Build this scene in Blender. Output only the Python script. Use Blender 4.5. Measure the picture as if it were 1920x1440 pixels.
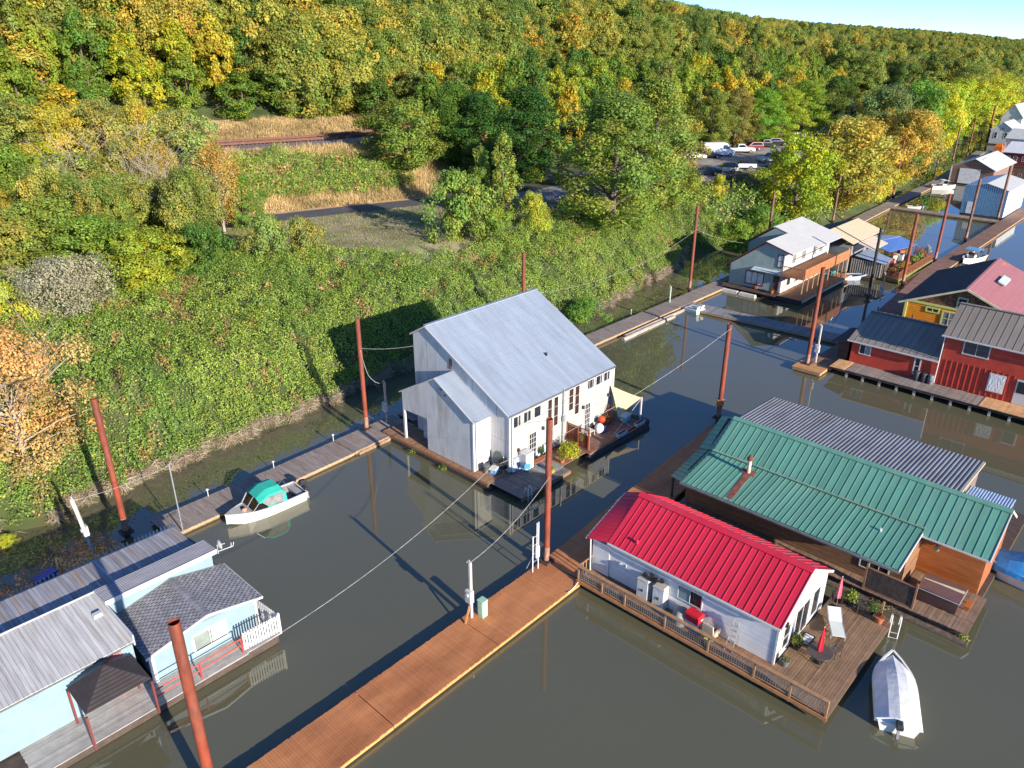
import bpy, math, random
import numpy as np
from mathutils import Vector, Matrix

# ------------------------------------------------------------------ clear
for o in list(bpy.data.objects):
    bpy.data.objects.remove(o, do_unlink=True)
SC = bpy.context.scene
COL = SC.collection
random.seed(7)
RNG = np.random.default_rng(11)
rad = math.radians

# ------------------------------------------------------------------ camera
# X runs along the channel (away to the right), Y runs towards the wooded bank
cam = bpy.data.cameras.new('camera')
cam.sensor_width = 36.0
cam.lens = 27.0
cam.clip_start = 0.5
cam.clip_end = 4000
co = bpy.data.objects.new('camera', cam)
COL.objects.link(co)
co.location = (0, 0, 30)
co.rotation_euler = (rad(90 - 24.2), 0, rad(-47))
SC.camera = co

# ------------------------------------------------------------------ light
SUN_EL, SUN_AZ = 17.0, 263.0          # direction towards the sun, az ccw from +X
w = bpy.data.worlds.new('World')
SC.world = w
w.use_nodes = True
nt = w.node_tree
nt.nodes.clear()
sky = nt.nodes.new('ShaderNodeTexSky')
sky.sky_type = 'NISHITA'
sky.sun_disc = False
sky.sun_elevation = rad(SUN_EL)
sky.sun_rotation = rad(90 - SUN_AZ)
sky.altitude = 5000
sky.air_density = 1.0
sky.dust_density = 0.0
sky.ozone_density = 5.5
bg = nt.nodes.new('ShaderNodeBackground')
bg.inputs['Strength'].default_value = 0.15
wo = nt.nodes.new('ShaderNodeOutputWorld')
nt.links.new(sky.outputs[0], bg.inputs[0])
nt.links.new(bg.outputs[0], wo.inputs[0])

sl = bpy.data.lights.new('sun', 'SUN')
sl.energy = 5.0
sl.angle = rad(0.5)
sl.color = (1.0, 0.90, 0.76)
so = bpy.data.objects.new('sun', sl)
COL.objects.link(so)
tosun = Vector((math.cos(rad(SUN_AZ)) * math.cos(rad(SUN_EL)), math.sin(rad(SUN_AZ)) * math.cos(rad(SUN_EL)), math.sin(rad(SUN_EL))))
so.rotation_euler = (-tosun).to_track_quat('-Z', 'Y').to_euler()
so.location = tosun * 200

SC.view_settings.view_transform = 'Standard'
SC.view_settings.look = 'None'
SC.view_settings.exposure = 0.98
SC.view_settings.gamma = 1.0
SC.view_settings.use_curve_mapping = False
SC.render.engine = 'CYCLES'
SC.cycles.max_bounces = 6
SC.cycles.diffuse_bounces = 2
SC.cycles.glossy_bounces = 3
SC.cycles.transmission_bounces = 3
SC.cycles.transparent_max_bounces = 6

# ------------------------------------------------------------------ materials
def s2l(*c):
    return tuple(((x / 255.) / 12.92 if x / 255. <= .04045 else ((x / 255. + .055) / 1.055) ** 2.4) for x in c)

_M = {}
def mat(name, col, rough=.6, metal=0., var=.12, scale=2., stretch=(1, 1, 1), attr=0., bump=0., bscale=12., col2=None, c2amt=.5, spec=.4, wave=None):
    """procedural surface: base colour broken by noise, optional second colour (dirt, rust), per-piece variation, fine relief"""
    if name in _M:
        return _M[name]
    m = bpy.data.materials.new(name)
    m.use_nodes = True
    N, L = m.node_tree.nodes, m.node_tree.links
    b = N['Principled BSDF']
    b.inputs['Roughness'].default_value = rough
    b.inputs['Metallic'].default_value = metal
    b.inputs['Specular IOR Level'].default_value = spec
    tc = N.new('ShaderNodeTexCoord')
    mp = N.new('ShaderNodeMapping')
    mp.inputs['Scale'].default_value = stretch
    L.new(tc.outputs['Object'], mp.inputs[0])
    n = N.new('ShaderNodeTexNoise')
    n.inputs['Scale'].default_value = scale
    n.inputs['Detail'].default_value = 5
    L.new(mp.outputs[0], n.inputs['Vector'])
    mr = N.new('ShaderNodeMapRange')
    mr.inputs['From Min'].default_value = .25
    mr.inputs['From Max'].default_value = .75
    mr.inputs['To Min'].default_value = 1 - var * 1.6
    mr.inputs['To Max'].default_value = 1 + var * 1.6
    L.new(n.outputs['Fac'], mr.inputs['Value'])
    cur = None
    rgb = N.new('ShaderNodeRGB')
    rgb.outputs[0].default_value = (*col, 1)
    cur = rgb.outputs[0]
    if col2 is not None:
        n2 = N.new('ShaderNodeTexNoise')
        n2.inputs['Scale'].default_value = scale * .37
        n2.inputs['Detail'].default_value = 6
        n2.inputs['Roughness'].default_value = .65
        L.new(mp.outputs[0], n2.inputs['Vector'])
        r2 = N.new('ShaderNodeMapRange')
        r2.inputs['From Min'].default_value = .62 - c2amt * .35
        r2.inputs['From Max'].default_value = .80 - c2amt * .25
        L.new(n2.outputs['Fac'], r2.inputs['Value'])
        mx = N.new('ShaderNodeMix')
        mx.data_type = 'RGBA'
        L.new(r2.outputs[0], mx.inputs[0])
        L.new(cur, mx.inputs[6])
        mx.inputs[7].default_value = (*col2, 1)
        cur = mx.outputs[2]
    vm = N.new('ShaderNodeVectorMath')
    vm.operation = 'SCALE'
    L.new(cur, vm.inputs[0])
    L.new(mr.outputs[0], vm.inputs['Scale'])
    cur = vm.outputs[0]
    if attr > 0:
        at_ = N.new('ShaderNodeAttribute')
        at_.attribute_name = 'rnd'
        ma = N.new('ShaderNodeMapRange')
        ma.inputs['To Min'].default_value = 1 - attr
        ma.inputs['To Max'].default_value = 1 + attr
        L.new(at_.outputs['Fac'], ma.inputs['Value'])
        v2 = N.new('ShaderNodeVectorMath')
        v2.operation = 'SCALE'
        L.new(cur, v2.inputs[0])
        L.new(ma.outputs[0], v2.inputs['Scale'])
        cur = v2.outputs[0]
    L.new(cur, b.inputs['Base Color'])
    if bump > 0:
        n3 = N.new('ShaderNodeTexNoise')
        n3.inputs['Scale'].default_value = bscale
        n3.inputs['Detail'].default_value = 4
        L.new(mp.outputs[0], n3.inputs['Vector'])
        bp = N.new('ShaderNodeBump')
        bp.inputs['Strength'].default_value = bump
        bp.inputs['Distance'].default_value = .05
        L.new(n3.outputs['Fac'], bp.inputs['Height'])
        L.new(bp.outputs[0], b.inputs['Normal'])
    _M[name] = m
    return m

def mat_leaf(name='leaf'):
    if name in _M:
        return _M[name]
    m = bpy.data.materials.new(name)
    m.use_nodes = True
    N, L = m.node_tree.nodes, m.node_tree.links
    N.clear()
    out = N.new('ShaderNodeOutputMaterial')
    d = N.new('ShaderNodeBsdfPrincipled')
    d.inputs['Roughness'].default_value = .55
    d.inputs['Specular IOR Level'].default_value = .25
    t = N.new('ShaderNodeBsdfTranslucent')
    ms = N.new('ShaderNodeMixShader')
    ms.inputs[0].default_value = .38
    a = N.new('ShaderNodeAttribute')
    a.attribute_name = 'col'
    oi = N.new('ShaderNodeObjectInfo')
    mx = N.new('ShaderNodeMix')
    mx.data_type = 'RGBA'
    mx.blend_type = 'MULTIPLY'
    mx.inputs[0].default_value = 1
    L.new(a.outputs['Color'], mx.inputs[6])
    L.new(oi.outputs['Color'], mx.inputs[7])
    L.new(mx.outputs[2], d.inputs['Base Color'])
    L.new(mx.outputs[2], t.inputs['Color'])
    L.new(d.outputs[0], ms.inputs[1])
    L.new(t.outputs[0], ms.inputs[2])
    L.new(ms.outputs[0], out.inputs['Surface'])
    _M[name] = m
    return m

def mat_glass(name, col=(.02, .025, .03), rough=.03):
    if name in _M:
        return _M[name]
    m = mat(name, col, rough=rough, var=.3, scale=.9, spec=.8)
    return m

# ------------------------------------------------------------------ object helpers
def tag(o, label=None, cat=None, group=None, kind=None):
    if label: o['label'] = label
    if cat: o['category'] = cat
    if group: o['group'] = group
    if kind: o['kind'] = kind
    return o

def thing(name, label, cat, loc=(0, 0, 0), rotz=0., group=None):
    o = bpy.data.objects.new(name, None)
    o.empty_display_size = .2
    COL.objects.link(o)
    o.location = loc
    o.rotation_euler = (0, 0, rotz)
    return tag(o, label, cat, group)

class MB:
    """collects polygons; .build links them as ONE mesh object. off = world position of the parent (coordinates may be given in world space)"""
    def __init__(self, off=(0, 0, 0)):
        self.v, self.f, self.r = [], [], []
        self.off = Vector(off)
        self.cur = .5
    def poly(self, pts):
        i = len(self.v)
        for p in pts:
            self.v.append((p[0] - self.off.x, p[1] - self.off.y, p[2] - self.off.z))
        self.f.append(tuple(range(i, i + len(pts))))
        self.r.append(self.cur)
        return self
    def hexa(self, b, t):
        """b, t: four bottom and four top points, both ccw seen from above"""
        i = len(self.v)
        for p in list(b) + list(t):
            self.v.append((p[0] - self.off.x, p[1] - self.off.y, p[2] - self.off.z))
        q = [(3, 2, 1, 0), (4, 5, 6, 7), (0, 1, 5, 4), (1, 2, 6, 5), (2, 3, 7, 6), (3, 0, 4, 7)]
        for f in q:
            self.f.append(tuple(i + k for k in f))
            self.r.append(self.cur)
        return self
    def box(self, x0, x1, y0, y1, z0, z1):
        if x0 > x1: x0, x1 = x1, x0
        if y0 > y1: y0, y1 = y1, y0
        if z0 > z1: z0, z1 = z1, z0
        c = [(x0, y0), (x1, y0), (x1, y1), (x0, y1)]
        return self.hexa([(a, b, z0) for a, b in c], [(a, b, z1) for a, b in c])
    def beam(self, p, q, w=.1, h=.1, up=(0, 0, 1)):
        p, q = Vector(p), Vector(q)
        d = (q - p)
        if d.length < 1e-6: return self
        d.normalize()
        u = Vector(up)
        if abs(d.dot(u)) > .99: u = Vector((1, 0, 0))
        s = d.cross(u).normalized() * (w / 2)
        t = s.cross(d).normalized() * (h / 2)
        b = [p - s - t, q - s - t, q + s - t, p + s - t]
        tt = [p - s + t, q - s + t, q + s + t, p + s + t]
        return self.hexa(b, tt)
    def tube(self, pts, r, n=8, cap=True):
        pts = [Vector(p) for p in pts]
        if not hasattr(r, '__len__'): r = [r] * len(pts)
        base = len(self.v)
        prev = None
        for k, p in enumerate(pts):
            d = (pts[min(k + 1, len(pts) - 1)] - pts[max(k - 1, 0)])
            d = d.normalized() if d.length > 1e-9 else Vector((0, 0, 1))
            if prev is None:
                a = Vector((1, 0, 0)) if abs(d.x) < .9 else Vector((0, 1, 0))
            else:
                a = prev
            s = (a - d * a.dot(d)).normalized()
            prev = s
            t = d.cross(s)
            for j in range(n):
                an = 2 * math.pi * j / n
                q = p + (s * math.cos(an) + t * math.sin(an)) * r[k] - self.off
                self.v.append(tuple(q))
        for k in range(len(pts) - 1):
            for j in range(n):
                a = base + k * n + j
                b = base + k * n + (j + 1) % n
                self.f.append((a, b, b + n, a + n))
                self.r.append(self.cur)
        if cap:
            self.f.append(tuple(base + j for j in reversed(range(n))))
            self.r.append(self.cur)
            self.f.append(tuple(base + (len(pts) - 1) * n + j for j in range(n)))
            self.r.append(self.cur)
        return self
    def lathe(self, c, prof, n=12):
        """prof: (radius, z) bottom to top, round a vertical axis through c"""
        base = len(self.v)
        for (r, z) in prof:
            for j in range(n):
                an = 2 * math.pi * j / n
                self.v.append((c[0] + r * math.cos(an) - self.off.x, c[1] + r * math.sin(an) - self.off.y, c[2] + z - self.off.z))
        for k in range(len(prof) - 1):
            for j in range(n):
                a = base + k * n + j
                b = base + k * n + (j + 1) % n
                self.f.append((a, b, b + n, a + n))
                self.r.append(self.cur)
        self.f.append(tuple(base + j for j in reversed(range(n))))
        self.r.append(self.cur)
        self.f.append(tuple(base + (len(prof) - 1) * n + j for j in range(n)))
        self.r.append(self.cur)
        return self
    def ring(self, c, r0, r1, z0, z1, n=4, ph=.785):
        base = len(self.v)
        for (r, z) in ((r0, z0), (r1, z0), (r1, z1), (r0, z1)):
            for j in range(n):
                an = 2 * math.pi * j / n + ph
                self.v.append((c[0] + r * math.cos(an) - self.off.x, c[1] + r * math.sin(an) - self.off.y, c[2] + z - self.off.z))
        for k in range(4):
            for j in range(n):
                a, b = base + k * n + j, base + k * n + (j + 1) % n
                c_, d = base + ((k + 1) % 4) * n + (j + 1) % n, base + ((k + 1) % 4) * n + j
                self.f.append((a, b, c_, d))
                self.r.append(self.cur)
        return self
    def loft(self, rings, cap=True):
        base = len(self.v)
        n = len(rings[0])
        for R in rings:
            for p in R:
                self.v.append((p[0] - self.off.x, p[1] - self.off.y, p[2] - self.off.z))
        for k in range(len(rings) - 1):
            for j in range(n):
                a = base + k * n + j
                b = base + k * n + (j + 1) % n
                self.f.append((a, b, b + n, a + n))
                self.r.append(self.cur)
        if cap:
            self.f.append(tuple(base + j for j in reversed(range(n))))
            self.r.append(self.cur)
            self.f.append(tuple(base + (len(rings) - 1) * n + j for j in range(n)))
            self.r.append(self.cur)
        return self
    def mesh(self, name, m):
        me = bpy.data.meshes.new(name)
        me.from_pydata(self.v, [], self.f)
        me.materials.append(m)
        at_ = me.attributes.new('rnd', 'FLOAT', 'FACE')
        at_.data.foreach_set('value', self.r)
        return me
    def build(self, name, m, parent=None, smooth=False, kind=None, label=None, fix=True, sharp=True):
        me = self.mesh(name, m)
        if fix:
            import bmesh
            bm = bmesh.new()
            bm.from_mesh(me)
            bmesh.ops.recalc_face_normals(bm, faces=bm.faces)
            bm.to_mesh(me)
            bm.free()
        if smooth:
            me.polygons.foreach_set('use_smooth', [True] * len(me.polygons))
            try:
                if sharp: me.set_sharp_from_angle(angle=rad(40))
            except Exception:
                pass
        o = bpy.data.objects.new(name, me)
        COL.objects.link(o)
        if parent is not None: o.parent = parent
        if kind: o['kind'] = kind
        if label: o['label'] = label
        return o

def copy_part(o, loc):
    c = o.copy()
    COL.objects.link(c)
    c.location = loc
    return c

def dup(root, loc, rotz=None, label=None, group=None, scale=None):
    r = root.copy()
    COL.objects.link(r)
    r.location = loc
    if rotz is not None: r.rotation_euler = (0, 0, rotz)
    if scale is not None: r.scale = scale if hasattr(scale, '__len__') else (scale,) * 3
    if label: r['label'] = label
    if group: r['group'] = group
    for ch in list(root.children):
        c = ch.copy()
        COL.objects.link(c)
        c.parent = r
        for g in ch.children:
            d = g.copy()
            COL.objects.link(d)
            d.parent = c
    return r

def lerp(a, b, t):
    return tuple(a[i] + (b[i] - a[i]) * t for i in range(len(a)))

def seam_roof(root, off, eL, eR, rL, rR, n, m, rib=.035, ribw=.035, th=.04, name='roof_panel', up=(0, 0, 1)):
    """metal roof slope from eave (eL-eR) to ridge (rL-rR): n panels, each an object with a raised seam along one edge"""
    eL, eR, rL, rR = Vector(eL), Vector(eR), Vector(rL), Vector(rR)
    nrm = (eR - eL).cross(rL - eL)
    if nrm.length < 1e-6: nrm = (eR - eL).cross(rR - eR)
    nrm.normalize()
    if nrm.z < 0: nrm = -nrm
    same = ((eR - eL) - (rR - rL)).length < 1e-3
    var_ = []
    for i in range(n):
        a, b = eL.lerp(eR, i / n), eL.lerp(eR, (i + 1) / n)
        d, c = rL.lerp(rR, i / n), rL.lerp(rR, (i + 1) / n)
        if same and len(var_) > 5:
            k, q = random.choice(var_)
            o = q.copy()
            COL.objects.link(o)
            o.location = Vector(q.location) + (eR - eL) * ((i - k) / n)
            continue
        mb = MB(off)
        mb.cur = random.random()
        mb.hexa([a - nrm * th, b - nrm * th, c - nrm * th, d - nrm * th], [a, b, c, d])
        e = (b - a).normalized() * ribw
        g = (c - d)
        g = g.normalized() * ribw if g.length > 1e-4 else e * 0
        mb.hexa([a - e * .5, a + e * .5, d + g * .5, d - g * .5], [a - e * .5 + nrm * rib, a + e * .5 + nrm * rib, d + g * .5 + nrm * rib, d - g * .5 + nrm * rib])
        var_.append((i, mb.build(name, m, root)))

def planks(root, off, name, m, p0, du, dv, nlen, width, gap=.012, z=.35, th=.05, jit=.006, kind='stuff', pieces=1):
    """planks across a deck: p0 corner, du along the deck (vector), dv across (plank length); real boards with gaps"""
    p0, du, dv = Vector(p0), Vector(du), Vector(dv)
    L = du.length
    k = max(1, int(round(L / width)))
    mb = MB(off)
    e = du / k
    g = du.normalized() * gap * .5
    for i in range(k):
        mb.cur = random.random()
        h = random.uniform(-jit, jit)
        a = p0 + e * i + g
        b = p0 + e * (i + 1) - g
        ov0 = random.uniform(-.015, .015)
        ov = dv.normalized() * ov0
        q = [a + ov, b + ov, b + dv + ov, a + dv + ov]
        mb.hexa([(p.x, p.y, z + h - th) for p in q], [(p.x, p.y, z + h) for p in q])
    return mb.build(name, m, root, kind=kind)

def face_pt(face, c, a, z, out=0.):
    """point on an axis aligned wall. face: 'x-','x+','y-','y+'; c: wall plane; a: position along; out: distance proud of it"""
    s = -1 if face[1] == '-' else 1
    return (c + s * out, a, z) if face[0] == 'x' else (a, c + s * out, z)

def wbox(mb, face, c, a0, a1, z0, z1, o0, o1):
    p, q = face_pt(face, c, a0, z0, o0), face_pt(face, c, a1, z1, o1)
    return mb.box(p[0], q[0], p[1], q[1], z0, z1)

def window(root, off, face, c, a0, a1, z0, z1, fm, gm, nx=1, nz=1, fw=.07, name='window', out=.05, curtain=None, cm=None):
    mb = MB(off)
    wbox(mb, face, c, a0, a1, z1 - fw, z1, 0, out)
    wbox(mb, face, c, a0, a1, z0, z0 + fw, 0, out)
    wbox(mb, face, c, a0, a0 + fw, z0 + fw, z1 - fw, 0, out)
    wbox(mb, face, c, a1 - fw, a1, z0 + fw, z1 - fw, 0, out)
    x0, x1, y0, y1 = a0 + fw, a1 - fw, z0 + fw, z1 - fw
    mw = fw * .5
    for i in range(1, nx):
        x = x0 + (x1 - x0) * i / nx
        wbox(mb, face, c, x - mw / 2, x + mw / 2, y0, y1, 0, out * .9)
    for j in range(1, nz):
        y = y0 + (y1 - y0) * j / nz
        wbox(mb, face, c, x0, x1, y - mw / 2, y + mw / 2, 0, out * .88)
    f = mb.build(name, fm, root)
    for i in range(nx):
        for j in range(nz):
            p = MB(off)
            xa, xb = x0 + (x1 - x0) * i / nx, x0 + (x1 - x0) * (i + 1) / nx
            ya, yb = y0 + (y1 - y0) * j / nz, y0 + (y1 - y0) * (j + 1) / nz
            wbox(p, face, c, xa, xb, ya, yb, .004, .018)
            p.build('pane', gm, f)
    if curtain:
        for (ca, cb) in curtain:
            p = MB(off)
            wbox(p, face, c, x0 + (x1 - x0) * ca, x0 + (x1 - x0) * cb, y0, y1, .0185, .021)
            p.build('blind', cm, f)
    return f

def siding(root, off, face, c, a0, a1, z0, ztop, m, step=.18, proud=.02, name='siding'):
    """lap siding: one slightly tilted board per course; ztop is a number or a function of (a0,a1,z) giving the clipped span"""
    mb = MB(off)
    z = z0
    zm = ztop if not callable(ztop) else ztop(None)
    while z < zm - .02:
        z1 = min(z + step, zm)
        A0, A1 = a0, a1
        B0, B1 = a0, a1
        if callable(ztop):
            A0, A1 = ztop(z)
            B0, B1 = ztop(z1)
        mb.cur = random.random()
        p = [face_pt(face, c, A0, z, proud), face_pt(face, c, A1, z, proud), face_pt(face, c, B1, z1, .004), face_pt(face, c, B0, z1, .004)]
        mb.poly(p)
        q = [face_pt(face, c, A0, z, .0), face_pt(face, c, A1, z, .0), face_pt(face, c, A1, z, proud), face_pt(face, c, A0, z, proud)]
        mb.poly(q)
        z = z1
    return mb.build(name, m, root, kind='stuff', fix=False)

def gable_span(a0, a1, ze0, ze1, ap, zp, ztop):
    """span function for a gable wall: eaves ze0 at a0, ze1 at a1, peak (ap, zp)"""
    def f(z):
        if z is None: return ztop
        lo, hi = a0, a1
        if z > ze0: lo = a0 + (ap - a0) * (z - ze0) / max(zp - ze0, 1e-6)
        if z > ze1: hi = a1 + (ap - a1) * (z - ze1) / max(zp - ze1, 1e-6)
        return (min(lo, ap), max(hi, ap))
    return f

def prism_wall(root, off, axis, outline, w0, w1, m, name='wall'):
    """closed shell: outline (a,z) polygon extruded along the other axis from w0 to w1. axis 'y': outline lies in (y,z), extruded in x"""
    mb = MB(off)
    def P(a, z, w): return (w, a, z) if axis == 'y' else (a, w, z)
    A = [P(a, z, w0) for a, z in outline]
    B = [P(a, z, w1) for a, z in outline]
    n = len(outline)
    mb.poly(A)
    mb.poly(list(reversed(B)))
    for i in range(n):
        j = (i + 1) % n
        mb.poly([A[j], A[i], B[i], B[j]])
    return mb.build(name, m, root)

def slab(root, off, pts, th, m, name):
    """roof slab: four corner points (top), thickness downwards"""
    a = [Vector(p) for p in pts]
    nrm = (a[1] - a[0]).cross(a[-1] - a[0]).normalized()
    if nrm.z < 0:
        a = a[::-1]
        nrm = -nrm
    mb = MB(off)
    b = [p - nrm * th for p in a]
    mb.poly(a)
    mb.poly(b[::-1])
    for i in range(len(a)):
        j = (i + 1) % len(a)
        mb.poly([b[i], b[j], a[j], a[i]])
    return mb.build(name, m, root)

# ------------------------------------------------------------------ shared materials
WHITE = mat('white_paint', (.50, .49, .47), .55, var=.06, scale=3)
WHITE_D = mat('weathered_white_paint', (.60, .585, .56), .7, var=.07, scale=1.8, stretch=(1.4, 1.4, .35), col2=(.42, .40, .365), c2amt=.34, bump=.2)
TRIM = mat('white_trim', (.56, .55, .53), .5, var=.05)
GLASS = mat_glass('window_glass')
GLASS_B = mat_glass('screened_glass', (.035, .03, .028), .25)
CURT = mat('curtain', (.26, .25, .23), .8, var=.15, scale=9, stretch=(6, 6, .3))
RUST = mat('rusty_pile_paint', (.25, .052, .026), .55, var=.24, scale=3.5, stretch=(1, 1, .3), col2=(.14, .050, .034), c2amt=.62, bump=.25)
RUST_D = mat('dark_wet_steel', (.045, .03, .026), .5, var=.3, scale=4)
RUST_P = mat('faded_pile_foot', (.34, .17, .12), .7, var=.3, scale=5, stretch=(1, 1, .4), col2=(.16, .12, .08), c2amt=.6)
WOOD_O = mat('orange_stained_wood', (.50, .20, .075), .6, var=.13, scale=.8, stretch=(.5, 1.4, 1), attr=.06, col2=(.36, .125, .045), c2amt=.5, bump=.1, bscale=5)
WOOD_G = mat('grey_weathered_wood', (.27, .225, .20), .8, var=.14, scale=2.2, stretch=(3, .5, 1), attr=.16, col2=(.20, .15, .12), c2amt=.4, bump=.2)
WOOD_B = mat('brown_deck_wood', (.27, .15, .085), .7, var=.14, scale=2, stretch=(3, .6, 1), attr=.15, bump=.15)
WOOD_D = mat('dark_old_wood', (.075, .052, .042), .8, var=.2, scale=2.5, attr=.2)
WOOD_T = mat('tan_rim_board', (.42, .25, .13), .7, var=.14, scale=3, attr=.1)
WOOD_R = mat('red_brown_wood', (.20, .062, .03), .65, var=.15, scale=3, attr=.18)
LOG = mat('old_float_log', (.12, .09, .065), .9, var=.3, scale=4)
BLACK = mat('black_plastic', (.015, .015, .017), .45, var=.2)
STEEL = mat('galvanised_steel', (.48, .49, .50), .4, metal=.6, var=.12, scale=5)
ALU = mat('aluminium', (.62, .63, .64), .35, metal=.7, var=.08)
WIREM = mat('cable_grey', (.36, .36, .35), .5, var=.25, scale=3)
LEAF = mat_leaf()
BARK = mat('bark', (.12, .09, .07), .9, var=.25, scale=6, bump=.3)
BARK_P = mat('pale_bark', (.36, .31, .25), .8, var=.2, scale=5)
TERRA = mat('terracotta', (.42, .13, .06), .75, var=.1)
# ================================================================== TERRAIN
BU = [-300, -100, 0, 8, 15, 25, 33, 43, 60, 66, 72, 78, 86, 92, 97, 101, 105, 109, 120, 138, 158, 179, 215, 300, 494, 900, 1400, 2400]
BV = [60, 54, 52, 52.8, 53.4, 54, 54.4, 55.4, 55.2, 54.2, 52.6, 53.4, 54.6, 55.4, 57, 60, 60, 56, 53, 51.2, 50.9, 53, 58.2, 71, 100, 155, 190, 150]
FU = [-300, -100, 0, 50, 64, 77, 100, 125, 150, 200, 300, 500, 900, 2400]
FV = [112, 106, 100, 97, 93.6, 89.5, 88.5, 90, 92, 94, 110, 150, 230, 420]

def sm(x):
    x = np.clip(x, 0, 1)
    return x * x * (3 - 2 * x)

def bankd(u, v):
    """metres inland from the water's edge"""
    w_ = .35 * np.sin(u * 1.3) + .25 * np.sin(u * 2.9 + 1) + .15 * np.sin(u * 5.3)
    return v - np.interp(u, BU, BV) + w_
def footd(u, v): return v - np.interp(u, FU, FV)

def tz(u, v):
    u = np.asarray(u, float)
    v = np.asarray(v, float)
    d, e = bankd(u, v), footd(u, v) - 1.8
    z = np.where(d < 0, np.maximum(d * .45, -3.0), 0)
    dd = np.maximum(d, 0)
    k = np.interp(u, [90, 125, 180, 300], [1, .8, .6, .5])
    z = z + k * (5.6 * sm((dd + 1.5) / 8.5) - 5.6 * sm(1.5 / 8.5)) + (7.7 - 5.6 * k + 5.6 * k * sm(1.5 / 8.5)) * sm((dd - 4) / 14)
    z = z + np.where(e > 0, 6.3 * sm(e / 20), 0) + 1.8 * sm((e - 32) / 8)
    hill = np.clip(e - 42, 0, 300)
    hk = np.interp(u, [-300, 250, 420, 900, 2400], [1, 1, .5, .33, .28])
    return z + hk * (hill * .36 - .0003 * hill ** 2)

class VN:
    """smooth value noise in the plane"""
    def __init__(self, seed, n=128):
        self.g = np.random.default_rng(seed).random((n, n))
        self.n = n
    def __call__(self, x, y, s):
        x, y = np.asarray(x) / s + 500.3, np.asarray(y) / s + 500.7
        i, j = np.floor(x).astype(int), np.floor(y).astype(int)
        f, g = sm(x - i), sm(y - j)
        i, j, i1, j1 = i % self.n, j % self.n, (i + 1) % self.n, (j + 1) % self.n
        G = self.g
        return (G[i, j] * (1 - f) + G[i1, j] * f) * (1 - g) + (G[i, j1] * (1 - f) + G[i1, j1] * f) * g
VN1, VN2, VN3 = VN(1), VN(2), VN(3)

def np_mesh(name, V, F, m, col=None, smooth=False):
    """V (n,3), F (k,4 or 3) -> mesh; col: one colour per face"""
    me = bpy.data.meshes.new(name)
    V = np.asarray(V, np.float32)
    F = np.asarray(F, np.int32)
    k = F.shape[1]
    me.vertices.add(len(V))
    me.vertices.foreach_set('co', V.ravel())
    me.loops.add(F.size)
    me.loops.foreach_set('vertex_index', F.ravel())
    me.polygons.add(len(F))
    me.polygons.foreach_set('loop_start', np.arange(0, F.size, k, dtype=np.int32))
    try:
        me.polygons.foreach_set('loop_total', np.full(len(F), k, np.int32))
    except Exception:
        pass
    if m is not None: me.materials.append(m)
    if col is not None:
        a = me.attributes.new('col', 'FLOAT_COLOR', 'FACE')
        c = np.ones((len(F), 4), np.float32)
        c[:, :3] = col
        a.data.foreach_set('color', c.ravel())
    if smooth: me.polygons.foreach_set('use_smooth', [True] * len(F))
    me.update(calc_edges=True)
    return me

def np_obj(name, me, parent=None, kind=None):
    o = bpy.data.objects.new(name, me)
    COL.objects.link(o)
    if parent is not None: o.parent = parent
    if kind: o['kind'] = kind
    return o

def grid_mesh(name, us, vs, zf, m, smooth=True):
    U, V = np.meshgrid(us, vs, indexing='ij')
    Z = zf(U, V)
    P = np.stack([U, V, Z], -1).reshape(-1, 3)
    n, k = len(us), len(vs)
    I = np.arange(n * k).reshape(n, k)
    F = np.stack([I[:-1, :-1], I[1:, :-1], I[1:, 1:], I[:-1, 1:]], -1).reshape(-1, 4)
    return np_mesh(name, P, F, m, smooth=smooth)

SOIL = mat('bank_soil', (.075, .068, .030), .95, var=.3, scale=.35, col2=(.055, .085, .022), c2amt=.8)
us = np.concatenate([np.arange(-300, -40, 8), np.arange(-40, 200, 1.3), np.arange(200, 520, 5), np.arange(520, 2400, 40)])
vs = np.concatenate([np.arange(44, 76, 1.0), np.arange(76, 150, 1.7), np.arange(150, 640, 9)])
np_obj('terrain', grid_mesh('terrain', us, vs, tz, SOIL), kind='structure')

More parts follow.
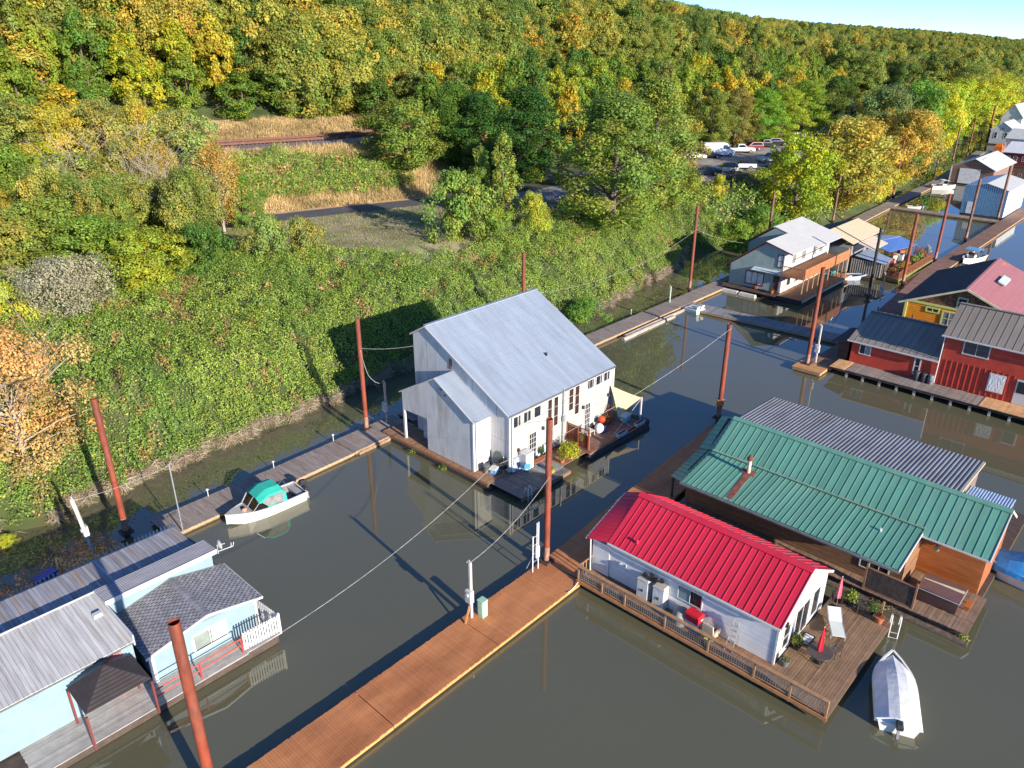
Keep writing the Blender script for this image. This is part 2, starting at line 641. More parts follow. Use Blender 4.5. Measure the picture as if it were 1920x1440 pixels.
# ------------------------------------------------------------------ water: silty, calm; silt gives the colour, the surface mirrors
def mat_water():
    m = bpy.data.materials.new('river_water')
    m.use_nodes = True
    N, L = m.node_tree.nodes, m.node_tree.links
    b = N['Principled BSDF']
    b.inputs['Roughness'].default_value = .015
    b.inputs['IOR'].default_value = 1.7
    tc = N.new('ShaderNodeTexCoord')
    n = N.new('ShaderNodeTexNoise')
    n.inputs['Scale'].default_value = .05
    n.inputs['Detail'].default_value = 3
    L.new(tc.outputs['Object'], n.inputs['Vector'])
    mx = N.new('ShaderNodeMix')
    mx.data_type = 'RGBA'
    mx.inputs[6].default_value = (.098, .095, .056, 1)
    mx.inputs[7].default_value = (.116, .112, .068, 1)
    L.new(n.outputs['Fac'], mx.inputs[0])
    L.new(mx.outputs[2], b.inputs['Base Color'])
    n2 = N.new('ShaderNodeTexNoise')
    n2.inputs['Scale'].default_value = .55
    n2.inputs['Detail'].default_value = 2
    L.new(tc.outputs['Object'], n2.inputs['Vector'])
    n3 = N.new('ShaderNodeTexNoise')
    n3.inputs['Scale'].default_value = .035
    n3.inputs['Detail'].default_value = 4
    L.new(tc.outputs['Object'], n3.inputs['Vector'])
    r3 = N.new('ShaderNodeMapRange')
    r3.inputs['From Min'].default_value = .42
    r3.inputs['From Max'].default_value = .68
    r3.inputs['To Min'].default_value = .008
    r3.inputs['To Max'].default_value = .04
    L.new(n3.outputs['Fac'], r3.inputs['Value'])
    L.new(r3.outputs[0], b.inputs['Roughness'])
    bp = N.new('ShaderNodeBump')
    bp.inputs['Strength'].default_value = .016
    bp.inputs['Distance'].default_value = .1
    L.new(n2.outputs['Fac'], bp.inputs['Height'])
    L.new(bp.outputs[0], b.inputs['Normal'])
    return m
wm = MB()
wm.poly([(-400, -500, 0), (2600, -500, 0), (2600, 260, 0), (-400, 260, 0)])
wobj = wm.build('water', mat_water(), kind='structure', fix=False)

# ------------------------------------------------------------------ road, path, lawn, parking, railway bed: sheets on the terrain
def strip(name, us, fa, fb, m, lift=.06, k=5, zf=tz):
    us = np.asarray(us, float)
    A, B = fa(us), fb(us)
    P, F = [], []
    for i in range(k + 1):
        t = i / k
        v = A * (1 - t) + B * t
        P.append(np.stack([us, v, zf(us, v) + lift], -1))
    P = np.concatenate(P)
    n = len(us)
    I = np.arange((k + 1) * n).reshape(k + 1, n)
    F = np.stack([I[:-1, :-1], I[:-1, 1:], I[1:, 1:], I[1:, :-1]], -1).reshape(-1, 4)
    return np_mesh(name, P, F, m, smooth=True)
foot = lambda u: np.interp(u, FU, FV)
ASPH = mat('asphalt', (.085, .082, .088), .85, var=.10, scale=.8, col2=(.11, .10, .10), c2amt=.3, bump=.1, bscale=30)
CONC = mat('concrete_pad', (.24, .24, .25), .85, var=.1, scale=.6)
GRAVEL = mat('gravel_lot', (.36, .31, .26), .95, var=.14, scale=.5, col2=(.19, .16, .13), c2amt=.5, bump=.3, bscale=25)
BALL = mat('ballast', (.20, .165, .155), .95, var=.3, scale=6, bump=.6, bscale=14)
LAWN = mat('dry_lawn', (.31, .26, .16), .95, var=.2, scale=.6, col2=(.13, .17, .045), c2amt=.55, bump=.5, bscale=9)
STRAW = mat('straw_ground', (.42, .30, .15), .95, var=.2, scale=1.2, col2=(.24, .14, .06), c2amt=.4)
uu = np.arange(20, 186, 2.0)
np_obj('lawn', strip('lawn', np.arange(44, 90, 1.0), lambda u: np.interp(u, [44, 50, 57, 66, 76, 90], [75, 69, 64.5, 64, 66, 70]), lambda u: foot(u) - 2.2, LAWN, .05, 14), kind='structure')
np_obj('road', strip('road', uu, lambda u: foot(u) - 3.4, lambda u: foot(u) + 1.3, ASPH, .09, 3), kind='structure')
np_obj('concrete_path', strip('concrete_path', np.arange(84, 116, 2.0), lambda u: np.interp(u, [84, 92, 116], [80, 71, 72]), lambda u: foot(u) - 5.4, CONC, .07, 6), kind='structure')
np_obj('parking_lot', strip('parking_lot', np.arange(114, 215, 2.0), lambda u: np.interp(u, [114, 122, 150, 180, 215], [74, 68, 66.5, 68, 76]), lambda u: foot(u) - 3.6, GRAVEL, .075, 8), kind='structure')
np_obj('embankment', strip('embankment', np.arange(20, 110, 1.5), lambda u: foot(u) + 1.5, lambda u: foot(u) + 46, STRAW, .05, 26), kind='structure')
np_obj('railway_bed', strip('railway_bed', np.arange(20, 130, 2.0), lambda u: foot(u) + 21, lambda u: foot(u) + 34, BALL, .30, 8), kind='structure')
RAILM = mat('rusty_rail', (.15, .066, .042), .7, var=.2, scale=2)
TIEM = mat('wood_tie', (.12, .065, .045), .9, var=.3, scale=3, attr=.3)
for k, c in enumerate((27.4, 31.6)):
    tr = thing('railway_track', ['rusty railway track along the ballast nearer the road', 'rusty railway track behind, beside the dry grass slope'][k], 'railway track', (70, float(foot(70)) + c, 14.6), group='railway tracks on the embankment')
    off = tr.location
    zr = lambda u, v: float(tz(u, v)) + .36
    for s in (-.75, .75):
        mb = MB(off)
        for u in range(22, 128, 4):
            a, b = float(foot(u)) + c + s, float(foot(u + 4)) + c + s
            mb.beam((u, a, zr(u, a) + .22), (u + 4, b, zr(u + 4, b) + .22), .15, .2)
        mb.build('rail', RAILM, tr)
    mb = MB(off)
    for u in np.arange(22, 128, .62):
        v = float(foot(u)) + c
        mb.cur = random.random()
        mb.box(u - .12, u + .12, v - 1.3, v + 1.3, zr(u, v) - .05, zr(u, v) + .1)
    mb.build('tie', TIEM, tr, kind='stuff')

# ================================================================== VEGETATION
def unit(a): return a / np.maximum(np.linalg.norm(a, axis=1, keepdims=True), 1e-9)
def leaf_quads(P, Nn, S, asp=.62):
    """one small pointed leaf face per point"""
    n = len(P)
    R = RNG.normal(size=(n, 3))
    T = unit(np.cross(Nn, R))
    B = np.cross(Nn, T)
    S = np.asarray(S).reshape(-1, 1) * .5
    V = np.stack([P - T * S, P + B * S * asp - T * S * .1, P + T * S, P - B * S * asp - T * S * .1], 1).reshape(-1, 3)
    F = np.arange(n * 4).reshape(n, 4)
    return V, F
def blades(P, D, Ln, W):
    """thin tapering blades from P along D"""
    n = len(P)
    S = unit(np.cross(D, RNG.normal(size=(n, 3))))
    Ln, W = np.asarray(Ln).reshape(-1, 1), np.asarray(W).reshape(-1, 1)
    E_ = P + D * Ln
    V = np.stack([P - S * W, P + S * W, E_ + S * W * .25, E_ - S * W * .25], 1).reshape(-1, 3)
    return V, np.arange(n * 4).reshape(n, 4)

def pick(cols, wts, n):
    c = np.array(cols)
    return c[RNG.choice(len(c), n, p=np.array(wts) / sum(wts))]

# ---- brambles on the bank
def bramble(name, u0, u1, v0, v1, n, mask, amp=.7, ls=(.16, .34), seed=0, warm=0., br_t=.73):
    u = RNG.uniform(u0, u1, n)
    v = RNG.uniform(v0, v1, n)
    k = mask(u, v) & ~((VN3(u, v, .6) + .35 * VN2(u, v, 1.25) < .50) & (RNG.random(n) < .8))
    u, v = u[k], v[k]
    n = len(u)
    hfun = lambda a, b: amp * (1.1 * VN1(a, b, 3.1) + 1.0 * VN2(a, b, 1.25) + .8 * VN3(a, b, .6))
    h = hfun(u, v)
    e = .18
    hx = (hfun(u + e, v) - h + tz(u + e, v) - tz(u, v)) / e
    hy = (hfun(u, v + e) - h + tz(u, v + e) - tz(u, v)) / e
    Nn = unit(np.stack([-hx, -hy, np.ones(n)], 1) + RNG.normal(size=(n, 3)) * .55)
    dep = RNG.random(n) ** 1.5
    z = tz(u, v) + h * (1 - .62 * dep) + RNG.normal(size=n) * .07 + .1
    P = np.stack([u, v, z], 1)
    S = RNG.uniform(ls[0], ls[1], n)
    a = VN2(u + 31, v, 6.0) * .6 + VN3(u, v + 17, 2.0) * .4
    c = pick([(.080, .140, .024), (.115, .170, .028), (.175, .205, .036), (.050, .098, .020)], [4, 4, 3, 2.5], n)
    c = c * (1 + (a[:, None] - .5) * np.array([[.9, .45, .3]]))
    r = VN1(u + 77, v + 5, 1.7) * .6 + VN2(u, v - 40, .7) * .4 + warm
    br = (r > br_t) & (RNG.random(n) < .75)
    c[br] = pick([(.20, .095, .045), (.27, .17, .075), (.15, .10, .04)], [3, 3, 2], int(br.sum()))
    yl = RNG.random(n) < .035
    c[yl] = (.30, .28, .045)
    c = c * .8 + c.mean(0) * .2
    c *= RNG.uniform(.8, 1.22, (n, 1)) * 2.2
    V, F = leaf_quads(P, Nn, S, .72)
    return np_obj(name, np_mesh(name, V, F, LEAF, c), kind='stuff')

lawn_edge = lambda u: np.interp(u, [-40, 30, 44, 50, 57, 66, 76, 84, 92, 100, 110, 140, 200], [90, 88, 77, 71, 66, 65, 67.5, 70, 71.5, 71, 69, 64, 62])
bramble('bramble_thicket', -30, 112, 51, 92, 1300000, lambda u, v: (bankd(u, v) > -.25 + .5 * VN1(u, v, 1.6)) & (v < lawn_edge(u) + 1.2 * (VN1(u, v, 2.5) - .5)), .8, (.09, .2))
bramble('bramble_hedge', 30, 84, 90, 112, 100000, lambda u, v: (footd(u, v) > 5 + 1.3 * VN1(u, v, 2.)) & (footd(u, v) < 16.0 - 3.5 * np.clip((u - 66) / 14, 0, 1) + 1.5 * VN2(u, v, 2.2)) & (u < 79 + 2 * VN2(u, v, 2)), 1.0, (.15, .34))
bramble('bank_undergrowth', 110, 330, 49, 92, 150000, lambda u, v: (bankd(u, v) > .1) & (bankd(u, v) < np.interp(u, [110, 125, 150, 330], [15, 11, 13, 26])) & (VN2(u, v, 5) > .2), 1.2, (.25, .5))

# ---- pale dry roots and stalks along the water's edge
n = 60000
u = RNG.uniform(-30, 104, n)
dd = RNG.random(n) ** 1.6 * 1.0
v = np.interp(u, BU, BV) - (.35 * np.sin(u * 1.3) + .25 * np.sin(u * 2.9 + 1) + .15 * np.sin(u * 5.3)) + dd
k = VN1(u, v, 2.4) > .22
u, v, dd = u[k], v[k], dd[k]
n = len(u)
P = np.stack([u, v, tz(u, v) + RNG.uniform(0, .7, n) * (1.6 - dd)*.8], 1)
D = unit(np.stack([RNG.normal(size=n) * .6, -np.abs(RNG.normal(size=n)) * .8 - .2, RNG.normal(size=n) * .45], 1))
V, F = blades(P, D, RNG.uniform(.2, .85, n), RNG.uniform(.01, .034, n))
np_obj('dry_root_fringe', np_mesh('dry_root_fringe', V, F, LEAF, pick([(.60, .50, .38), (.46, .37, .26), (.28, .22, .14), (.68, .59, .46)], [3, 3, 2, 2], n)), kind='stuff')

# ---- floating leaf litter in the still strip behind the walkway
n = 5000
u = RNG.uniform(-6, 100, n)
v = np.interp(u, BU, BV) - .4 - RNG.random(n) ** 1.8 * 6
k = (VN2(u, v, 3.0) > .5) & (v > 48.6)
u, v = u[k], v[k]
n = len(u)
P = np.stack([u, v, np.full(n, .012)], 1)
V, F = leaf_quads(P, np.tile([[0, 0, 1.]], (n, 1)), RNG.uniform(.05, .22, n), .8)
np_obj('floating_leaf_litter', np_mesh('floating_leaf_litter', V, F, LEAF, pick([(.16, .12, .06), (.10, .10, .03), (.25, .20, .11)], [3, 3, 1], n)), kind='stuff')

# ---- dry grass on the embankment and thin grass on the lawn
def grass(name, u0, u1, v0, v1, n, mask, ln, wd, cols, wts):
    u = RNG.uniform(u0, u1, n)
    v = RNG.uniform(v0, v1, n)
    k = mask(u, v)
    u, v = u[k], v[k]
    n = len(u)
    P = np.stack([u, v, tz(u, v) + .04], 1)
    lean = .55 * np.stack([VN1(u, v, 2.) - .5, VN2(u, v, 2.) - .5, np.zeros(n)], 1) * 2
    D = unit(np.array([[0, 0, 1.]]) + RNG.normal(size=(n, 3)) * .38 + lean)
    L_ = RNG.uniform(*ln, n) * (.5 + VN3(u, v, 1.4))
    V, F = blades(P, D, L_, RNG.uniform(*wd, n))
    c = pick(cols, wts, n) * RNG.uniform(.75, 1.25, (n, 1)) * (.7 + .6 * VN2(u, v, 3.0)[:, None])
    return np_obj(name, np_mesh(name, V, F, LEAF, c), kind='stuff')
straw = [(.66, .50, .26), (.55, .39, .18), (.42, .30, .13), (.26, .26, .07)]
grass('dry_grass', 36, 108, 88, 136, 220000, lambda u, v: ((footd(u, v) > 2.3) & (footd(u, v) < 21) | (footd(u, v) > 35) & (footd(u, v) < 45.5)), (.35, .9), (.025, .06), straw, [4, 3, 2, .7])
grass('lawn_grass', 44, 92, 62, 96, 70000, lambda u, v: (v > lawn_edge(u) - .5) & (footd(u, v) < -3.6), (.08, .22), (.015, .03), [(.36, .31, .17), (.19, .23, .06), (.44, .37, .21)], [3, 3, 2])
grass('verge_grass', 100, 190, 58, 76, 60000, lambda u, v: (v < np.interp(u, [114, 122, 150, 180, 215], [74, 68, 66.5, 68, 76]) + .5) & (bankd(u, v) > 9), (.1, .3), (.02, .04), [(.26, .19, .09), (.10, .15, .03), (.32, .25, .12)], [3, 2, 2])

# ---- trees: a few crowns and trunks, copied, each with its own size, turn and leaf colour
def profile(shape, t):
    if shape == 'round': return np.sqrt(np.maximum(1 - (2 * t - 1) ** 2, 0)) ** .75
    if shape == 'tall': return np.maximum(np.sin(np.pi * np.clip(t, 0, 1) ** .72), 0) ** .6
    if shape == 'poplar': return np.minimum(1, t * 5 + .25) * (1 - t) ** .55
    if shape == 'bush': return np.sqrt(np.maximum(1 - t ** 2, 0)) ** .8
    if shape == 'birch': return np.maximum(np.sin(np.pi * np.clip(t * .9 + .08, 0, 1)), 0) ** .8
    return np.ones_like(t)

def make_tree(key, seed, H, R, zc, shape, ncl, nlf, ls, droop=0., bark=None, limbs=8, thick=.02, hue=1.):
    r = np.random.default_rng(seed)
    t = r.random(ncl) ** .9
    an = r.uniform(0, 2 * np.pi, ncl)
    lob = 1 + .22 * np.sin(an * 3 + seed) + .15 * np.sin(an * 5 + t * 9 + seed * 2) + .12 * np.sin(t * 14 + seed)
    pr = profile(shape, t) * R * lob
    rr = pr * r.random(ncl) ** (.55 if shape == 'bush' else .36)
    C = np.stack([rr * np.cos(an), rr * np.sin(an), zc * H + t * (H - zc * H) * .97], 1)
    cr = R * r.uniform(.13, .30, ncl)
    if shape == 'poplar': cr *= .8
    per = r.multinomial(nlf, cr ** 2 / (cr ** 2).sum())
    idx = np.repeat(np.arange(ncl), per)
    n = len(idx)
    d = unit(r.normal(size=(n, 3)))
    sh = r.uniform(.45, 1.05, n) ** .8
    sq = np.array([[1., 1., .8 + (1.2 if shape in ('poplar', 'birch') else 0)]])
    P = C[idx] + d * (cr[idx] * sh)[:, None] * sq
    P[:, 2] -= droop * cr[idx] * np.abs(r.normal(size=n))
    P[:, 2] = np.maximum(P[:, 2], .05)
    out = C[idx] - np.array([[0, 0, H * .45]])
    Nn = unit(d + .5 * unit(out) + r.normal(size=(n, 3)) * .6 + np.array([[0, 0, .35]]))
    cv = r.uniform(.72, 1.28, ncl)
    cy = r.normal(size=ncl) * hue
    col = np.ones((n, 3)) * cv[idx][:, None] * r.uniform(.82, 1.2, (n, 1))
    col[:, 0] *= 1.70 * (1 + .16 * np.clip(cy[idx], -1, 1.6) + .05 * r.normal(size=n))
    col[:, 1] *= 1.70
    col[:, 2] *= 1.4 * (1 - .10 * np.clip(cy[idx], -1, 1.6))
    V, F = leaf_quads(P, Nn, r.uniform(ls * .65, ls * 1.3, n), .75)
    crown = np_mesh('crown', V, F, LEAF, np.clip(col, .1, 3))
    mb = MB()
    top = H * (.86 if shape in ('poplar', 'birch', 'tall') else .7)
    wob = [(r.normal() * .02 * H * k, r.normal() * .02 * H * k, top * q) for k, q in ((0, -.06), (.3, .3), (.7, .65), (1, 1.))]
    mb.tube(wob, [thick * H * 1.3, thick * H, thick * H * .65, thick * H * .2], 7)
    far = np.argsort(-rr)[:limbs * 3]
    for k in r.choice(far, min(limbs, len(far)), replace=False):
        z0 = max(.08 * H, C[k][2] * r.uniform(.45, .8))
        q = min(z0 / top, .99)
        a = lerp(wob[1], wob[2], q) if q > .3 else lerp(wob[0], wob[1], q / .3)
        a = (a[0], a[1], z0)
        m_ = ((a[0] + C[k][0]) * .5, (a[1] + C[k][1]) * .5, (a[2] + C[k][2]) * .5 + .03 * H)
        mb.tube([a, m_, tuple(C[k])], [thick * H * .45, thick * H * .3, thick * H * .1], 5)
    trunk = mb.mesh('trunk', bark or BARK)
    return dict(crown=crown, trunk=trunk, H=H, R=R)

TP = {
    'round': [make_tree('r', s, 10, 4.2, .08, 'round', 140, 17000, .26) for s in (1, 2, 3)],
    'tall': [make_tree('t', s, 20, 5.6, .05, 'tall', 170, 30000, .30, limbs=14) for s in (4, 5, 6)],
    'poplar': [make_tree('p', s, 10, 2.0, .03, 'poplar', 90, 9500, .17, limbs=10, thick=.012) for s in (7, 8)],
    'birch': [make_tree('b', s, 10, 2.7, .18, 'birch', 80, 8000, .17, droop=.9, bark=BARK_P, limbs=12, thick=.013) for s in (9, 10, 11)],
    'bush': [make_tree('u', s, 4, 3.0, .0, 'bush', 75, 9000, .18, limbs=6, thick=.012) for s in (12, 13, 14)],
    'airy': [make_tree('a', s, 6, 3.2, .10, 'round', 90, 18000, .11, bark=BARK_P, limbs=26, thick=.012) for s in (15, 16)],
    'silver': [make_tree('s', 21, 4, 3.2, .0, 'round', 160, 16000, .13, limbs=8, thick=.012, hue=.12)],
    'far': [make_tree('f', s, 14, 5.2, .03, 'tall', 100, 6500, .50, limbs=4) for s in (17, 18, 19)],
}
def tree(name, label, cat, kind, u, v, H, W, col, group=None, z=None, seed=None):
    r = random.Random(seed if seed is not None else int(u * 31 + v * 17))
    p = r.choice(TP[kind])
    z = float(tz(u, v)) - .1 if z is None else z
    root = thing(name, label, cat, (u, v, z), r.uniform(0, 6.28), group)
    s = W / (2 * p['R'])
    root.scale = (s, s, H / p['H'])
    t = bpy.data.objects.new('trunk', p['trunk'])
    COL.objects.link(t)
    t.parent = root
    c = bpy.data.objects.new('crown', p['crown'])
    COL.objects.link(c)
    c.parent = root
    c.color = (*col, 1)
    return root
# ================================================================== DOCKS AND WALKWAYS
def walkway(label, name, cat, pts, wd, m, z=.35, bw=.15, rim=WOOD_T, logs=True, section=6.0, group=None, kind='stuff'):
    """floating walkway along a polyline of (x,y) centre points: boards across, rim boards, float logs"""
    root = thing(name, label, cat, (pts[0][0], pts[0][1], 0), group=group)
    off = root.location
    mb, rm, lg = MB(off), MB(off), MB(off)
    for (a, b) in zip(pts[:-1], pts[1:]):
        A, B = Vector((*a, 0)), Vector((*b, 0))
        L = (B - A).length
        e = (B - A) / L
        s = Vector((-e.y, e.x, 0))
        ns = max(1, int(round(L / section)))
        for k in range(ns):
            t0, t1 = L * k / ns, L * (k + 1) / ns - .035
            dz = random.uniform(-.025, .025)
            tone = random.uniform(-.18, .18)
            nb = max(1, int((t1 - t0) / bw))
            for i in range(nb):
                mb.cur = min(1, max(0, .5 + tone + random.uniform(-.45, .45)))
                x0 = t0 + (t1 - t0) * i / nb + .004
                x1 = t0 + (t1 - t0) * (i + 1) / nb - .004
                o0, o1 = wd / 2 + random.uniform(-.02, .02), wd / 2 + random.uniform(-.02, .02)
                q = [A + e * x0 - s * o0, A + e * x1 - s * o0, A + e * x1 + s * o1, A + e * x0 + s * o1]
                h = z + dz + random.uniform(-.006, .006)
                mb.hexa([(p.x, p.y, h - .05) for p in q], [(p.x, p.y, h) for p in q])
            for sg in (-1, 1):
                rm.cur = random.random()
                p0, p1 = A + e * t0 + s * sg * (wd / 2 - .06), A + e * t1 + s * sg * (wd / 2 - .06)
                rm.beam((p0.x, p0.y, z + dz - .14), (p1.x, p1.y, z + dz - .14), .09, .17)
                if logs:
                    lo = random.uniform(.1, .3)
                    p0, p1 = A + e * (t0 + lo) + s * sg * (wd / 2 - .28), A + e * (t1 - lo) + s * sg * (wd / 2 - .28)
                    lg.tube([(p0.x, p0.y, -.02), (p1.x, p1.y, -.02)], .22, 8)
    mb.build('deck_boards', m, root, kind='stuff')
    rm.build('rim_boards', rim, root, kind='stuff')
    if logs: lg.build('float_logs', LOG, root, kind='stuff')
    return root

walkway('wide orange-stained main dock running past the red roofed house', 'main_dock', 'dock', [(-6, 23.6), (30, 23.75), (40, 24.55), (54, 25.5)], 3.05, WOOD_O, logs=False, rim=mat('ochre_rim', (.50, .27, .09), .7, attr=.12), bw=.14, section=7)
walkway('grey weathered walkway along the bank beside the green canopied boat', 'grey_walkway', 'walkway', [(15.2, 46.15), (24, 46.3), (36.5, 46.7)], 2.8, WOOD_G)
walkway('grey weathered walkway behind and beyond the big white house', 'grey_walkway', 'walkway', [(36.9, 46.8), (60, 46.75), (91, 46.8), (118, 47.2), (155, 49.2), (197, 50.9), (262, 58)], 2.4, WOOD_G)
walkway('grey cross walkway from the bank walkway towards the red house', 'cross_walkway', 'walkway', [(80.3, 45.5), (81.4, 26.9)], 2.6, mat('blue_grey_boards', (.24, .23, .23), .8, var=.15, attr=.2, bump=.1), bw=.3)
walkway('brown dock along the red and orange houses', 'brown_dock', 'dock', [(72.4, 25.8), (81, 25.4), (105, 27.2), (118, 28.3), (175, 28.6)], 2.5, mat('dark_brown_boards', (.22, .125, .085), .75, var=.14, attr=.16, bump=.1), bw=.2)
walkway('narrow cross walkway in front of the blue striped boathouse', 'cross_walkway', 'walkway', [(159.4, 50.2), (159, 29.9)], 2.2, WOOD_G)
# small tan landing with the pile through it
rt = thing('landing_platform', 'small tan wooden landing around the pile at the end of the brown dock', 'landing', (71.4, 26, 0))
planks(rt, rt.location, 'deck_boards', mat('tan_boards', (.50, .25, .10), .7, attr=.12), (70.3, 24.7, 0), (2.0, 0, 0), (0, 2.9, 0), 0, .15, z=.42)
MB(rt.location).box(70.3, 72.2, 24.75, 27.5, .1, .34).build('rim', WOOD_T, rt)

# log booms beside the walkway
lg = thing('float_log', 'two pale old logs floating against the bank walkway', 'log', (70, 45.2, 0))
for k, (y, x0, x1) in enumerate([(45.0, 66.5, 79), (44.55, 65.5, 76)]):
    MB(lg.location).tube([(x0, y, .06), ((x0 + x1) / 2, y + .1, .08), (x1, y + .12, .05)], [.26, .25, .2], 9).build('log', mat('pale_log', (.33, .29, .25), .9, var=.25, scale=3, stretch=(.4, 3, 3)), lg, smooth=True)
lg = thing('driftwood_log', 'brown log lying in the water where the walkway meets the white house', 'log', (33, 45.0, 0))
MB(lg.location).tube([(30.6, 45.15, .05), (34.6, 45.2, .1)], [.2, .16], 8).build('log', mat('brown_log', (.26, .17, .11), .9, var=.25, scale=3), lg, smooth=True)

# ================================================================== STEEL PILES
def pile(u, v, top, r=.19, label='', faded=True, m=None, gear=False):
    t = thing('steel_pile', label, 'pile', (u, v, 0), group='rust red steel piles holding the docks')
    mb = MB()
    mb.tube([(0, 0, 1.5), (0, 0, top * .5), (0, 0, top)], r, 16, cap=False)
    mb.tube([(0, 0, top), (0, 0, top - .5)], r - .02, 16, cap=False)
    mb.lathe((0, 0, top - .5), [(r - .02, 0), (r - .02, .01)], 16)
    for j in range(16):
        a, b = 2 * math.pi * j / 16, 2 * math.pi * (j + 1) / 16
        mb.poly([(r * math.cos(a), r * math.sin(a), top), (r * math.cos(b), r * math.sin(b), top), ((r - .02) * math.cos(b), (r - .02) * math.sin(b), top), ((r - .02) * math.cos(a), (r - .02) * math.sin(a), top)])
    mb.build('shaft', m or RUST, t, smooth=True)
    MB().tube([(0, 0, -3), (0, 0, .55)], r + .002, 16).build('wet_foot', RUST_D, t, smooth=True)
    MB().tube([(0, 0, .55), (0, 0, 1.5)], r + .001, 16, cap=False).build('faded_band', RUST_P, t, smooth=True)
    rg = MB().ring((0, 0, 0), r * 1.42 + .05, r * 1.42 + .24, .34, .5)
    rg.build('guide_collar', WOOD_D, t)
    return t
PB = mat('brown_pile', (.15, .062, .04), .6, var=.2, scale=3, col2=(.22, .12, .08))
DK = mat('black_pile', (.02, .02, .022), .6, var=.3)
for u, v, top, r, lab, m_ in [
    (13.5, 47.3, 10.1, .2, 'rust red pile nearest the orange shrub behind the picket fence', None),
    (33.3, 47.6, 10.1, .19, 'rust red pile where the walkway meets the white house', None),
    (30.0, 25.05, 10.3, .19, 'rust red pile on the edge of the orange dock left of the red roof', None),
    (55.1, 27.2, 8.9, .2, 'rust red pile with orange rope at the end of the main dock', None),
    (85.9, 48.6, 11.1, .19, 'tall rust red pile with a cable where the cross walkway starts', None),
    (71.8, 26.7, 10.3, .2, 'rust red pile through the small tan landing', None),
    (108, 29.4, 9.5, .21, 'rust red pile beside the flower deck with the blue canopy', None),
    (123.4, 29.9, 9.9, .2, 'rust red pile at the far end of the flower deck', None),
    (140.6, 30.3, 9.9, .21, 'brown pile in front of the blue striped boathouse', PB),
    (161.8, 30.6, 9.6, .22, 'brown pile at the right corner of the blue striped boathouse', PB),
    (161.9, 51.5, 11.5, .2, 'thin rust pile left of the pair by the yellow trees', None),
    (171, 51.9, 11.5, .2, 'thin rust pile right of the pair by the yellow trees', None),
    (225.6, 59.3, 8.3, .2, 'far brown pile left of the brown boathouse', PB),
    (235.8, 58.4, 9.0, .21, 'far brown pile with a broken top behind the brown boathouse', PB),
    (262.8, 61.5, 8.6, .19, 'far thin pile before the grey float houses', None),
    (273.9, 61.3, 8.6, .13, 'far thin dark pole between two rust piles', DK),
    (291.8, 63.6, 10.9, .3, 'farthest tall rust pile against the yellow reflection', None),
    (138.9, 51.4, 8.2, .19, 'brown pile in front of the round yellow-green tree', PB),
    (105.7, 47.9, 10.3, .19, 'brown pile behind the grey green house', PB),
    (98.8, 30.6, 9.0, .17, 'slim black pile beside the blue rowboat', DK),
    (57.2, 51.7, 10.1, .19, 'rust red pile peeping over the roof of the white house', None),
    (7.79, 24.4, 10.3, .225, 'thick rust red pile in front of the pale blue house', None)]:
    pile(u, v, top, r, lab, m=m_)

# ================================================================== THE BIG WHITE HOUSE
Wh = thing('white_house', 'big white float house with a long grey metal roof', 'house', (42.4, 39, 0))
O = Wh.location
X0, X1, Y0, Y1 = 36.11, 48.75, 33.93, 44.3
ZD = .55
prism_wall(Wh, O, 'y', [(Y0, ZD), (Y1, ZD), (Y1, 8.9), (42.69, 9.83), (Y0, 5.15)], X0, X1, WHITE_D)
# front: lap boards over the shell
siding(Wh, O, 'y-', Y0, X0 + .1, X1 - .1, ZD, 5.2, mat('white_lap_board', (.37, .362, .345), .55, var=.07, scale=2), step=.15, proud=.014)
# gable: tall weathered sheets with visible joints
sheet = WHITE_D
gs = lambda y: (5.15 + (y - Y0) * (9.83 - 5.15) / (42.69 - Y0)) if y < 42.69 else 9.83 - (y - 42.69) * .58
def sheets(root, off, x, ya, yb, z0, ztop, k, m):
    for i in range(k):
        a, b = ya + (yb - ya) * i / k + .018, ya + (yb - ya) * (i + 1) / k - .018
        lo, hi = z0, None
        za, zb = ztop(a) - .02, ztop(b) - .02
        zm = min(lo + 2.42, za - .1, zb - .1)
        for (q0, q1a, q1b) in ((lo, zm, zm), (zm + .045, za, zb)):
            if q1a - q0 < .1 and q1b - q0 < .1: continue
            mb = MB(off)
            o_ = random.uniform(.025, .04)
            mb.hexa([(x - o_, a, q0), (x, a, q0), (x, b, q0), (x - o_, b, q0)], [(x - o_, a, q1a), (x, a, q1a), (x, b, q1b), (x - o_, b, q1b)])
            mb.build('wall_panel', m, root)
sheets(Wh, O, X0, Y0, 42.69, ZD, gs, 7, sheet)
sheets(Wh, O, X0, 42.69, Y1, ZD, gs, 1, sheet)
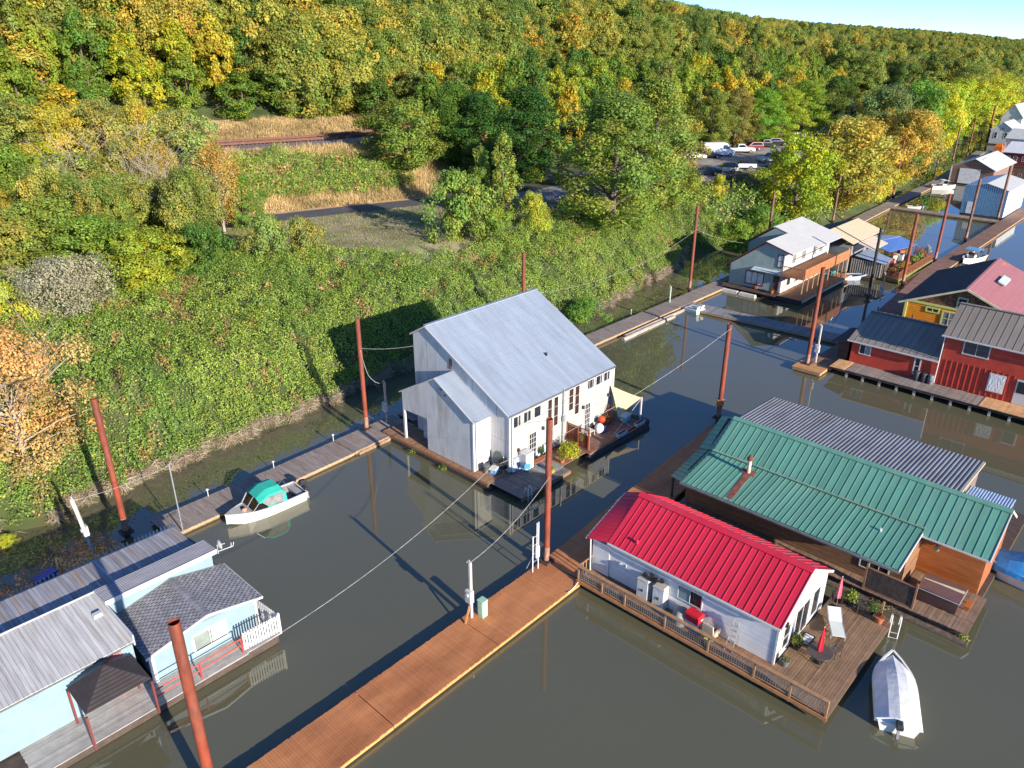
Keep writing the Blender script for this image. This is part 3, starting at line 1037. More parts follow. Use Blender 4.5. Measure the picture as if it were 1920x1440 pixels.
# main roof: fine ribbed metal
RIB = mat('ribbed_grey_metal', (.285, .33, .395), .45, metal=.1, var=.09, scale=.7, stretch=(2.2, .4, .4), attr=.02, col2=(.25, .295, .355), c2amt=.3, bump=.08, bscale=3)
def course_roof(root, off, eL, eR, rL, rR, n, m, name='roof', lift=.025):
    """roof slope in overlapping courses parallel to the eave"""
    eL, eR, rL, rR = map(Vector, (eL, eR, rL, rR))
    nr = (eR - eL).cross(rL - eL).normalized()
    if nr.z < 0: nr = -nr
    mb = MB(off)
    for i in range(n):
        a, b = eL.lerp(rL, i / n), eR.lerp(rR, i / n)
        c, d = eR.lerp(rR, (i + 1) / n), eL.lerp(rL, (i + 1) / n)
        mb.cur = random.random()
        mb.poly([a + nr * lift, b + nr * lift, c, d])
        mb.poly([a, b, b + nr * lift, a + nr * lift])
    mb.poly([eL - nr * .1, eR - nr * .1, rR - nr * .1, rL - nr * .1])
    mb.poly([eL - nr * .1, eL + nr * lift, rL, rL - nr * .1])
    mb.poly([eR - nr * .1, eR + nr * lift, rR, rR - nr * .1])
    mb.poly([eL - nr * .1, eR - nr * .1, eR + nr * lift, eL + nr * lift])
    return mb.build(name, m, root, fix=False)
course_roof(Wh, O, (X0 - .15, 33.85, 5.215), (X1 + .2, 33.85, 5.215), (X0 - .15, 42.69, 9.95), (X1 + .2, 42.69, 9.95), 62, RIB, lift=.022)
course_roof(Wh, O, (X0 - .15, 44.5, 8.92), (X1 + .2, 44.5, 8.92), (X0 - .15, 42.71, 9.95), (X1 + .2, 42.71, 9.95), 12, RIB, lift=.022)
MB(O).beam((X0 - .15, 42.7, 10.0), (X1 + .2, 42.7, 10.0), .3, .07).build('ridge_cap', RIB, Wh)
tm = MB(O)
tm.beam((X0 - .17, 33.85, 5.165), (X0 - .17, 42.69, 9.90), .04, .12)
tm.beam((X0 - .17, 42.69, 9.90), (X0 - .17, 44.5, 8.86), .04, .12)
tm.build('rake_trim', TRIM, Wh)
MB(O).beam((X0 - .15, 33.82, 5.15), (X1 + .2, 33.82, 5.15), .08, .08).build('gutter', mat('dark_gutter', (.12, .12, .13), .5), Wh)
MB(O).tube([(43.6, 36.9, 6.85), (43.6, 36.9, 7.1)], .09, 8).build('roof_vent', BLACK, Wh)
for x, y in ((X0 - .02, Y0 - .02), (X1 + .0, Y0 - .02)):
    MB(O).box(x - .06, x + .1, y - .06, y + .1, ZD, 5.1).build('corner_board', TRIM, Wh)
MB(O).tube([(X0 + .18, Y0 - .12, 5.0), (X0 + .18, Y0 - .12, .7)], .05, 8).build('downspout', TRIM, Wh, smooth=True)
RV = mat('rust_vent', (.30, .11, .05), .8, var=.3, scale=8)
MB(O).box(X0 - .06, X0, 39.85, 40.15, 7.15, 7.95).build('rusty_vent', RV, Wh)
# front windows
for (a0, a1, z0, z1, cs) in [(36.43, 37.32, 3.98, 4.97, [(.6, .8)]), (37.54, 38.44, 4.0, 4.97, [(.5, .66)]), (38.66, 39.56, 4.0, 4.98, [(.05, .15)]),
                         (45.2, 46.1, 4.18, 5.06, [(.3, .4), (.75, .85)]), (46.3, 47.2, 4.18, 5.06, [(.7, .85)]), (47.34, 48.24, 4.18, 5.06, [(.55, .75)])]:
    window(Wh, O, 'y-', Y0 - .016, a0, a1, z0, z1, TRIM, GLASS, 1, 1, fw=.07, curtain=cs, cm=CURT)
BROWNG = mat_glass('dark_brown_glass', (.045, .026, .018), .12)
for (a0, a1, z0, z1) in [(40.33, 40.88, 2.45, 5.0), (41.05, 41.62, 2.45, 4.98), (42.88, 43.5, 3.1, 5.03), (43.65, 44.25, 2.5, 5.04)]:
    window(Wh, O, 'y-', Y0 - .016, a0, a1, z0, z1, TRIM, BROWNG, 1, 3, fw=.05, out=.03)
def french_door(a0, a1, z0, z1):
    f = window(Wh, O, 'y-', Y0 - .016, a0, a0 + (a1 - a0) * .62, z0, z1, TRIM, GLASS, 3, 5, fw=.06, name='french_door')
    mb = MB(O)
    wbox(mb, 'y-', Y0 - .016, a0 + (a1 - a0) * .64, a1, z0, z1, 0, .05)
    d = mb.build('door', TRIM, Wh)
    mb = MB(O)
    wbox(mb, 'y-', Y0 - .016, a0 + (a1 - a0) * .68, a0 + (a1 - a0) * .71, z0 + .95, z0 + 1.1, .05, .1)
    mb.build('handle', STEEL, d)
french_door(38.2, 39.6, .62, 2.92)
french_door(45.0, 46.2, .62, 3.02)
for a, z in ((37.0, 1.95), (39.75, 2.75), (44.7, 2.75), (48.1, 2.7)):
    MB(O).box(a - .08, a + .08, Y0 - .2, Y0 - .02, z, z + .25).build('wall_lamp', mat('lamp_bronze', (.05, .045, .04), .4), Wh)
# grey conduit mast on the front wall
mb = MB(O)
mb.tube([(42.15, Y0 - .12, .6), (42.15, Y0 - .12, 5.3)], .05, 8)
mb.tube([(42.15, Y0 - .18, 2.6), (42.15, Y0 - .18, 3.1)], .14, 10)
mb.build('service_mast', STEEL, Wh, smooth=True)

# annex with its own gable
AX, AY0, AY1 = 34.31, 35.86, 43.87
ag = lambda y: (4.80 + (y - AY0) * (6.98 - 4.80) / (39.79 - AY0)) if y < 39.79 else 6.98 - (y - 39.79) * (6.98 - 4.68) / (AY1 - 39.79)
mb = MB(O)
mb.poly([(AX, AY0, ZD), (AX, AY0, 4.8), (AX, 39.79, 6.98), (AX, AY1, 4.68), (AX, AY1, 3.1), (AX, 41.0, 3.2), (AX, 41.0, ZD)])
mb.poly([(AX, AY0, ZD), (X0, AY0, ZD), (X0, AY0, 4.8), (AX, AY0, 4.8)])
mb.poly([(AX + .08, 41.0, ZD), (X0, 41.0, ZD), (X0, 41.0, 4.2), (AX + .08, 41.0, 4.2)])
mb.poly([(AX, AY1, 3.1), (X0, AY1, 3.1), (X0, AY1, 4.68), (AX, AY1, 4.68)])
mb.build('annex_wall', WHITE_D, Wh, fix=False)
for (a, b) in ((AY0 + .02, 38.4), (38.43, 41.0)):
    m2 = MB(O)
    m2.hexa([(AX - .014, a, ZD), (AX, a, ZD), (AX, b, ZD), (AX - .014, b, ZD)], [(AX - .014, a, 2.0), (AX, a, 2.0), (AX, b, 2.0), (AX - .014, b, 2.0)])
    m2.build('wall_panel', sheet, Wh)
for (a, b) in ((AY0 + .02, 37.2), (37.23, 38.5), (38.53, 39.79), (39.82, 40.98)):
    m2 = MB(O)
    m2.hexa([(AX - .012, a, 2.02), (AX, a, 2.02), (AX, b, 2.02), (AX - .012, b, 2.02)], [(AX - .012, a, ag(a) - .03), (AX, a, ag(a) - .03), (AX, b, ag(b) - .03), (AX - .012, b, ag(b) - .03)])
    m2.build('wall_panel', sheet, Wh)
m2 = MB(O)
m2.hexa([(AX - .012, 41.0, 3.22), (AX, 41.0, 3.22), (AX, AY1, 3.12), (AX - .012, AY1, 3.12)], [(AX - .012, 41.0, ag(41.0) - .03), (AX, 41.0, ag(41.0) - .03), (AX, AY1, ag(AY1) - .03), (AX - .012, AY1, ag(AY1) - .03)])
m2.build('wall_panel', sheet, Wh)
course_roof(Wh, O, (AX - .12, 35.62, 4.72), (X0 - .02, 35.62, 4.72), (AX - .12, 39.79, 7.06), (X0 - .02, 39.79, 7.06), 28, RIB, lift=.022)
course_roof(Wh, O, (AX - .12, 44.05, 4.66), (X0 - .02, 44.05, 4.66), (AX - .12, 39.81, 7.06), (X0 - .02, 39.81, 7.06), 28, RIB, lift=.022)
tm = MB(O)
tm.beam((AX - .14, 35.62, 4.66), (AX - .14, 39.79, 7.0), .04, .1)
tm.beam((AX - .14, 39.79, 7.0), (AX - .14, 44.05, 4.60), .04, .1)
tm.build('rake_trim', TRIM, Wh)
MB(O).box(AX - .05, AX + .13, AY1 - .22, AY1 - .04, ZD, 3.1).build('post', TRIM, Wh)
MB(O).box(AX - .04, AX + .12, AY0 - .04, AY0 + .1, ZD, 4.7).build('corner_board', TRIM, Wh)
MB(O).tube([(AX + .22, AY0 - .1, 4.65), (AX + .22, AY0 - .1, .65)], .05, 8).build('downspout', TRIM, Wh, smooth=True)
d = MB(O).box(34.9, 35.85, AY0 - .05, AY0, .62, 2.85).build('door', WHITE, Wh)
MB(O).box(35.0, 35.07, AY0 - .11, AY0 - .05, 1.5, 1.62).build('handle', STEEL, d)
for y, z in ((38.8, 5.85), (39.2, 6.2)):
    MB(O).box(AX - .03, AX - .012, y - .14, y + .14, z, z + .12).build('rust_scar', RV, Wh)
# float deck round the house
fd = MB(O)
fd.box(33.9, 49.6, 34.0, 45.9, .12, .36)
fd.box(42.5, 49.6, 31.1, 34.0, .12, .36)
fd.build('float_frame', WOOD_D, Wh)
planks(Wh, O, 'deck_boards', WOOD_B, (33.85, 33.9, 0), (0, 12.2, 0), (2.3, 0, 0), 0, .15, z=.52)
planks(Wh, O, 'deck_boards', mat('grey_deck_wood', (.155, .14, .13), .8, var=.15, scale=2, attr=.2, bump=.15), (34.1, 30.85, 0), (5.4, 0, 0), (0, 3.05, 0), 0, .15, z=.48)
planks(Wh, O, 'deck_boards', mat('red_brown_deck', (.20, .105, .075), .7, var=.15, scale=2, attr=.15), (42.4, 31.35, 0), (7.3, 0, 0), (0, 2.55, 0), 0, .15, z=.5)
planks(Wh, O, 'deck_boards', WOOD_B, (39.5, 31.7, 0), (2.9, 0, 0), (0, 2.2, 0), 0, .15, z=.46)
fm = MB(O)
fm.tube([(34.3, 31.1, .1), (39.3, 31.1, .1)], .27, 10)
fm.tube([(42.2, 31.3, .05), (49.9, 31.0, .05)], .33, 10)
fm.tube([(34.0, 33.7, 0), (34.0, 45.6, 0)], .28, 10)
fm.build('float_logs', mat('black_float_log', (.035, .032, .032), .75, var=.3, scale=2), Wh, smooth=True)
rb = MB(O)
rb.beam((42.4, 31.32, .36), (49.7, 31.1, .36), .1, .24)
rb.beam((34.1, 30.83, .32), (39.5, 30.83, .32), .08, .22)
rb.beam((33.8, 33.9, .38), (33.8, 46.1, .38), .08, .22)
rb.build('rim_boards', mat('brown_rim', (.23, .12, .065), .7, attr=.1), Wh)

# ================================================================== RED METAL ROOF HOUSE
Rh = thing('red_roof_house', 'small white float house under a bright red metal roof', 'house', (34.1, 16.6, 0))
O = Rh.location
RX0, RX1, RY0, RY1 = 31.25, 37.05, 10.75, 22.4
RR = mat('red_metal', (.60, .026, .056), .4, var=.06, scale=.8, stretch=(.35, 1.6, .5), attr=.06, col2=(.52, .045, .075), c2amt=.4, spec=.45)
WSID = mat('white_siding_board', (.66, .65, .63), .5, var=.06, scale=2, attr=.07)  # long side tinted lighter than the gable to make up for grazing sun
prism_wall(Rh, O, 'x', [(RX0, .6), (RX1, .6), (RX1, 3.35), (34.15, 4.98), (RX0, 3.35)], RY0, RY1 - 1.2, WHITE)
MB(O).box(RX0 - .1, RX1, RY1 - 1.2, RY1, .6, 2.75).build('porch_wall', WHITE, Rh)
siding(Rh, O, 'x-', RX0, RY0, RY1 - 1.2, .62, 3.3, WSID, step=.15, proud=.03)
siding(Rh, O, 'x-', RX0 - .1, RY1 - 1.2, RY1, .62, 2.75, WSID, step=.13, proud=.016)
# gable end faces the sun
seam_roof(Rh, O, (30.95, 10.55, 3.22), (30.95, 21.2, 3.22), (34.15, 10.55, 5.1), (34.15, 21.2, 5.1), 26, RR, rib=.028, ribw=.03)
seam_roof(Rh, O, (37.4, 21.2, 3.2), (37.4, 10.55, 3.2), (34.15, 21.2, 5.1), (34.15, 10.55, 5.1), 26, RR, rib=.028, ribw=.03)
seam_roof(Rh, O, (30.75, 22.6, 2.95), (34.25, 22.35, 4.6), (30.95, 21.22, 3.2), (34.15, 21.22, 5.07), 13, RR, rib=.03)
seam_roof(Rh, O, (34.25, 22.35, 4.6), (37.6, 22.6, 2.9), (34.15, 21.22, 5.07), (37.4, 21.22, 3.18), 13, RR, rib=.03)
rc = MB(O)
rc.hexa([(33.87, 10.5, 4.98), (34.15, 10.5, 5.14), (34.15, 21.25, 5.14), (33.87, 21.25, 4.98)], [(33.86, 10.5, 5.02), (34.15, 10.5, 5.2), (34.15, 21.25, 5.2), (33.86, 21.25, 5.02)])
rc.hexa([(34.15, 10.5, 5.14), (34.43, 10.5, 4.98), (34.43, 21.25, 4.98), (34.15, 21.25, 5.14)], [(34.15, 10.5, 5.2), (34.44, 10.5, 5.02), (34.44, 21.25, 5.02), (34.15, 21.25, 5.2)])
rc.build('ridge_cap', RR, Rh)
tm = MB(O)
tm.beam((30.95, 10.53, 3.14), (34.15, 10.53, 5.02), .05, .14)
tm.beam((34.15, 10.53, 5.02), (37.4, 10.53, 3.12), .05, .14)
tm.build('rake_trim', TRIM, Rh)
gt = MB(O)
gt.beam((30.9, 10.55, 3.13), (30.9, 21.2, 3.13), .1, .1)
gt.beam((30.75, 22.66, 2.88), (34.25, 22.41, 4.53), .07, .08)
gt.tube([(30.75, 22.3, 3.0), (30.78, 22.25, .7)], .045, 6)
gt.build('gutter', TRIM, Rh)
MB(O).tube([(31.55, 19.6, 3.6), (31.55, 19.6, 3.85)], .07, 8).build('roof_vent', RR, Rh)
window(Rh, O, 'x-', RX0 - .03, 15.0, 16.55, 1.66, 2.62, TRIM, GLASS, 2, 1, fw=.06, curtain=[(.53, .98)], cm=mat('green_grey_blind', (.20, .27, .27), .5))
# gable end: tall windows, glazed door
gw = MB(O)
for z0, z1, f in ((.62, 3.3, None),):
    pass
window(Rh, O, 'y-', RY0, 31.9, 32.75, 1.0, 2.5, TRIM, GLASS, 1, 2, fw=.08)
dd = window(Rh, O, 'y-', RY0, 33.3, 35.1, .65, 2.75, TRIM, GLASS, 2, 1, fw=.09, name='patio_door')
window(Rh, O, 'y-', RY0, 35.4, 36.4, .9, 2.75, TRIM, GLASS, 1, 1, fw=.08)
for x in (RX0, RX1):
    MB(O).box(x - .06, x + .06, RY0 - .05, RY0 + .06, .6, 3.25).build('corner_board', TRIM, Rh)
MB(O).box(31.75, 31.95, RY0 - .2, RY0 - .02, 2.75, 3.0).build('wall_lamp', BLACK, Rh)
# decks
planks(Rh, O, 'deck_boards', WOOD_B, (29.75, 22.4, 0), (0, -11.7, 0), (1.5, 0, 0), 0, .15, z=.6)
planks(Rh, O, 'deck_boards', mat('warm_brown_deck', (.235, .145, .085), .75, var=.14, scale=2, attr=.14), (29.8, 10.7, 0), (0, -3.4, 0), (9.0, 0, 0), 0, .15, z=.58)
fm = MB(O)
fm.box(29.9, 37.6, 10.8, 22.3, .1, .5)
fm.box(30.0, 38.5, 7.5, 10.8, .1, .5)
fm.build('float_frame', WOOD_D, Rh)
fm = MB(O)
fm.beam((29.72, 22.45, .48), (29.72, 7.3, .48), .06, .2)
fm.build('rim_board', mat('orange_rim', (.45, .20, .08), .7), Rh)
MB(O).beam((38.85, 10.7, .46), (38.85, 7.3, .46), .06, .2).build('rim_board', mat('orange_rim', (0, 0, 0)), Rh)
# wooden rail with hog wire panels along the water side
RAILW = mat('rail_wood', (.36, .20, .10), .7, var=.15, scale=3, attr=.1)
HOG = mat('hog_wire', (.40, .40, .39), .4, metal=.6)
posts = [22.35, 20.6, 19.0, 16.35, 13.7, 11.1, 9.2, 7.4]
for y in posts:
    MB(O).box(29.72, 29.82, y - .05, y + .05, .3, 1.55).build('rail_post', RAILW, Rh)
MB(O).box(29.66, 29.88, 7.35, 22.4, 1.55, 1.6).build('top_rail', RAILW, Rh)
MB(O).box(29.74, 29.80, 7.35, 22.4, .68, .74).build('bottom_rail', RAILW, Rh)
MB(O).box(29.86, 31.2, 22.34, 22.42, 1.53, 1.58).build('top_rail', RAILW, Rh)
for x in (30.2, 30.5, 30.8):
    MB(O).box(x - .03, x + .03, 22.34, 22.4, .6, 1.53).build('rail_post', RAILW, Rh)
for y0, y1 in zip(posts[:-1], posts[1:]):
    mb = MB(O)
    n_ = int((y0 - y1 - .1) / .13)
    for i in range(n_ + 1):
        y = y1 + .05 + (y0 - y1 - .1) * i / n_
        mb.beam((29.77, y, .74), (29.77, y, 1.55), .016, .016)
    for j in range(1, 6):
        z = .74 + .81 * j / 6
        mb.beam((29.77, y1 + .05, z), (29.77, y0 - .05, z), .016, .016)
    mb.build('wire_panel', HOG, Rh)

# ================================================================== GREEN METAL ROOF HOUSE
Gh = thing('green_roof_house', 'long brown wood float house under a two level green metal roof', 'house', (46, 13, 0))
O = Gh.location
GR = mat('green_metal', (.115, .295, .215), .5, var=.09, scale=.9, stretch=(.35, 1.6, .5), attr=.07, col2=(.145, .30, .225), c2amt=.5, bump=.05, bscale=4)
LAPB = mat('brown_lap_siding', (.20, .105, .055), .65, var=.18, scale=2, stretch=(1, 1, 4), attr=.2)
LAPO = mat('orange_cedar_siding', (.42, .125, .03), .5, var=.16, scale=2, stretch=(.5, .5, 5), attr=.14)
prism_wall(Gh, O, 'x', [(41.6, .45), (49.2, .45), (49.2, 3.4), (46.7, 5.15), (44.2, 3.55), (41.6, 3.05)], 8.0, 22.3, mat('dark_brown_wall', (.07, .045, .03), .7))
prism_wall(Gh, O, 'x', [(44.45, .45), (49.2, .45), (49.2, 3.4), (46.7, 5.15), (44.45, 3.62)], 4.6, 8.0, mat('cedar_wall', (.32, .11, .04), .6))
siding(Gh, O, 'x-', 41.6, 8.05, 22.3, .5, 3.0, LAPB, step=.2, proud=.025)
siding(Gh, O, 'x-', 44.45, 4.62, 8.0, .6, 3.55, LAPO, step=.17, proud=.025)
siding(Gh, O, 'y-', 8.0, 41.6, 44.4, .6, 2.95, LAPB, step=.2, proud=.02)
seam_roof(Gh, O, (40.15, 7.95, 2.98), (40.05, 21.85, 2.98), (44.2, 7.95, 3.72), (44.15, 21.85, 3.72), 36, GR, rib=.028, ribw=.03)
seam_roof(Gh, O, (44.0, 7.98, 3.74), (44.0, 21.8, 3.74), (46.75, 7.98, 5.35), (46.75, 21.8, 5.35), 30, GR, rib=.028, ribw=.03)
seam_roof(Gh, O, (43.65, 4.35, 3.53), (43.65, 7.96, 3.53), (46.75, 4.35, 5.35), (46.75, 7.96, 5.35), 8, GR, rib=.028, ribw=.03)
seam_roof(Gh, O, (49.6, 21.8, 3.55), (49.6, 4.35, 3.55), (46.75, 21.8, 5.35), (46.75, 4.35, 5.35), 36, GR, rib=.028, ribw=.03)
# shaded strip that falls away beyond the left end
seam_roof(Gh, O, (41.5, 23.5, 2.12), (44.5, 23.2, 3.12), (40.05, 21.87, 2.97), (44.15, 21.87, 3.71), 9, GR, rib=.04)
seam_roof(Gh, O, (44.6, 23.2, 3.2), (47.4, 23.15, 4.75), (44.05, 21.82, 3.76), (46.75, 21.82, 5.34), 7, GR, rib=.04)
rc = MB(O)
rc.hexa([(46.5, 4.3, 5.24), (46.75, 4.3, 5.38), (46.75, 21.85, 5.38), (46.5, 21.85, 5.24)], [(46.5, 4.3, 5.29), (46.75, 4.3, 5.44), (46.75, 21.85, 5.44), (46.5, 21.85, 5.29)])
rc.hexa([(46.75, 4.3, 5.38), (47.0, 4.3, 5.24), (47.0, 21.85, 5.24), (46.75, 21.85, 5.38)], [(46.75, 4.3, 5.44), (47.0, 4.3, 5.29), (47.0, 21.85, 5.29), (46.75, 21.85, 5.44)])
rc.build('ridge_cap', GR, Gh)
MB(O).beam((44.1, 7.9, 3.79), (44.05, 21.85, 3.79), .24, .05).build('roof_flashing', mat('faded_green_metal', (.19, .33, .25), .6, var=.15, scale=2, col2=(.28, .24, .18), c2amt=.4), Gh)
tm = MB(O)
tm.beam((43.6, 4.33, 3.47), (46.75, 4.33, 5.3), .05, .14)
tm.beam((46.75, 4.33, 5.3), (49.6, 4.33, 3.5), .05, .14)
tm.beam((40.1, 7.92, 2.93), (43.7, 7.92, 3.6), .05, .14)
tm.beam((43.6, 4.33, 3.48), (43.6, 7.9, 3.48), .06, .1)
tm.build('roof_trim', TRIM, Gh)
MB(O).beam((40.02, 7.9, 2.9), (39.95, 21.9, 2.9), .12, .12).build('gutter', mat('grey_gutter', (.16, .17, .18), .5), Gh)
MB(O).box(41.68, 41.8, 23.36, 23.48, .3, 2.14).build('porch_post', WOOD_D, Gh)
ch = MB(O)
ch.tube([(43.2, 18.7, 3.5), (43.2, 18.7, 4.55)], .12, 10)
c_ = ch.build('chimney_pipe', mat('buff_pipe', (.62, .50, .38), .6), Gh, smooth=True)
MB(O).lathe((43.2, 18.7, 4.5), [(.13, 0), (.22, .08), (.22, .2), (.12, .3), (.15, .34), (.05, .42)], 10).build('chimney_cap', mat('rusty_cap', (.16, .06, .03), .8), c_, smooth=True)
RS = mat('rust_stained_metal', (.21, .075, .05), .7, var=.3, scale=3)
st = MB(O)
st.hexa([(40.3, 18.3, 3.03), (40.3, 18.72, 3.03), (43.3, 18.9, 3.575), (43.3, 18.45, 3.575)], [(40.3, 18.3, 3.05), (40.3, 18.72, 3.05), (43.3, 18.9, 3.6), (43.3, 18.45, 3.6)])
st.hexa([(43.0, 18.2, 3.525), (43.0, 19.15, 3.525), (43.5, 19.1, 3.61), (43.5, 18.3, 3.61)], [(43.0, 18.2, 3.575), (43.0, 19.15, 3.575), (43.5, 19.1, 3.665), (43.5, 18.3, 3.665)])
st.build('rust_streak', RS, Gh)
MB(O).tube([(42.6, 9.9, 3.42), (42.6, 9.9, 3.62)], .07, 8).build('roof_vent', TRIM, Gh)
window(Gh, O, 'x-', 41.575, 8.7, 10.4, 1.25, 2.05, TRIM, GLASS, 3, 1, fw=.07)
window(Gh, O, 'x-', 41.575, 14.9, 16.2, 1.75, 2.4, TRIM, GLASS, 2, 1, fw=.05)
lampg = MB(O)
lampg.lathe((44.2, 7.1, 2.55), [(.03, .35), (.12, .28), (.13, .05), (.05, 0)][::-1], 8)
lampg.build('wall_lamp', mat('glass_lantern', (.30, .27, .22), .3), Gh)
# low corrugated roof behind
CORR = mat('corrugated_steel', (.215, .215, .225), .5, metal=.2, var=.14, scale=1, stretch=(.4, 2, 1), col2=(.17, .15, .14), c2amt=.35)
def corrugated(root, off, a, b, c, d, n, m, amp=.05, name='corrugated_roof'):
    """a-b eave, d-c ridge; n waves across"""
    a, b, c, d = map(Vector, (a, b, c, d))
    nr = (b - a).cross(d - a).normalized()
    if nr.z < 0: nr = -nr
    mb = MB(off)
    K = n * 4
    pts = []
    for i in range(K + 1):
        h = nr * (amp * (0, 1, 1, 0)[i % 4])
        t = i / K
        pts.append((a.lerp(b, t) + h, d.lerp(c, t) + h))
    for p, q in zip(pts[:-1], pts[1:]):
        mb.poly([p[0], q[0], q[1], p[1]])
    return mb.build(name, m, root, fix=False)
corrugated(Gh, O, (49.5, 7.65, 3.5), (49.5, 23.3, 3.5), (56.4, 23.3, 3.15), (56.4, 7.65, 3.15), 58, CORR)
corrugated(Gh, O, (49.5, 4.9, 3.15), (49.5, 7.55, 3.15), (52.6, 7.55, 3.05), (52.6, 4.9, 3.05), 16, mat('pale_blue_corrugated', (.34, .42, .55), .4, metal=.2), amp=.03)
sh = MB(O)
sh.box(49.3, 56.2, 7.8, 23.1, .4, 3.0)
sh.build('rear_wall', mat('grey_plank_wall', (.20, .16, .13), .8, var=.2, scale=2), Gh)
sh = MB(O)
for x in (50.2, 52.4):
    sh.box(x, x + .12, 4.95, 5.07, .3, 3.02)
sh.build('porch_post', WOOD_T, Gh)
MB(O).beam((56.43, 7.62, 3.08), (49.5, 7.62, 3.43), .05, .16).build('roof_edge', mat('tan_edge', (.45, .36, .25), .7), Gh)
planks(Gh, O, 'deck_boards', mat('weathered_deck', (.245, .155, .105), .8, var=.15, scale=2, attr=.18), (40.45, 4.05, 0), (0, 18.2, 0), (1.2, 0, 0), 0, .2, z=.58)
planks(Gh, O, 'deck_boards', mat('weathered_deck', (0, 0, 0)), (41.7, 4.05, 0), (0, 3.9, 0), (2.75, 0, 0), 0, .2, z=.585)
fm = MB(O)
fm.box(40.6, 56, 4.3, 22.4, .05, .42)
fm.build('float_frame', WOOD_D, Gh)
fm = MB(O)
fm.tube([(40.35, 3.9, .05), (40.35, 13.5, .05)], .2, 8)
fm.build('float_log', LOG, Gh, smooth=True)

# ================================================================== RED HOUSE (right edge)
Re = thing('red_house', 'barn red float house with taupe seamed roofs at two heights', 'house', (77, 14, 0))
O = Re.location
BR = mat('barn_red', (.50, .060, .034), .6, var=.1, scale=1.5, col2=(.42, .05, .03))
TAU = mat('taupe_metal', (.24, .205, .17), .45, var=.10, scale=1, stretch=(.35, 1.6, .5), attr=.06)
prism_wall(Re, O, 'x', [(74.35, .8), (84, .8), (84, 3.3), (79.4, 4.6), (74.35, 3.15)], 15.7, 23.6, BR)
prism_wall(Re, O, 'x', [(74.4, .8), (80.8, .8), (80.8, 5.8), (77.6, 7.65), (74.4, 5.75)], 0, 15.65, BR)
seam_roof(Re, O, (74.05, 15.75, 3.15), (74.05, 23.95, 3.15), (79.4, 15.75, 4.72), (79.4, 23.95, 4.72), 13, TAU, rib=.028, ribw=.03)
seam_roof(Re, O, (84.3, 23.95, 3.3), (84.3, 15.75, 3.3), (79.4, 23.95, 4.72), (79.4, 15.75, 4.72), 13, TAU, rib=.028, ribw=.03)
seam_roof(Re, O, (74.05, 0, 5.68), (74.05, 15.85, 5.68), (77.6, 0, 7.8), (77.6, 15.85, 7.8), 26, TAU, rib=.028, ribw=.03)
seam_roof(Re, O, (81.1, 15.85, 5.7), (81.1, 0, 5.7), (77.6, 15.85, 7.8), (77.6, 0, 7.8), 26, TAU, rib=.028, ribw=.03)
MB(O).beam((79.4, 15.75, 4.78), (79.4, 23.95, 4.78), .3, .06).build('ridge_cap', TAU, Re)
MB(O).beam((77.6, 0, 7.86), (77.6, 15.85, 7.86), .3, .06).build('ridge_cap', TAU, Re)
gt = MB(O)
gt.beam((73.98, 15.75, 3.06), (73.98, 24, 3.06), .13, .12)
gt.beam((73.98, 0, 5.6), (73.98, 15.95, 5.6), .13, .12)
gt.tube([(74.2, 15.72, 5.5), (74.25, 15.75, .9)], .05, 6)
gt.build('gutter', TRIM, Re)
for y in np.arange(9.7, 15.5, .46):
    MB(O).box(74.36, 74.4, y - .03, y + .03, .85, 3.35).build('batten', BR, Re)
for y in np.arange(1.7, 7.0, .46):
    MB(O).box(74.36, 74.4, y - .03, y + .03, .85, 3.35).build('batten', BR, Re)
window(Re, O, 'x-', 74.35, 21.75, 22.85, 1.85, 2.88, TRIM, GLASS, 2, 1, fw=.09, curtain=[(0, .45)], cm=mat('dull_blind', (.25, .28, .32), .6))
window(Re, O, 'x-', 74.35, 17.2, 17.78, 1.2, 2.9, TRIM, GLASS, 1, 2, fw=.1, name='narrow_door')
window(Re, O, 'x-', 74.4, 12.0, 14.15, 4.2, 5.5, TRIM, GLASS, 2, 1, fw=.1, curtain=[(.02, .48), (.52, .98)], cm=mat('brown_screen', (.10, .08, .075), .7))
ps = MB(O)
ps.box(74.3, 74.4, 10.3, 11.6, 1.4, 3.1)
ps_ = ps.build('window', TRIM, Re)
MB(O).box(74.28, 74.3, 10.4, 11.5, 1.48, 3.02).build('plastic_sheet', mat('white_plastic_sheet', (.72, .72, .72), .35, var=.18, scale=4, stretch=(1, 2, .7), bump=.8, bscale=4), ps_)
dd = MB(O).box(74.33, 74.4, 8.3, 9.45, .85, 3.1).build('door', TRIM, Re)
MB(O).box(74.31, 74.33, 8.42, 9.33, 1.9, 2.95).build('pane', GLASS, dd)
planks(Re, O, 'deck_boards', WOOD_G, (71.95, 24.4, 0), (0, -13, 0), (2.4, 0, 0), 0, .2, z=.8)
planks(Re, O, 'deck_boards', mat('new_tan_boards', (.60, .34, .16), .7, attr=.08), (71.9, 11.4, 0), (0, -11, 0), (2.45, 0, 0), 0, .2, z=.83)
planks(Re, O, 'deck_boards', mat('new_tan_boards', (0, 0, 0)), (71.8, 24.5, 0), (0, -1.4, 0), (2.5, 0, 0), 0, .2, z=.84)
fm = MB(O)
for y in np.arange(1.2, 24.4, 1.55):
    fm.box(72.1, 72.3, y - .1, y + .1, .02, .74)
fm.build('deck_legs', mat('pale_leg', (.45, .40, .34), .8), Re, kind='stuff')
fm = MB(O)
fm.box(72.0, 72.12, .5, 24.4, .52, .72)
fm.box(73.2, 84, .5, 24.2, .05, .7)
fm.build('deck_frame', WOOD_D, Re)

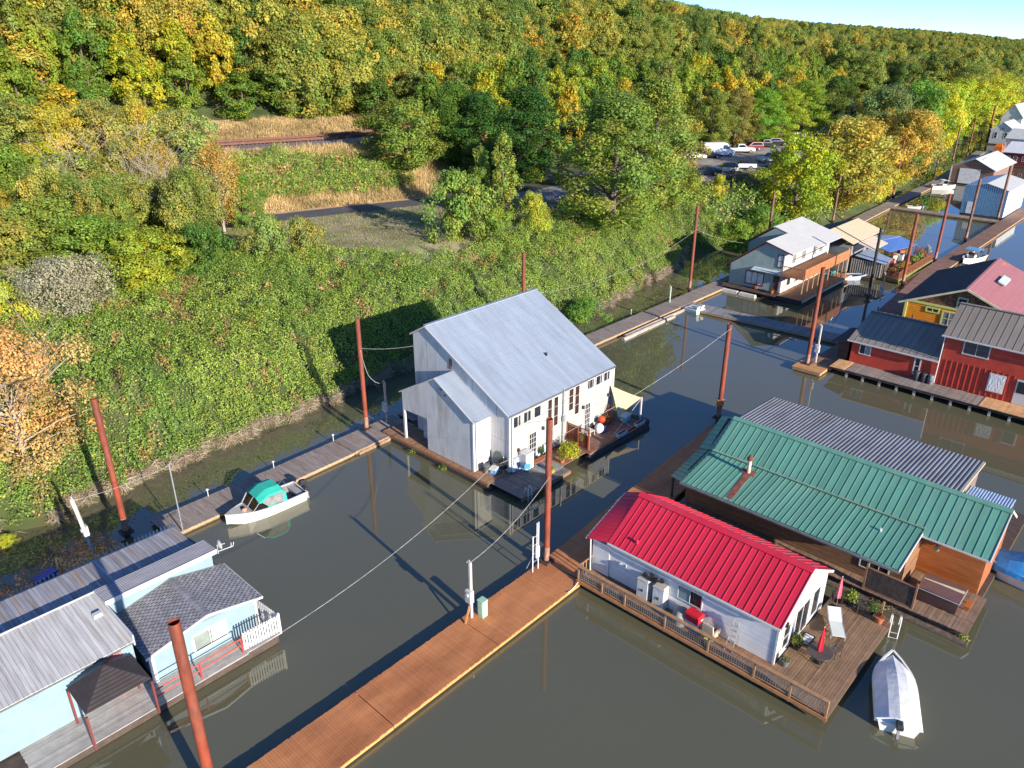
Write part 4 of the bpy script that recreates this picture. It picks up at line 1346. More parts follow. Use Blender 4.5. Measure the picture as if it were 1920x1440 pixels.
# small lean-to roof at the near corner of the red house
MBo = MB(O)
MBo.box(74.8, 79, 24.0, 25.0, .8, 2.6)
MBo.build('lean_to_wall', WOOD_D, Re)
slab(Re, O, [(74.2, 23.9, 2.9), (79.4, 23.9, 2.9), (79.4, 25.6, 2.5), (74.2, 25.6, 2.5)], .06, mat('dark_shingle', (.055, .052, .055), .9, var=.2, scale=3), 'lean_to_roof')

# ================================================================== ORANGE HOUSE
Oh = thing('orange_house', 'orange float house with lime trim under a dark and pink roof', 'house', (93, 17.4, 0))
O = Oh.location
ORA = mat('orange_board', (.86, .33, .02), .55, var=.07, scale=2)
LIME = mat('lime_trim', (.62, .72, .22), .55, var=.05)
prism_wall(Oh, O, 'y', [(12, .6), (22.7, .6), (22.7, 4.5), (17.3, 6.85), (12, 4.5)], 86.0, 100.5, mat('orange_wall', (.55, .19, .012), .6))
siding(Oh, O, 'x-', 86.0, 12, 22.65, .7, 4.55, ORA, step=.24, proud=.035)
SHN = mat('brown_wood_shingle', (.20, .095, .045), .8, var=.3, scale=3, attr=.45)
sg = MB(O)
zz = 4.75
while zz < 6.6:
    hw = (6.78 - zz) / (6.85 - 4.5) * 5.3
    y = 17.3 - hw
    while y < 17.3 + hw - .1:
        w_ = random.uniform(.12, .26)
        sg.cur = random.random()
        o0 = random.uniform(.02, .05)
        sg.poly([(86 - o0, y, zz), (86 - o0, min(y + w_, 17.3 + hw), zz), (86 - .01, min(y + w_, 17.3 + hw), zz + .2), (86 - .01, y, zz + .2)])
        y += w_ + .012
    zz += .17
sg.build('gable_shingles', SHN, Oh, kind='stuff', fix=False)
MB(O).box(85.92, 86, 12, 22.7, 4.55, 4.78).build('belly_band', LIME, Oh)
MB(O).box(85.9, 86.05, 22.5, 22.75, .6, 4.5).build('corner_board', LIME, Oh)
DSH = mat('dark_grey_shingle', (.052, .05, .056), .9, var=.15, scale=2, attr=.15)
PSH = mat('pink_metal_tile', (.40, .165, .165), .55, var=.05, scale=2, attr=.05)
course_roof(Oh, O, (85.6, 23.3, 4.45), (101.2, 24.0, 4.45), (85.6, 17.2, 7.05), (101.2, 17.9, 7.05), 26, DSH, lift=.015)
course_roof(Oh, O, (85.6, 11.0, 4.45), (101.2, 11.6, 4.45), (85.6, 17.2, 7.05), (101.2, 17.9, 7.05), 30, PSH, lift=.04)
tm = MB(O)
tm.beam((85.57, 23.3, 4.36), (85.57, 17.2, 6.97), .06, .2)
tm.beam((85.57, 17.2, 6.97), (85.57, 11.0, 4.36), .06, .2)
tm.build('rake_trim', mat('cream_trim', (.70, .66, .42), .6), Oh)
MB(O).beam((85.6, 17.2, 7.08), (101.2, 17.9, 7.08), .25, .06).build('ridge_cap', PSH, Oh)
skl = MB(O)
skl.hexa([(92.2, 15.9, 6.55), (92.2, 15.2, 6.25), (95.2, 15.3, 6.25), (95.2, 16.0, 6.55)][::-1], [(92.2, 15.9, 6.72), (92.2, 15.2, 6.42), (95.2, 15.3, 6.42), (95.2, 16.0, 6.72)][::-1])
skl.build('skylight', mat('skylight_glazing', (.50, .58, .60), .15), Oh)
window(Oh, O, 'x-', 85.965, 17.6, 19.05, 2.7, 4.3, LIME, mat_glass('sky_window', (.22, .26, .34), .08), 2, 2, fw=.14)
window(Oh, O, 'x-', 85.965, 19.3, 20.65, 3.82, 4.4, LIME, GLASS, 2, 1, fw=.14)
window(Oh, O, 'x-', 85.96, 16.9, 17.9, 4.85, 6.0, mat('mint_trim', (.42, .58, .40), .6), GLASS, 1, 2, fw=.15)
MB(O).tube([(85.6, 21.6, 2.6), (85.6, 21.6, 3.3)], .1, 8).build('stove_pipe', mat('rusty_cap', (0, 0, 0)), Oh)
MB(O).box(86, 101, 12, 24.0, .05, .6).build('float_frame', WOOD_D, Oh)

# ================================================================== GREY GREEN TWO STOREY HOUSE
Ge = thing('grey_green_house', 'two storey grey green float house with white roof and long wooden balcony', 'house', (98, 42, 0))
O = Ge.location
GG = mat('grey_green_paint', (.30, .37, .345), .65, var=.08, scale=1.5)
LG = mat('pale_grey_batten', (.50, .51, .48), .65, var=.08)
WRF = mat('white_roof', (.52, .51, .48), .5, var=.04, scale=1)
prism_wall(Ge, O, 'y', [(38.8, .7), (45.9, .7), (45.9, 3.35), (41.3, 6.75), (38.8, 6.1)], 91.1, 105, GG)
prism_wall(Ge, O, 'y', [(41.3, .7), (46.6, .7), (46.6, 4.9), (43.2, 7.3), (41.3, 6.75)], 97, 105.2, GG)
for i in range(9):
    a, b = 38.82 + i * .78, 38.82 + (i + 1) * .78 - .02
    top = lambda y: (6.75 - (41.3 - y) * .26) if y < 41.3 else 6.75 - (y - 41.3) * .739
    MB(O).hexa([(91.085, a, .75), (91.1, a, .75), (91.1, b, .75), (91.085, b, .75)], [(91.085, a, top(a) - .05), (91.1, a, top(a) - .05), (91.1, b, top(b) - .05), (91.085, b, top(b) - .05)]).build('wall_panel', GG, Ge)
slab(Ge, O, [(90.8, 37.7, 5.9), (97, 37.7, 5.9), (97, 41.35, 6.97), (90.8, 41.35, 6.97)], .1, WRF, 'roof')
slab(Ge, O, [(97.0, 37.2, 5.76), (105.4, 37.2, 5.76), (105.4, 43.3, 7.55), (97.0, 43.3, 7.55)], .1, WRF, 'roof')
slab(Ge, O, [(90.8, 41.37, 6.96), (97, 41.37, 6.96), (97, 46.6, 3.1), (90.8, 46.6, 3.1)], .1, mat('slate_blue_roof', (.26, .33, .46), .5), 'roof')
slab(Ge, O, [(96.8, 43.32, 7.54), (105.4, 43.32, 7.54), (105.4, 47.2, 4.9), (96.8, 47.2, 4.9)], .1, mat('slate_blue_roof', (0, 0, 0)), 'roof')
tm = MB(O)
MAR = mat('maroon_trim', (.15, .035, .03), .6)
tm.beam((90.78, 37.7, 5.84), (90.78, 41.35, 6.91), .05, .16)
tm.beam((90.78, 41.35, 6.9), (90.78, 46.6, 3.04), .05, .16)
tm.beam((96.75, 43.3, 7.48), (96.75, 47.2, 4.84), .05, .16)
tm.build('rake_trim', MAR, Ge)
window(Ge, O, 'x-', 91.085, 41.1, 43.65, 1.1, 2.85, MAR, mat('white_blind_glass', (.60, .60, .60), .4), 3, 1, fw=.12)
window(Ge, O, 'x-', 91.085, 38.9, 39.65, 3.9, 5.6, mat('dark_trim', (.06, .035, .03), .6), mat('white_blind_glass', (0, 0, 0)), 1, 2, fw=.1)
window(Ge, O, 'x-', 91.085, 39.05, 39.85, .8, 2.82, MAR, GLASS, 1, 1, fw=.12, name='door')
slab(Ge, O, [(90.2, 38.8, 3.3), (91.1, 38.8, 3.5), (91.1, 42.6, 3.5), (90.2, 42.6, 3.3)], .06, mat('pale_awning', (.50, .58, .60), .5), 'awning')
for x in np.arange(91.4, 105, .62):
    MB(O).box(x, x + .05, 38.75, 38.8, 3.6, 5.8).build('batten', LG, Ge)
MB(O).box(91.1, 105, 38.77, 38.8, 3.5, 6.0).build('upper_wall', LG, Ge)
MB(O).box(91.1, 105, 38.78, 38.8, .7, 3.45).build('lower_wall', WHITE, Ge)
for x in (93.3, 96.2, 99.5, 101.6):
    window(Ge, O, 'y-', 38.74, x, x + 1.0, 4.0, 5.5, LG, mat('rosy_glass', (.22, .17, .17), .15), 2, 1, fw=.08)
for x in (92.6, 95.2, 98.4, 101.2):
    window(Ge, O, 'y-', 38.77, x, x + 1.0, 1.3, 2.5, TRIM, GLASS, 1, 1, fw=.08)
# balcony
BAL = mat('balcony_wood', (.42, .17, .07), .65, var=.14, scale=3, attr=.12)
MB(O).box(90.1, 104.2, 35.6, 38.75, 3.22, 3.42).build('balcony_floor', BAL, Ge)
MB(O).box(90.05, 104.2, 35.52, 35.62, 4.45, 4.55).build('balcony_rail', BAL, Ge)
MB(O).box(90.05, 90.15, 35.62, 38.6, 4.45, 4.55).build('balcony_rail', BAL, Ge)
bal = MB(O)
for x in np.arange(90.15, 104.2, .13):
    bal.cur = random.random()
    bal.box(x, x + .10, 35.54, 35.57, 3.3, 4.45)
bal.build('balcony_slats', BAL, Ge, kind='stuff')
lat = MB(O)
for k in np.arange(35.7, 38.5, .28):
    lat.beam((90.1, k, 3.45), (90.1, k + .28, 4.45), .03, .03)
    lat.beam((90.1, k + .28, 3.45), (90.1, k, 4.45), .03, .03)
lat.build('balcony_lattice', BAL, Ge)
for x in np.arange(90.1, 104.3, 1.55):
    MB(O).box(x - .05, x + .05, 35.6, 35.7, .65, 3.25).build('balcony_post', mat('tan_post', (.50, .30, .17), .7), Ge)
MB(O).box(104.1, 104.25, 35.5, 35.66, 3.2, 4.8).build('balcony_post', MAR, Ge)
MB(O).beam((93.5, 38.5, 4.6), (104, 38.5, 4.7), .04, .04).build('handrail', BLACK, Ge)
planks(Ge, O, 'deck_boards', mat('tan_deck', (.40, .20, .10), .75, attr=.08), (90.2, 35.45, 0), (15.6, 0, 0), (0, 3.3, 0), 0, .5, z=.66)
MB(O).box(90.4, 105.6, 35.6, 46.6, .05, .6).build('float_frame', WOOD_D, Ge)
MB(O).beam((90.2, 35.4, .5), (105.8, 35.4, .5), .07, .25).build('rim_boards', mat('cream_rim', (.58, .46, .32), .7), Ge)
planks(Ge, O, 'deck_boards', WOOD_D, (89.6, 38.8, 0), (0, 7.4, 0), (1.5, 0, 0), 0, .3, z=.62)

# ================================================================== TAN ROOF HOUSE BEYOND
Th = thing('tan_roof_house', 'low float house with a tan roof beyond the white roof', 'house', (112, 38.5, 0))
O = Th.location
prism_wall(Th, O, 'x', [(106.8, .6), (117.3, .6), (117.3, 4.0), (106.8, 4.0)], 36.7, 43.4, mat('plain_grey_wall', (.22, .23, .23), .7))  # one even neutral grey on all walls
TAN = mat('tan_roof', (.58, .46, .30), .7, var=.06)
slab(Th, O, [(106.3, 36.1, 4.7), (117.6, 36.1, 4.7), (117.5, 39.9, 5.95), (106.8, 39.9, 5.95)], .08, TAN, 'roof')
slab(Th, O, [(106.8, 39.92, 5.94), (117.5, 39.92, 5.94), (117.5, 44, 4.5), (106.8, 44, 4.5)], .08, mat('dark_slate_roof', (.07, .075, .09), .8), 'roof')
slab(Th, O, [(108, 33.8, 3.9), (113.6, 33.9, 3.9), (113.6, 36.05, 4.6), (108, 36.05, 4.6)], .06, mat('pale_tan_roof', (.55, .45, .34), .7), 'porch_roof')
slab(Th, O, [(107.2, 31.9, 2.5), (110.4, 31.9, 2.6), (112.6, 36.0, 3.0), (107.6, 36.0, 2.9)], .05, mat('slate_blue_roof', (0, 0, 0)), 'shed_roof')
MB(O).box(107.6, 110.2, 32.2, 36.5, .5, 2.5).build('shed_wall', WOOD_D, Th)
for x in np.arange(32.3, 36.4, .3):
    MB(O).box(107.5, 107.6, x, x + .13, .5, 2.45).build('shed_slat', mat('pale_slat', (.42, .40, .36), .8), Th)
MB(O).box(106.5, 117.5, 33, 44, .05, .5).build('float_frame', WOOD_D, Th)

# ================================================================== BOATHOUSES
Bb = thing('blue_boathouse', 'blue striped boathouse with white roof and side', 'boathouse', (170, 33.7, 0))
O = Bb.location
WHB = mat('white_steel', (.70, .73, .75), .45, var=.04)
BLS = mat('blue_steel', (.10, .25, .42), .5, var=.06)
prism_wall(Bb, O, 'y', [(30.1, .3), (37.25, .3), (37.25, 5.15), (33.75, 6.0), (30.1, 5.1)], 163, 177, WHB)
k = 0
for y in np.arange(30.15, 37.2, .36):
    zt = 6.0 - abs(y - 33.75) * .245 - .06
    MB(O).box(162.93, 163, y, y + .20, .4, zt).build('blue_rib', BLS, Bb)
slab(Bb, O, [(162.7, 29.9, 5.12), (177.3, 29.9, 5.12), (177.3, 33.75, 6.12), (162.7, 33.75, 6.12)], .08, WRF, 'roof')
slab(Bb, O, [(162.7, 33.77, 6.11), (177.3, 33.77, 6.11), (177.3, 37.45, 5.15), (162.7, 37.45, 5.15)], .08, mat('pale_blue_roof', (.50, .58, .70), .5), 'roof')
d = MB(O).box(162.88, 162.93, 35.4, 36.3, .4, 2.5).build('door', WHB, Bb)
MB(O).box(162.86, 162.88, 35.5, 35.58, 1.3, 1.45).build('handle', BLACK, Bb).parent = d
MB(O).box(163, 177, 30.2, 37.2, .02, .3).build('float_frame', WOOD_D, Bb)
Bn = thing('brown_boathouse', 'brown shingled boathouse with a white roll up door', 'boathouse', (206, 44.7, 0))
O = Bn.location
BRN = mat('brown_boathouse_wall', (.22, .135, .10), .8, var=.15)
prism_wall(Bn, O, 'y', [(40.4, .3), (49.0, .3), (49.0, 3.8), (44.5, 5.7), (40.4, 3.7)], 198.2, 216, BRN)
siding(Bn, O, 'x-', 198.2, 40.4, 49.0, .35, gable_span(40.4, 49.0, 3.7, 3.8, 44.5, 5.7, 5.6), mat('brown_lap', (.24, .145, .105), .8, attr=.2), step=.3, proud=.05)
slab(Bn, O, [(197.8, 39.9, 3.6), (216.4, 39.9, 3.6), (216.4, 44.5, 5.86), (197.8, 44.5, 5.86)], .08, mat('pale_grey_metal', (.52, .54, .60), .5, var=.05), 'roof')
slab(Bn, O, [(197.8, 44.52, 5.85), (216.4, 44.52, 5.85), (216.4, 49.5, 3.65), (197.8, 49.5, 3.65)], .08, mat('pale_grey_metal', (0, 0, 0)), 'roof')
MB(O).box(198.1, 198.15, 43.0, 47.2, .35, 3.6).build('roll_up_door', mat('white_door', (.74, .74, .74), .5), Bn)
MB(O).box(198.05, 198.16, 48.85, 49.05, .3, 3.8).build('corner_board', TRIM, Bn)
sw = MB(O)
for k in range(5):
    sw.box(200.2 + k * .8, 200.6 + k * .8, 43.4, 43.75, 5.42, 5.62)
sw.build('roof_vents', TRIM, Bn)
MB(O).box(198.2, 216, 40.4, 49, .02, .3).build('float_frame', WOOD_D, Bn)
# far cluster of float houses
def far_house(label, x0, x1, y0, y1, zw, zr, wm_, rm_, axis='x', wins=True):
    h = thing('float_house', label, 'house', ((x0 + x1) / 2, (y0 + y1) / 2, 0), group='float houses far along the channel')
    O = h.location
    if axis == 'x':
        ym = (y0 + y1) / 2
        prism_wall(h, O, 'y', [(y0, .3), (y1, .3), (y1, zw), (ym, zr), (y0, zw)], x0, x1, wm_)
        slab(h, O, [(x0 - .3, y0 - .4, zw - .1), (x1 + .3, y0 - .4, zw - .1), (x1 + .3, ym, zr + .12), (x0 - .3, ym, zr + .12)], .1, rm_, 'roof')
        slab(h, O, [(x0 - .3, ym + .02, zr + .11), (x1 + .3, ym + .02, zr + .11), (x1 + .3, y1 + .4, zw - .1), (x0 - .3, y1 + .4, zw - .1)], .1, rm_, 'roof')
        for f in (.22, .68):
            a = y0 + (y1 - y0) * f
            window(h, O, 'x-', x0, a, a + .9, zw * .42, zw * .8, TRIM, GLASS, 1, 2, fw=.1)
        window(h, O, 'x-', x0, ym - .35, ym + .35, zw * .95, zw * .95 + .7, TRIM, GLASS, 2, 1, fw=.08)
    else:
        xm = (x0 + x1) / 2
        prism_wall(h, O, 'x', [(x0, .3), (x1, .3), (x1, zw), (xm, zr), (x0, zw)], y0, y1, wm_)
        slab(h, O, [(x0 - .4, y0 - .3, zw - .1), (x0 - .4, y1 + .3, zw - .1), (xm, y1 + .3, zr + .12), (xm, y0 - .3, zr + .12)], .1, rm_, 'roof')
        slab(h, O, [(x1 + .4, y0 - .3, zw - .1), (x1 + .4, y1 + .3, zw - .1), (xm + .02, y1 + .3, zr + .11), (xm + .02, y0 - .3, zr + .11)], .1, rm_, 'roof')
        for f in (.2, .5, .75):
            a = y0 + (y1 - y0) * f
            window(h, O, 'x-', x0, a, a + .9, zw * .4, zw * .75, TRIM, GLASS, 2, 1, fw=.1)
    MB(O).box(x0 - 1.2, x1, y0 - .6, y1 + .6, .02, .32).build('float_deck', WOOD_D, h)
    return h
PGW = mat('pale_grey_wall', (.60, .61, .60), .6)
GRF = mat('mid_grey_roof', (.33, .34, .34), .7)
far_house('pale grey float house with twin dark windows far along the channel', 284, 296, 55.5, 61.5, 4.6, 6.6, PGW, mat('pale_roof', (.62, .63, .66), .5))
far_house('grey float house with a steep white gable behind the pale grey one', 305, 318, 58, 64, 6.5, 10.5, PGW, GRF)
far_house('pale float house with round windows and a wide grey roof', 262, 276, 45.5, 52.5, 4.4, 6.4, PGW, mat('wide_grey_roof', (.48, .49, .48), .7), axis='y')
far_house('dark red float house beside the far channel', 236, 250, 40.5, 47, 3.6, 5.4, mat('dark_red_wall', (.24, .03, .03), .6), mat('pale_roof', (0, 0, 0)), axis='y')
far_house('pale blue float house with a light blue roof far off', 330, 342, 60, 68, 5, 6.5, mat('pale_blue_wall', (.45, .56, .62), .6), mat('light_blue_roof', (.45, .58, .68), .6), axis='y')
far_house('cream float house with a dark porch at the channel bend', 360, 372, 62, 71, 5.2, 6.2, mat('cream_wall', (.68, .62, .52), .6), mat('grey_blue_roof', (.42, .47, .55), .6), axis='y')
far_house('brown float house farthest along the channel', 395, 408, 66, 74, 5.2, 7.4, BRN, mat('russet_roof', (.33, .15, .09), .7), axis='y')

# ================================================================== PALE BLUE HOUSE (lower left)
Bh = thing('pale_blue_house', 'pale blue float house with a grey shingle roof and white window', 'house', (11.8, 34, 0))
O = Bh.location
PB_ = mat('pale_blue_paint', (.225, .315, .35), .6, var=.05, scale=1.5)
prism_wall(Bh, O, 'x', [(9.1, .6), (14.7, .6), (14.7, 2.58), (12.0, 3.12), (9.1, 2.52)], 32.8, 36.6, PB_)
SHG = mat('grey_roof_shingle', (.27, .265, .28), .9, var=.14, scale=3, attr=.16)
def shingles(root, off, e0, e1, r0, r1, rows, tabw, m, name='shingles'):
    """three-tab shingles: every tab its own small slab with the dark slot open between"""
    e0, e1, r0, r1 = map(Vector, (e0, e1, r0, r1))
    nr = (e1 - e0).cross(r0 - e0).normalized()
    if nr.z < 0: nr = -nr
    mb = MB(off)
    L = (e1 - e0).length
    n = int(L / tabw)
    for i in range(rows):
        t0, t1 = i / rows, (i + 1) / rows
        o_ = (i % 2) * .5
        for j in range(-1, n + 1):
            a, b = (j + o_) / n, (j + 1 + o_) / n - .055 / L
            a, b = max(a, 0), min(b, 1)
            if b - a < .002: continue
            mb.cur = random.random()
            P = lambda s, t: e0.lerp(e1, s).lerp(r0.lerp(r1, s), t)
            lf = nr * .022
            mb.poly([P(a, t0) + lf, P(b, t0) + lf, P(b, t1) + nr * .004, P(a, t1) + nr * .004])
            mb.poly([P(a, t0), P(b, t0), P(b, t0) + lf, P(a, t0) + lf])
    return mb.build(name, m, root, kind='stuff', fix=False)
for (ex, ez) in ((8.75, 2.52), (15.0, 2.55)):
    slab(Bh, O, [(ex, 32.45, ez), (12.0, 32.45, 3.22), (12.0, 36.65, 3.22), (ex, 36.65, ez)], .07, mat('shingle_underlay', (.035, .035, .04), .9), 'roof')
shingles(Bh, O, (8.75, 32.45, 2.53), (8.75, 36.65, 2.53), (12.0, 32.45, 3.23), (12.0, 36.65, 3.23), 22, .30, SHG)
shingles(Bh, O, (15.0, 32.45, 2.56), (15.0, 36.65, 2.56), (12.0, 32.45, 3.23), (12.0, 36.65, 3.23), 20, .30, SHG)
rc = MB(O)
for k in range(14):
    y = 32.45 + k * .3
    rc.cur = random.random()
    rc.poly([(11.8, y, 3.22), (12, y, 3.275), (12, y + .3, 3.26), (11.8, y + .3, 3.205)])
    rc.poly([(12, y, 3.275), (12.2, y, 3.22), (12.2, y + .3, 3.205), (12, y + .3, 3.26)])
rc.build('ridge_cap', SHG, Bh, fix=False)
tm = MB(O)
tm.beam((8.72, 32.43, 2.47), (12, 32.43, 3.17), .05, .13)
tm.beam((12, 32.43, 3.17), (15.03, 32.43, 2.5), .05, .13)
tm.beam((15.03, 32.43, 2.5), (15.03, 36.65, 2.5), .05, .1)
tm.build('rake_trim', TRIM, Bh)
wb0 = window(Bh, O, 'y-', 32.8, 11.1, 13.0, .98, 2.18, TRIM, GLASS, 2, 1, fw=.13, curtain=[(.02, .47)], cm=mat('grey_green_pane', (.20, .24, .21), .6))
MB(O).box(12.13, 12.86, 32.775, 32.78, 1.12, 2.04).build('blind', mat('cream_blind', (.45, .45, .41), .6), wb0)
for x in (9.1, 14.7):
    MB(O).box(x - .08, x + .08, 32.74, 32.84, .6, 2.5).build('corner_board', TRIM, Bh)
MB(O).tube([(8.95, 32.7, 2.4), (8.95, 32.7, .7)], .05, 6).build('downspout', TRIM, Bh)
# clerestory with a ribbed roof behind the shingles
prism_wall(Bh, O, 'y', [(36.66, .6), (37.75, .6), (37.75, 3.6), (36.66, 3.75)], 8.75, 14.45, PB_, name='clerestory_wall')
GRB = mat('ribbed_roof_boards', (.27, .27, .30), .6, var=.15, scale=3, stretch=(.3, 3, 1))
corrugated(Bh, O, (8.6, 36.35, 3.86), (8.6, 37.95, 3.72), (14.65, 37.95, 3.72), (14.65, 36.35, 3.86), 11, GRB, amp=.035, name='ribbed_roof')
slab(Bh, O, [(8.6, 36.35, 3.85), (14.65, 36.35, 3.85), (14.65, 37.95, 3.71), (8.6, 37.95, 3.71)], .06, GRB, 'roof')
MB(O).box(8.6, 14.65, 36.31, 36.36, 3.62, 3.9).build('fascia', TRIM, Bh)
# long board roofs to the left
BRD = mat('pale_roof_board', (.52, .51, .49), .8, var=.13, scale=1.6, stretch=(5, .35, 1), attr=.12, col2=(.40, .37, .33), c2amt=.35)
BRD2 = mat('blue_grey_roof_board', (.30, .30, .33), .8, var=.16, scale=1.6, stretch=(5, .35, 1), attr=.2, col2=(.30, .22, .15), c2amt=.4)
slab(Bh, O, [(-9, 33.1, 3.29), (8.6, 33.1, 3.29), (8.6, 37.8, 3.62), (-9, 37.8, 3.62)], .06, mat('board_underlay', (.12, .12, .12), .9), 'roof')
mb = MB(O)
x = -9.0
while x < 8.55:
    w_ = .2
    mb.cur = random.random()
    y0 = 33.1
    zf = lambda y: 3.0 + (y - 29.0) * (.62 / 8.8) + .03
    h = random.uniform(0, .012)
    mb.hexa([(x, y0, zf(y0)), (x + w_ - .012, y0, zf(y0)), (x + w_ - .012, 37.8, zf(37.8)), (x, 37.8, zf(37.8))], [(x, y0, zf(y0) + .03 + h), (x + w_ - .012, y0, zf(y0) + .03 + h), (x + w_ - .012, 37.8, zf(37.8) + .03 + h), (x, 37.8, zf(37.8) + .03 + h)])
    x += w_
mb.build('roof_boards', BRD, Bh, kind='stuff')
MB(O).box(-9, 8.6, 37.8, 37.86, 3.45, 3.74).build('fascia', TRIM, Bh)
MB(O).box(8.58, 8.66, 33.1, 37.8, 3.1, 3.72).build('fascia', TRIM, Bh)
slab(Bh, O, [(-9, 37.9, 3.32), (14.55, 37.9, 3.32), (14.3, 41.1, 3.24), (-9, 41.1, 3.24)], .06, mat('board_underlay', (0, 0, 0)), 'roof')
mb = MB(O)
x = -9.0
while x < 14.25:
    mb.cur = random.random()
    h = random.uniform(0, .02)
    mb.hexa([(x, 37.9, 3.33), (x + .195, 37.9, 3.33), (x + .195, 41.15, 3.25), (x, 41.15, 3.25)], [(x, 37.9, 3.36 + h), (x + .195, 37.9, 3.36 + h), (x + .195, 41.15, 3.28 + h), (x, 41.15, 3.28 + h)])
    x += .21
mb.build('roof_boards', BRD2, Bh, kind='stuff')
for (x0, x1, y0, y1) in ((-9, 8.4, 34.2, 41.0), (8.4, 14.2, 37.8, 40.9)):
    MB(O).box(x0, x1, y0, y1, .6, 3.0).build('wall', mat('rear_blue_wall', (.30, .44, .50), .7), Bh)  # one even blue, paler than the house front
MB(O).box(8.0, 8.55, 33.3, 34.2, .6, 3.1).build('wall', PB_, Bh)
MB(O).box(-9, 7.1, 33.3, 34.2, .6, 3.05).build('wall', PB_, Bh)
MB(O).box(7.1, 8.0, 33.28, 34.2, .6, 3.05).build('wall', mat('brick_pink', (.36, .17, .17), .8, var=.25, scale=5), Bh)
MB(O).box(8.08, 8.5, 33.24, 33.3, .65, 2.5).build('door', PB_, Bh)
# small slatted pyramid roof
pr_ = MB(O)
apex = (6.9, 32.2, 3.65)
cs = [(5.4, 30.8, 2.75), (8.3, 30.8, 2.75), (8.3, 33.0, 2.75), (5.4, 33.0, 2.75)]
for a, b in zip(cs, cs[1:] + cs[:1]):
    for k in range(9):
        t0, t1 = k / 9, (k + 1) / 9 - .02
        p = [lerp(a, apex, t0), lerp(b, apex, t0), lerp(b, apex, t1), lerp(a, apex, t1)]
        pr_.poly([(q[0], q[1], q[2] + (.05 if i < 2 else .0)) for i, q in enumerate(p)])
    pr_.poly([a, b, apex])
pr_.build('pyramid_roof', mat('dark_brown_slat_roof', (.05, .04, .04), .8), Bh, fix=False)
for c in cs:
    MB(O).box(c[0] - .05, c[0] + .05, c[1] - .05, c[1] + .05, .6, 2.6).build('porch_post', MAR, Bh)
# deck with white pickets
planks(Bh, O, 'deck_boards', mat('pale_grey_deck', (.36, .34, .32), .8, attr=.1), (3, 31.2, 0), (0, 2.1, 0), (10.2, 0, 0), 0, .15, z=.6)
planks(Bh, O, 'deck_boards', mat('pale_grey_deck', (0, 0, 0)), (13.2, 31.3, 0), (0, 6.0, 0), (2.0, 0, 0), 0, .15, z=.6)
MB(O).box(-8, 15.05, 31.35, 44.3, .05, .5).build('float_frame', WOOD_D, Bh)
PK = mat('white_picket', (.64, .63, .61), .55)
def pickets(p, q, n, z0=.75, z1=1.85):
    for i in range(n):
        t = (i + .5) / n
        x, y = p[0] + (q[0] - p[0]) * t, p[1] + (q[1] - p[1]) * t
        dx, dy = (q[0] - p[0]), (q[1] - p[1])
        l = math.hypot(dx, dy)
        mb = MB(O)
        mb.beam((x - dx / l * .045, y - dy / l * .045, (z0 + z1) / 2), (x + dx / l * .045, y + dy / l * .045, (z0 + z1) / 2), .025, z1 - z0)
        mb.build('picket', PK, Bh)
    for z in (z0 + .2, z1 - .2):
        MB(O).beam((*p, z), (*q, z), .04, .07).build('fence_rail', PK, Bh)
pickets((13.1, 31.42), (15.18, 31.3), 14)
pickets((15.2, 31.35), (14.95, 34.6), 18)
MB(O).box(15.14, 15.24, 31.26, 31.36, .6, 1.95).build('fence_post', PK, Bh)
RLR = mat('red_pipe_rail', (.52, .05, .03), .5)
rr_ = MB(O)
for z in (1.15, 1.55):
    rr_.tube([(8.4, 31.25, z), (13.05, 31.45, z)], .035, 6)
for t in (0, .5, 1):
    x, y = 8.4 + 4.65 * t, 31.25 + .2 * t
    rr_.tube([(x, y, .6), (x, y, 1.57)], .045, 6)
rr_.build('red_railing', RLR, Bh)
# blue shaded picket fence along the walkway
FB = thing('picket_fence', 'white picket fence along the walkway behind the board roof', 'fence', (4, 44.2, 0))
O = FB.location
for i in range(100):
    x = -8 + i * .235
    if i % 17 == 3: continue
    MB(O).box(x, x + .10, 44.2, 44.23, .5, 1.6 + random.uniform(-.03, .03)).build('picket', PK, FB)
for z in (.7, 1.25):
    MB(O).box(-8, 15.5, 44.235, 44.27, z, z + .09).build('fence_rail', PK, FB)
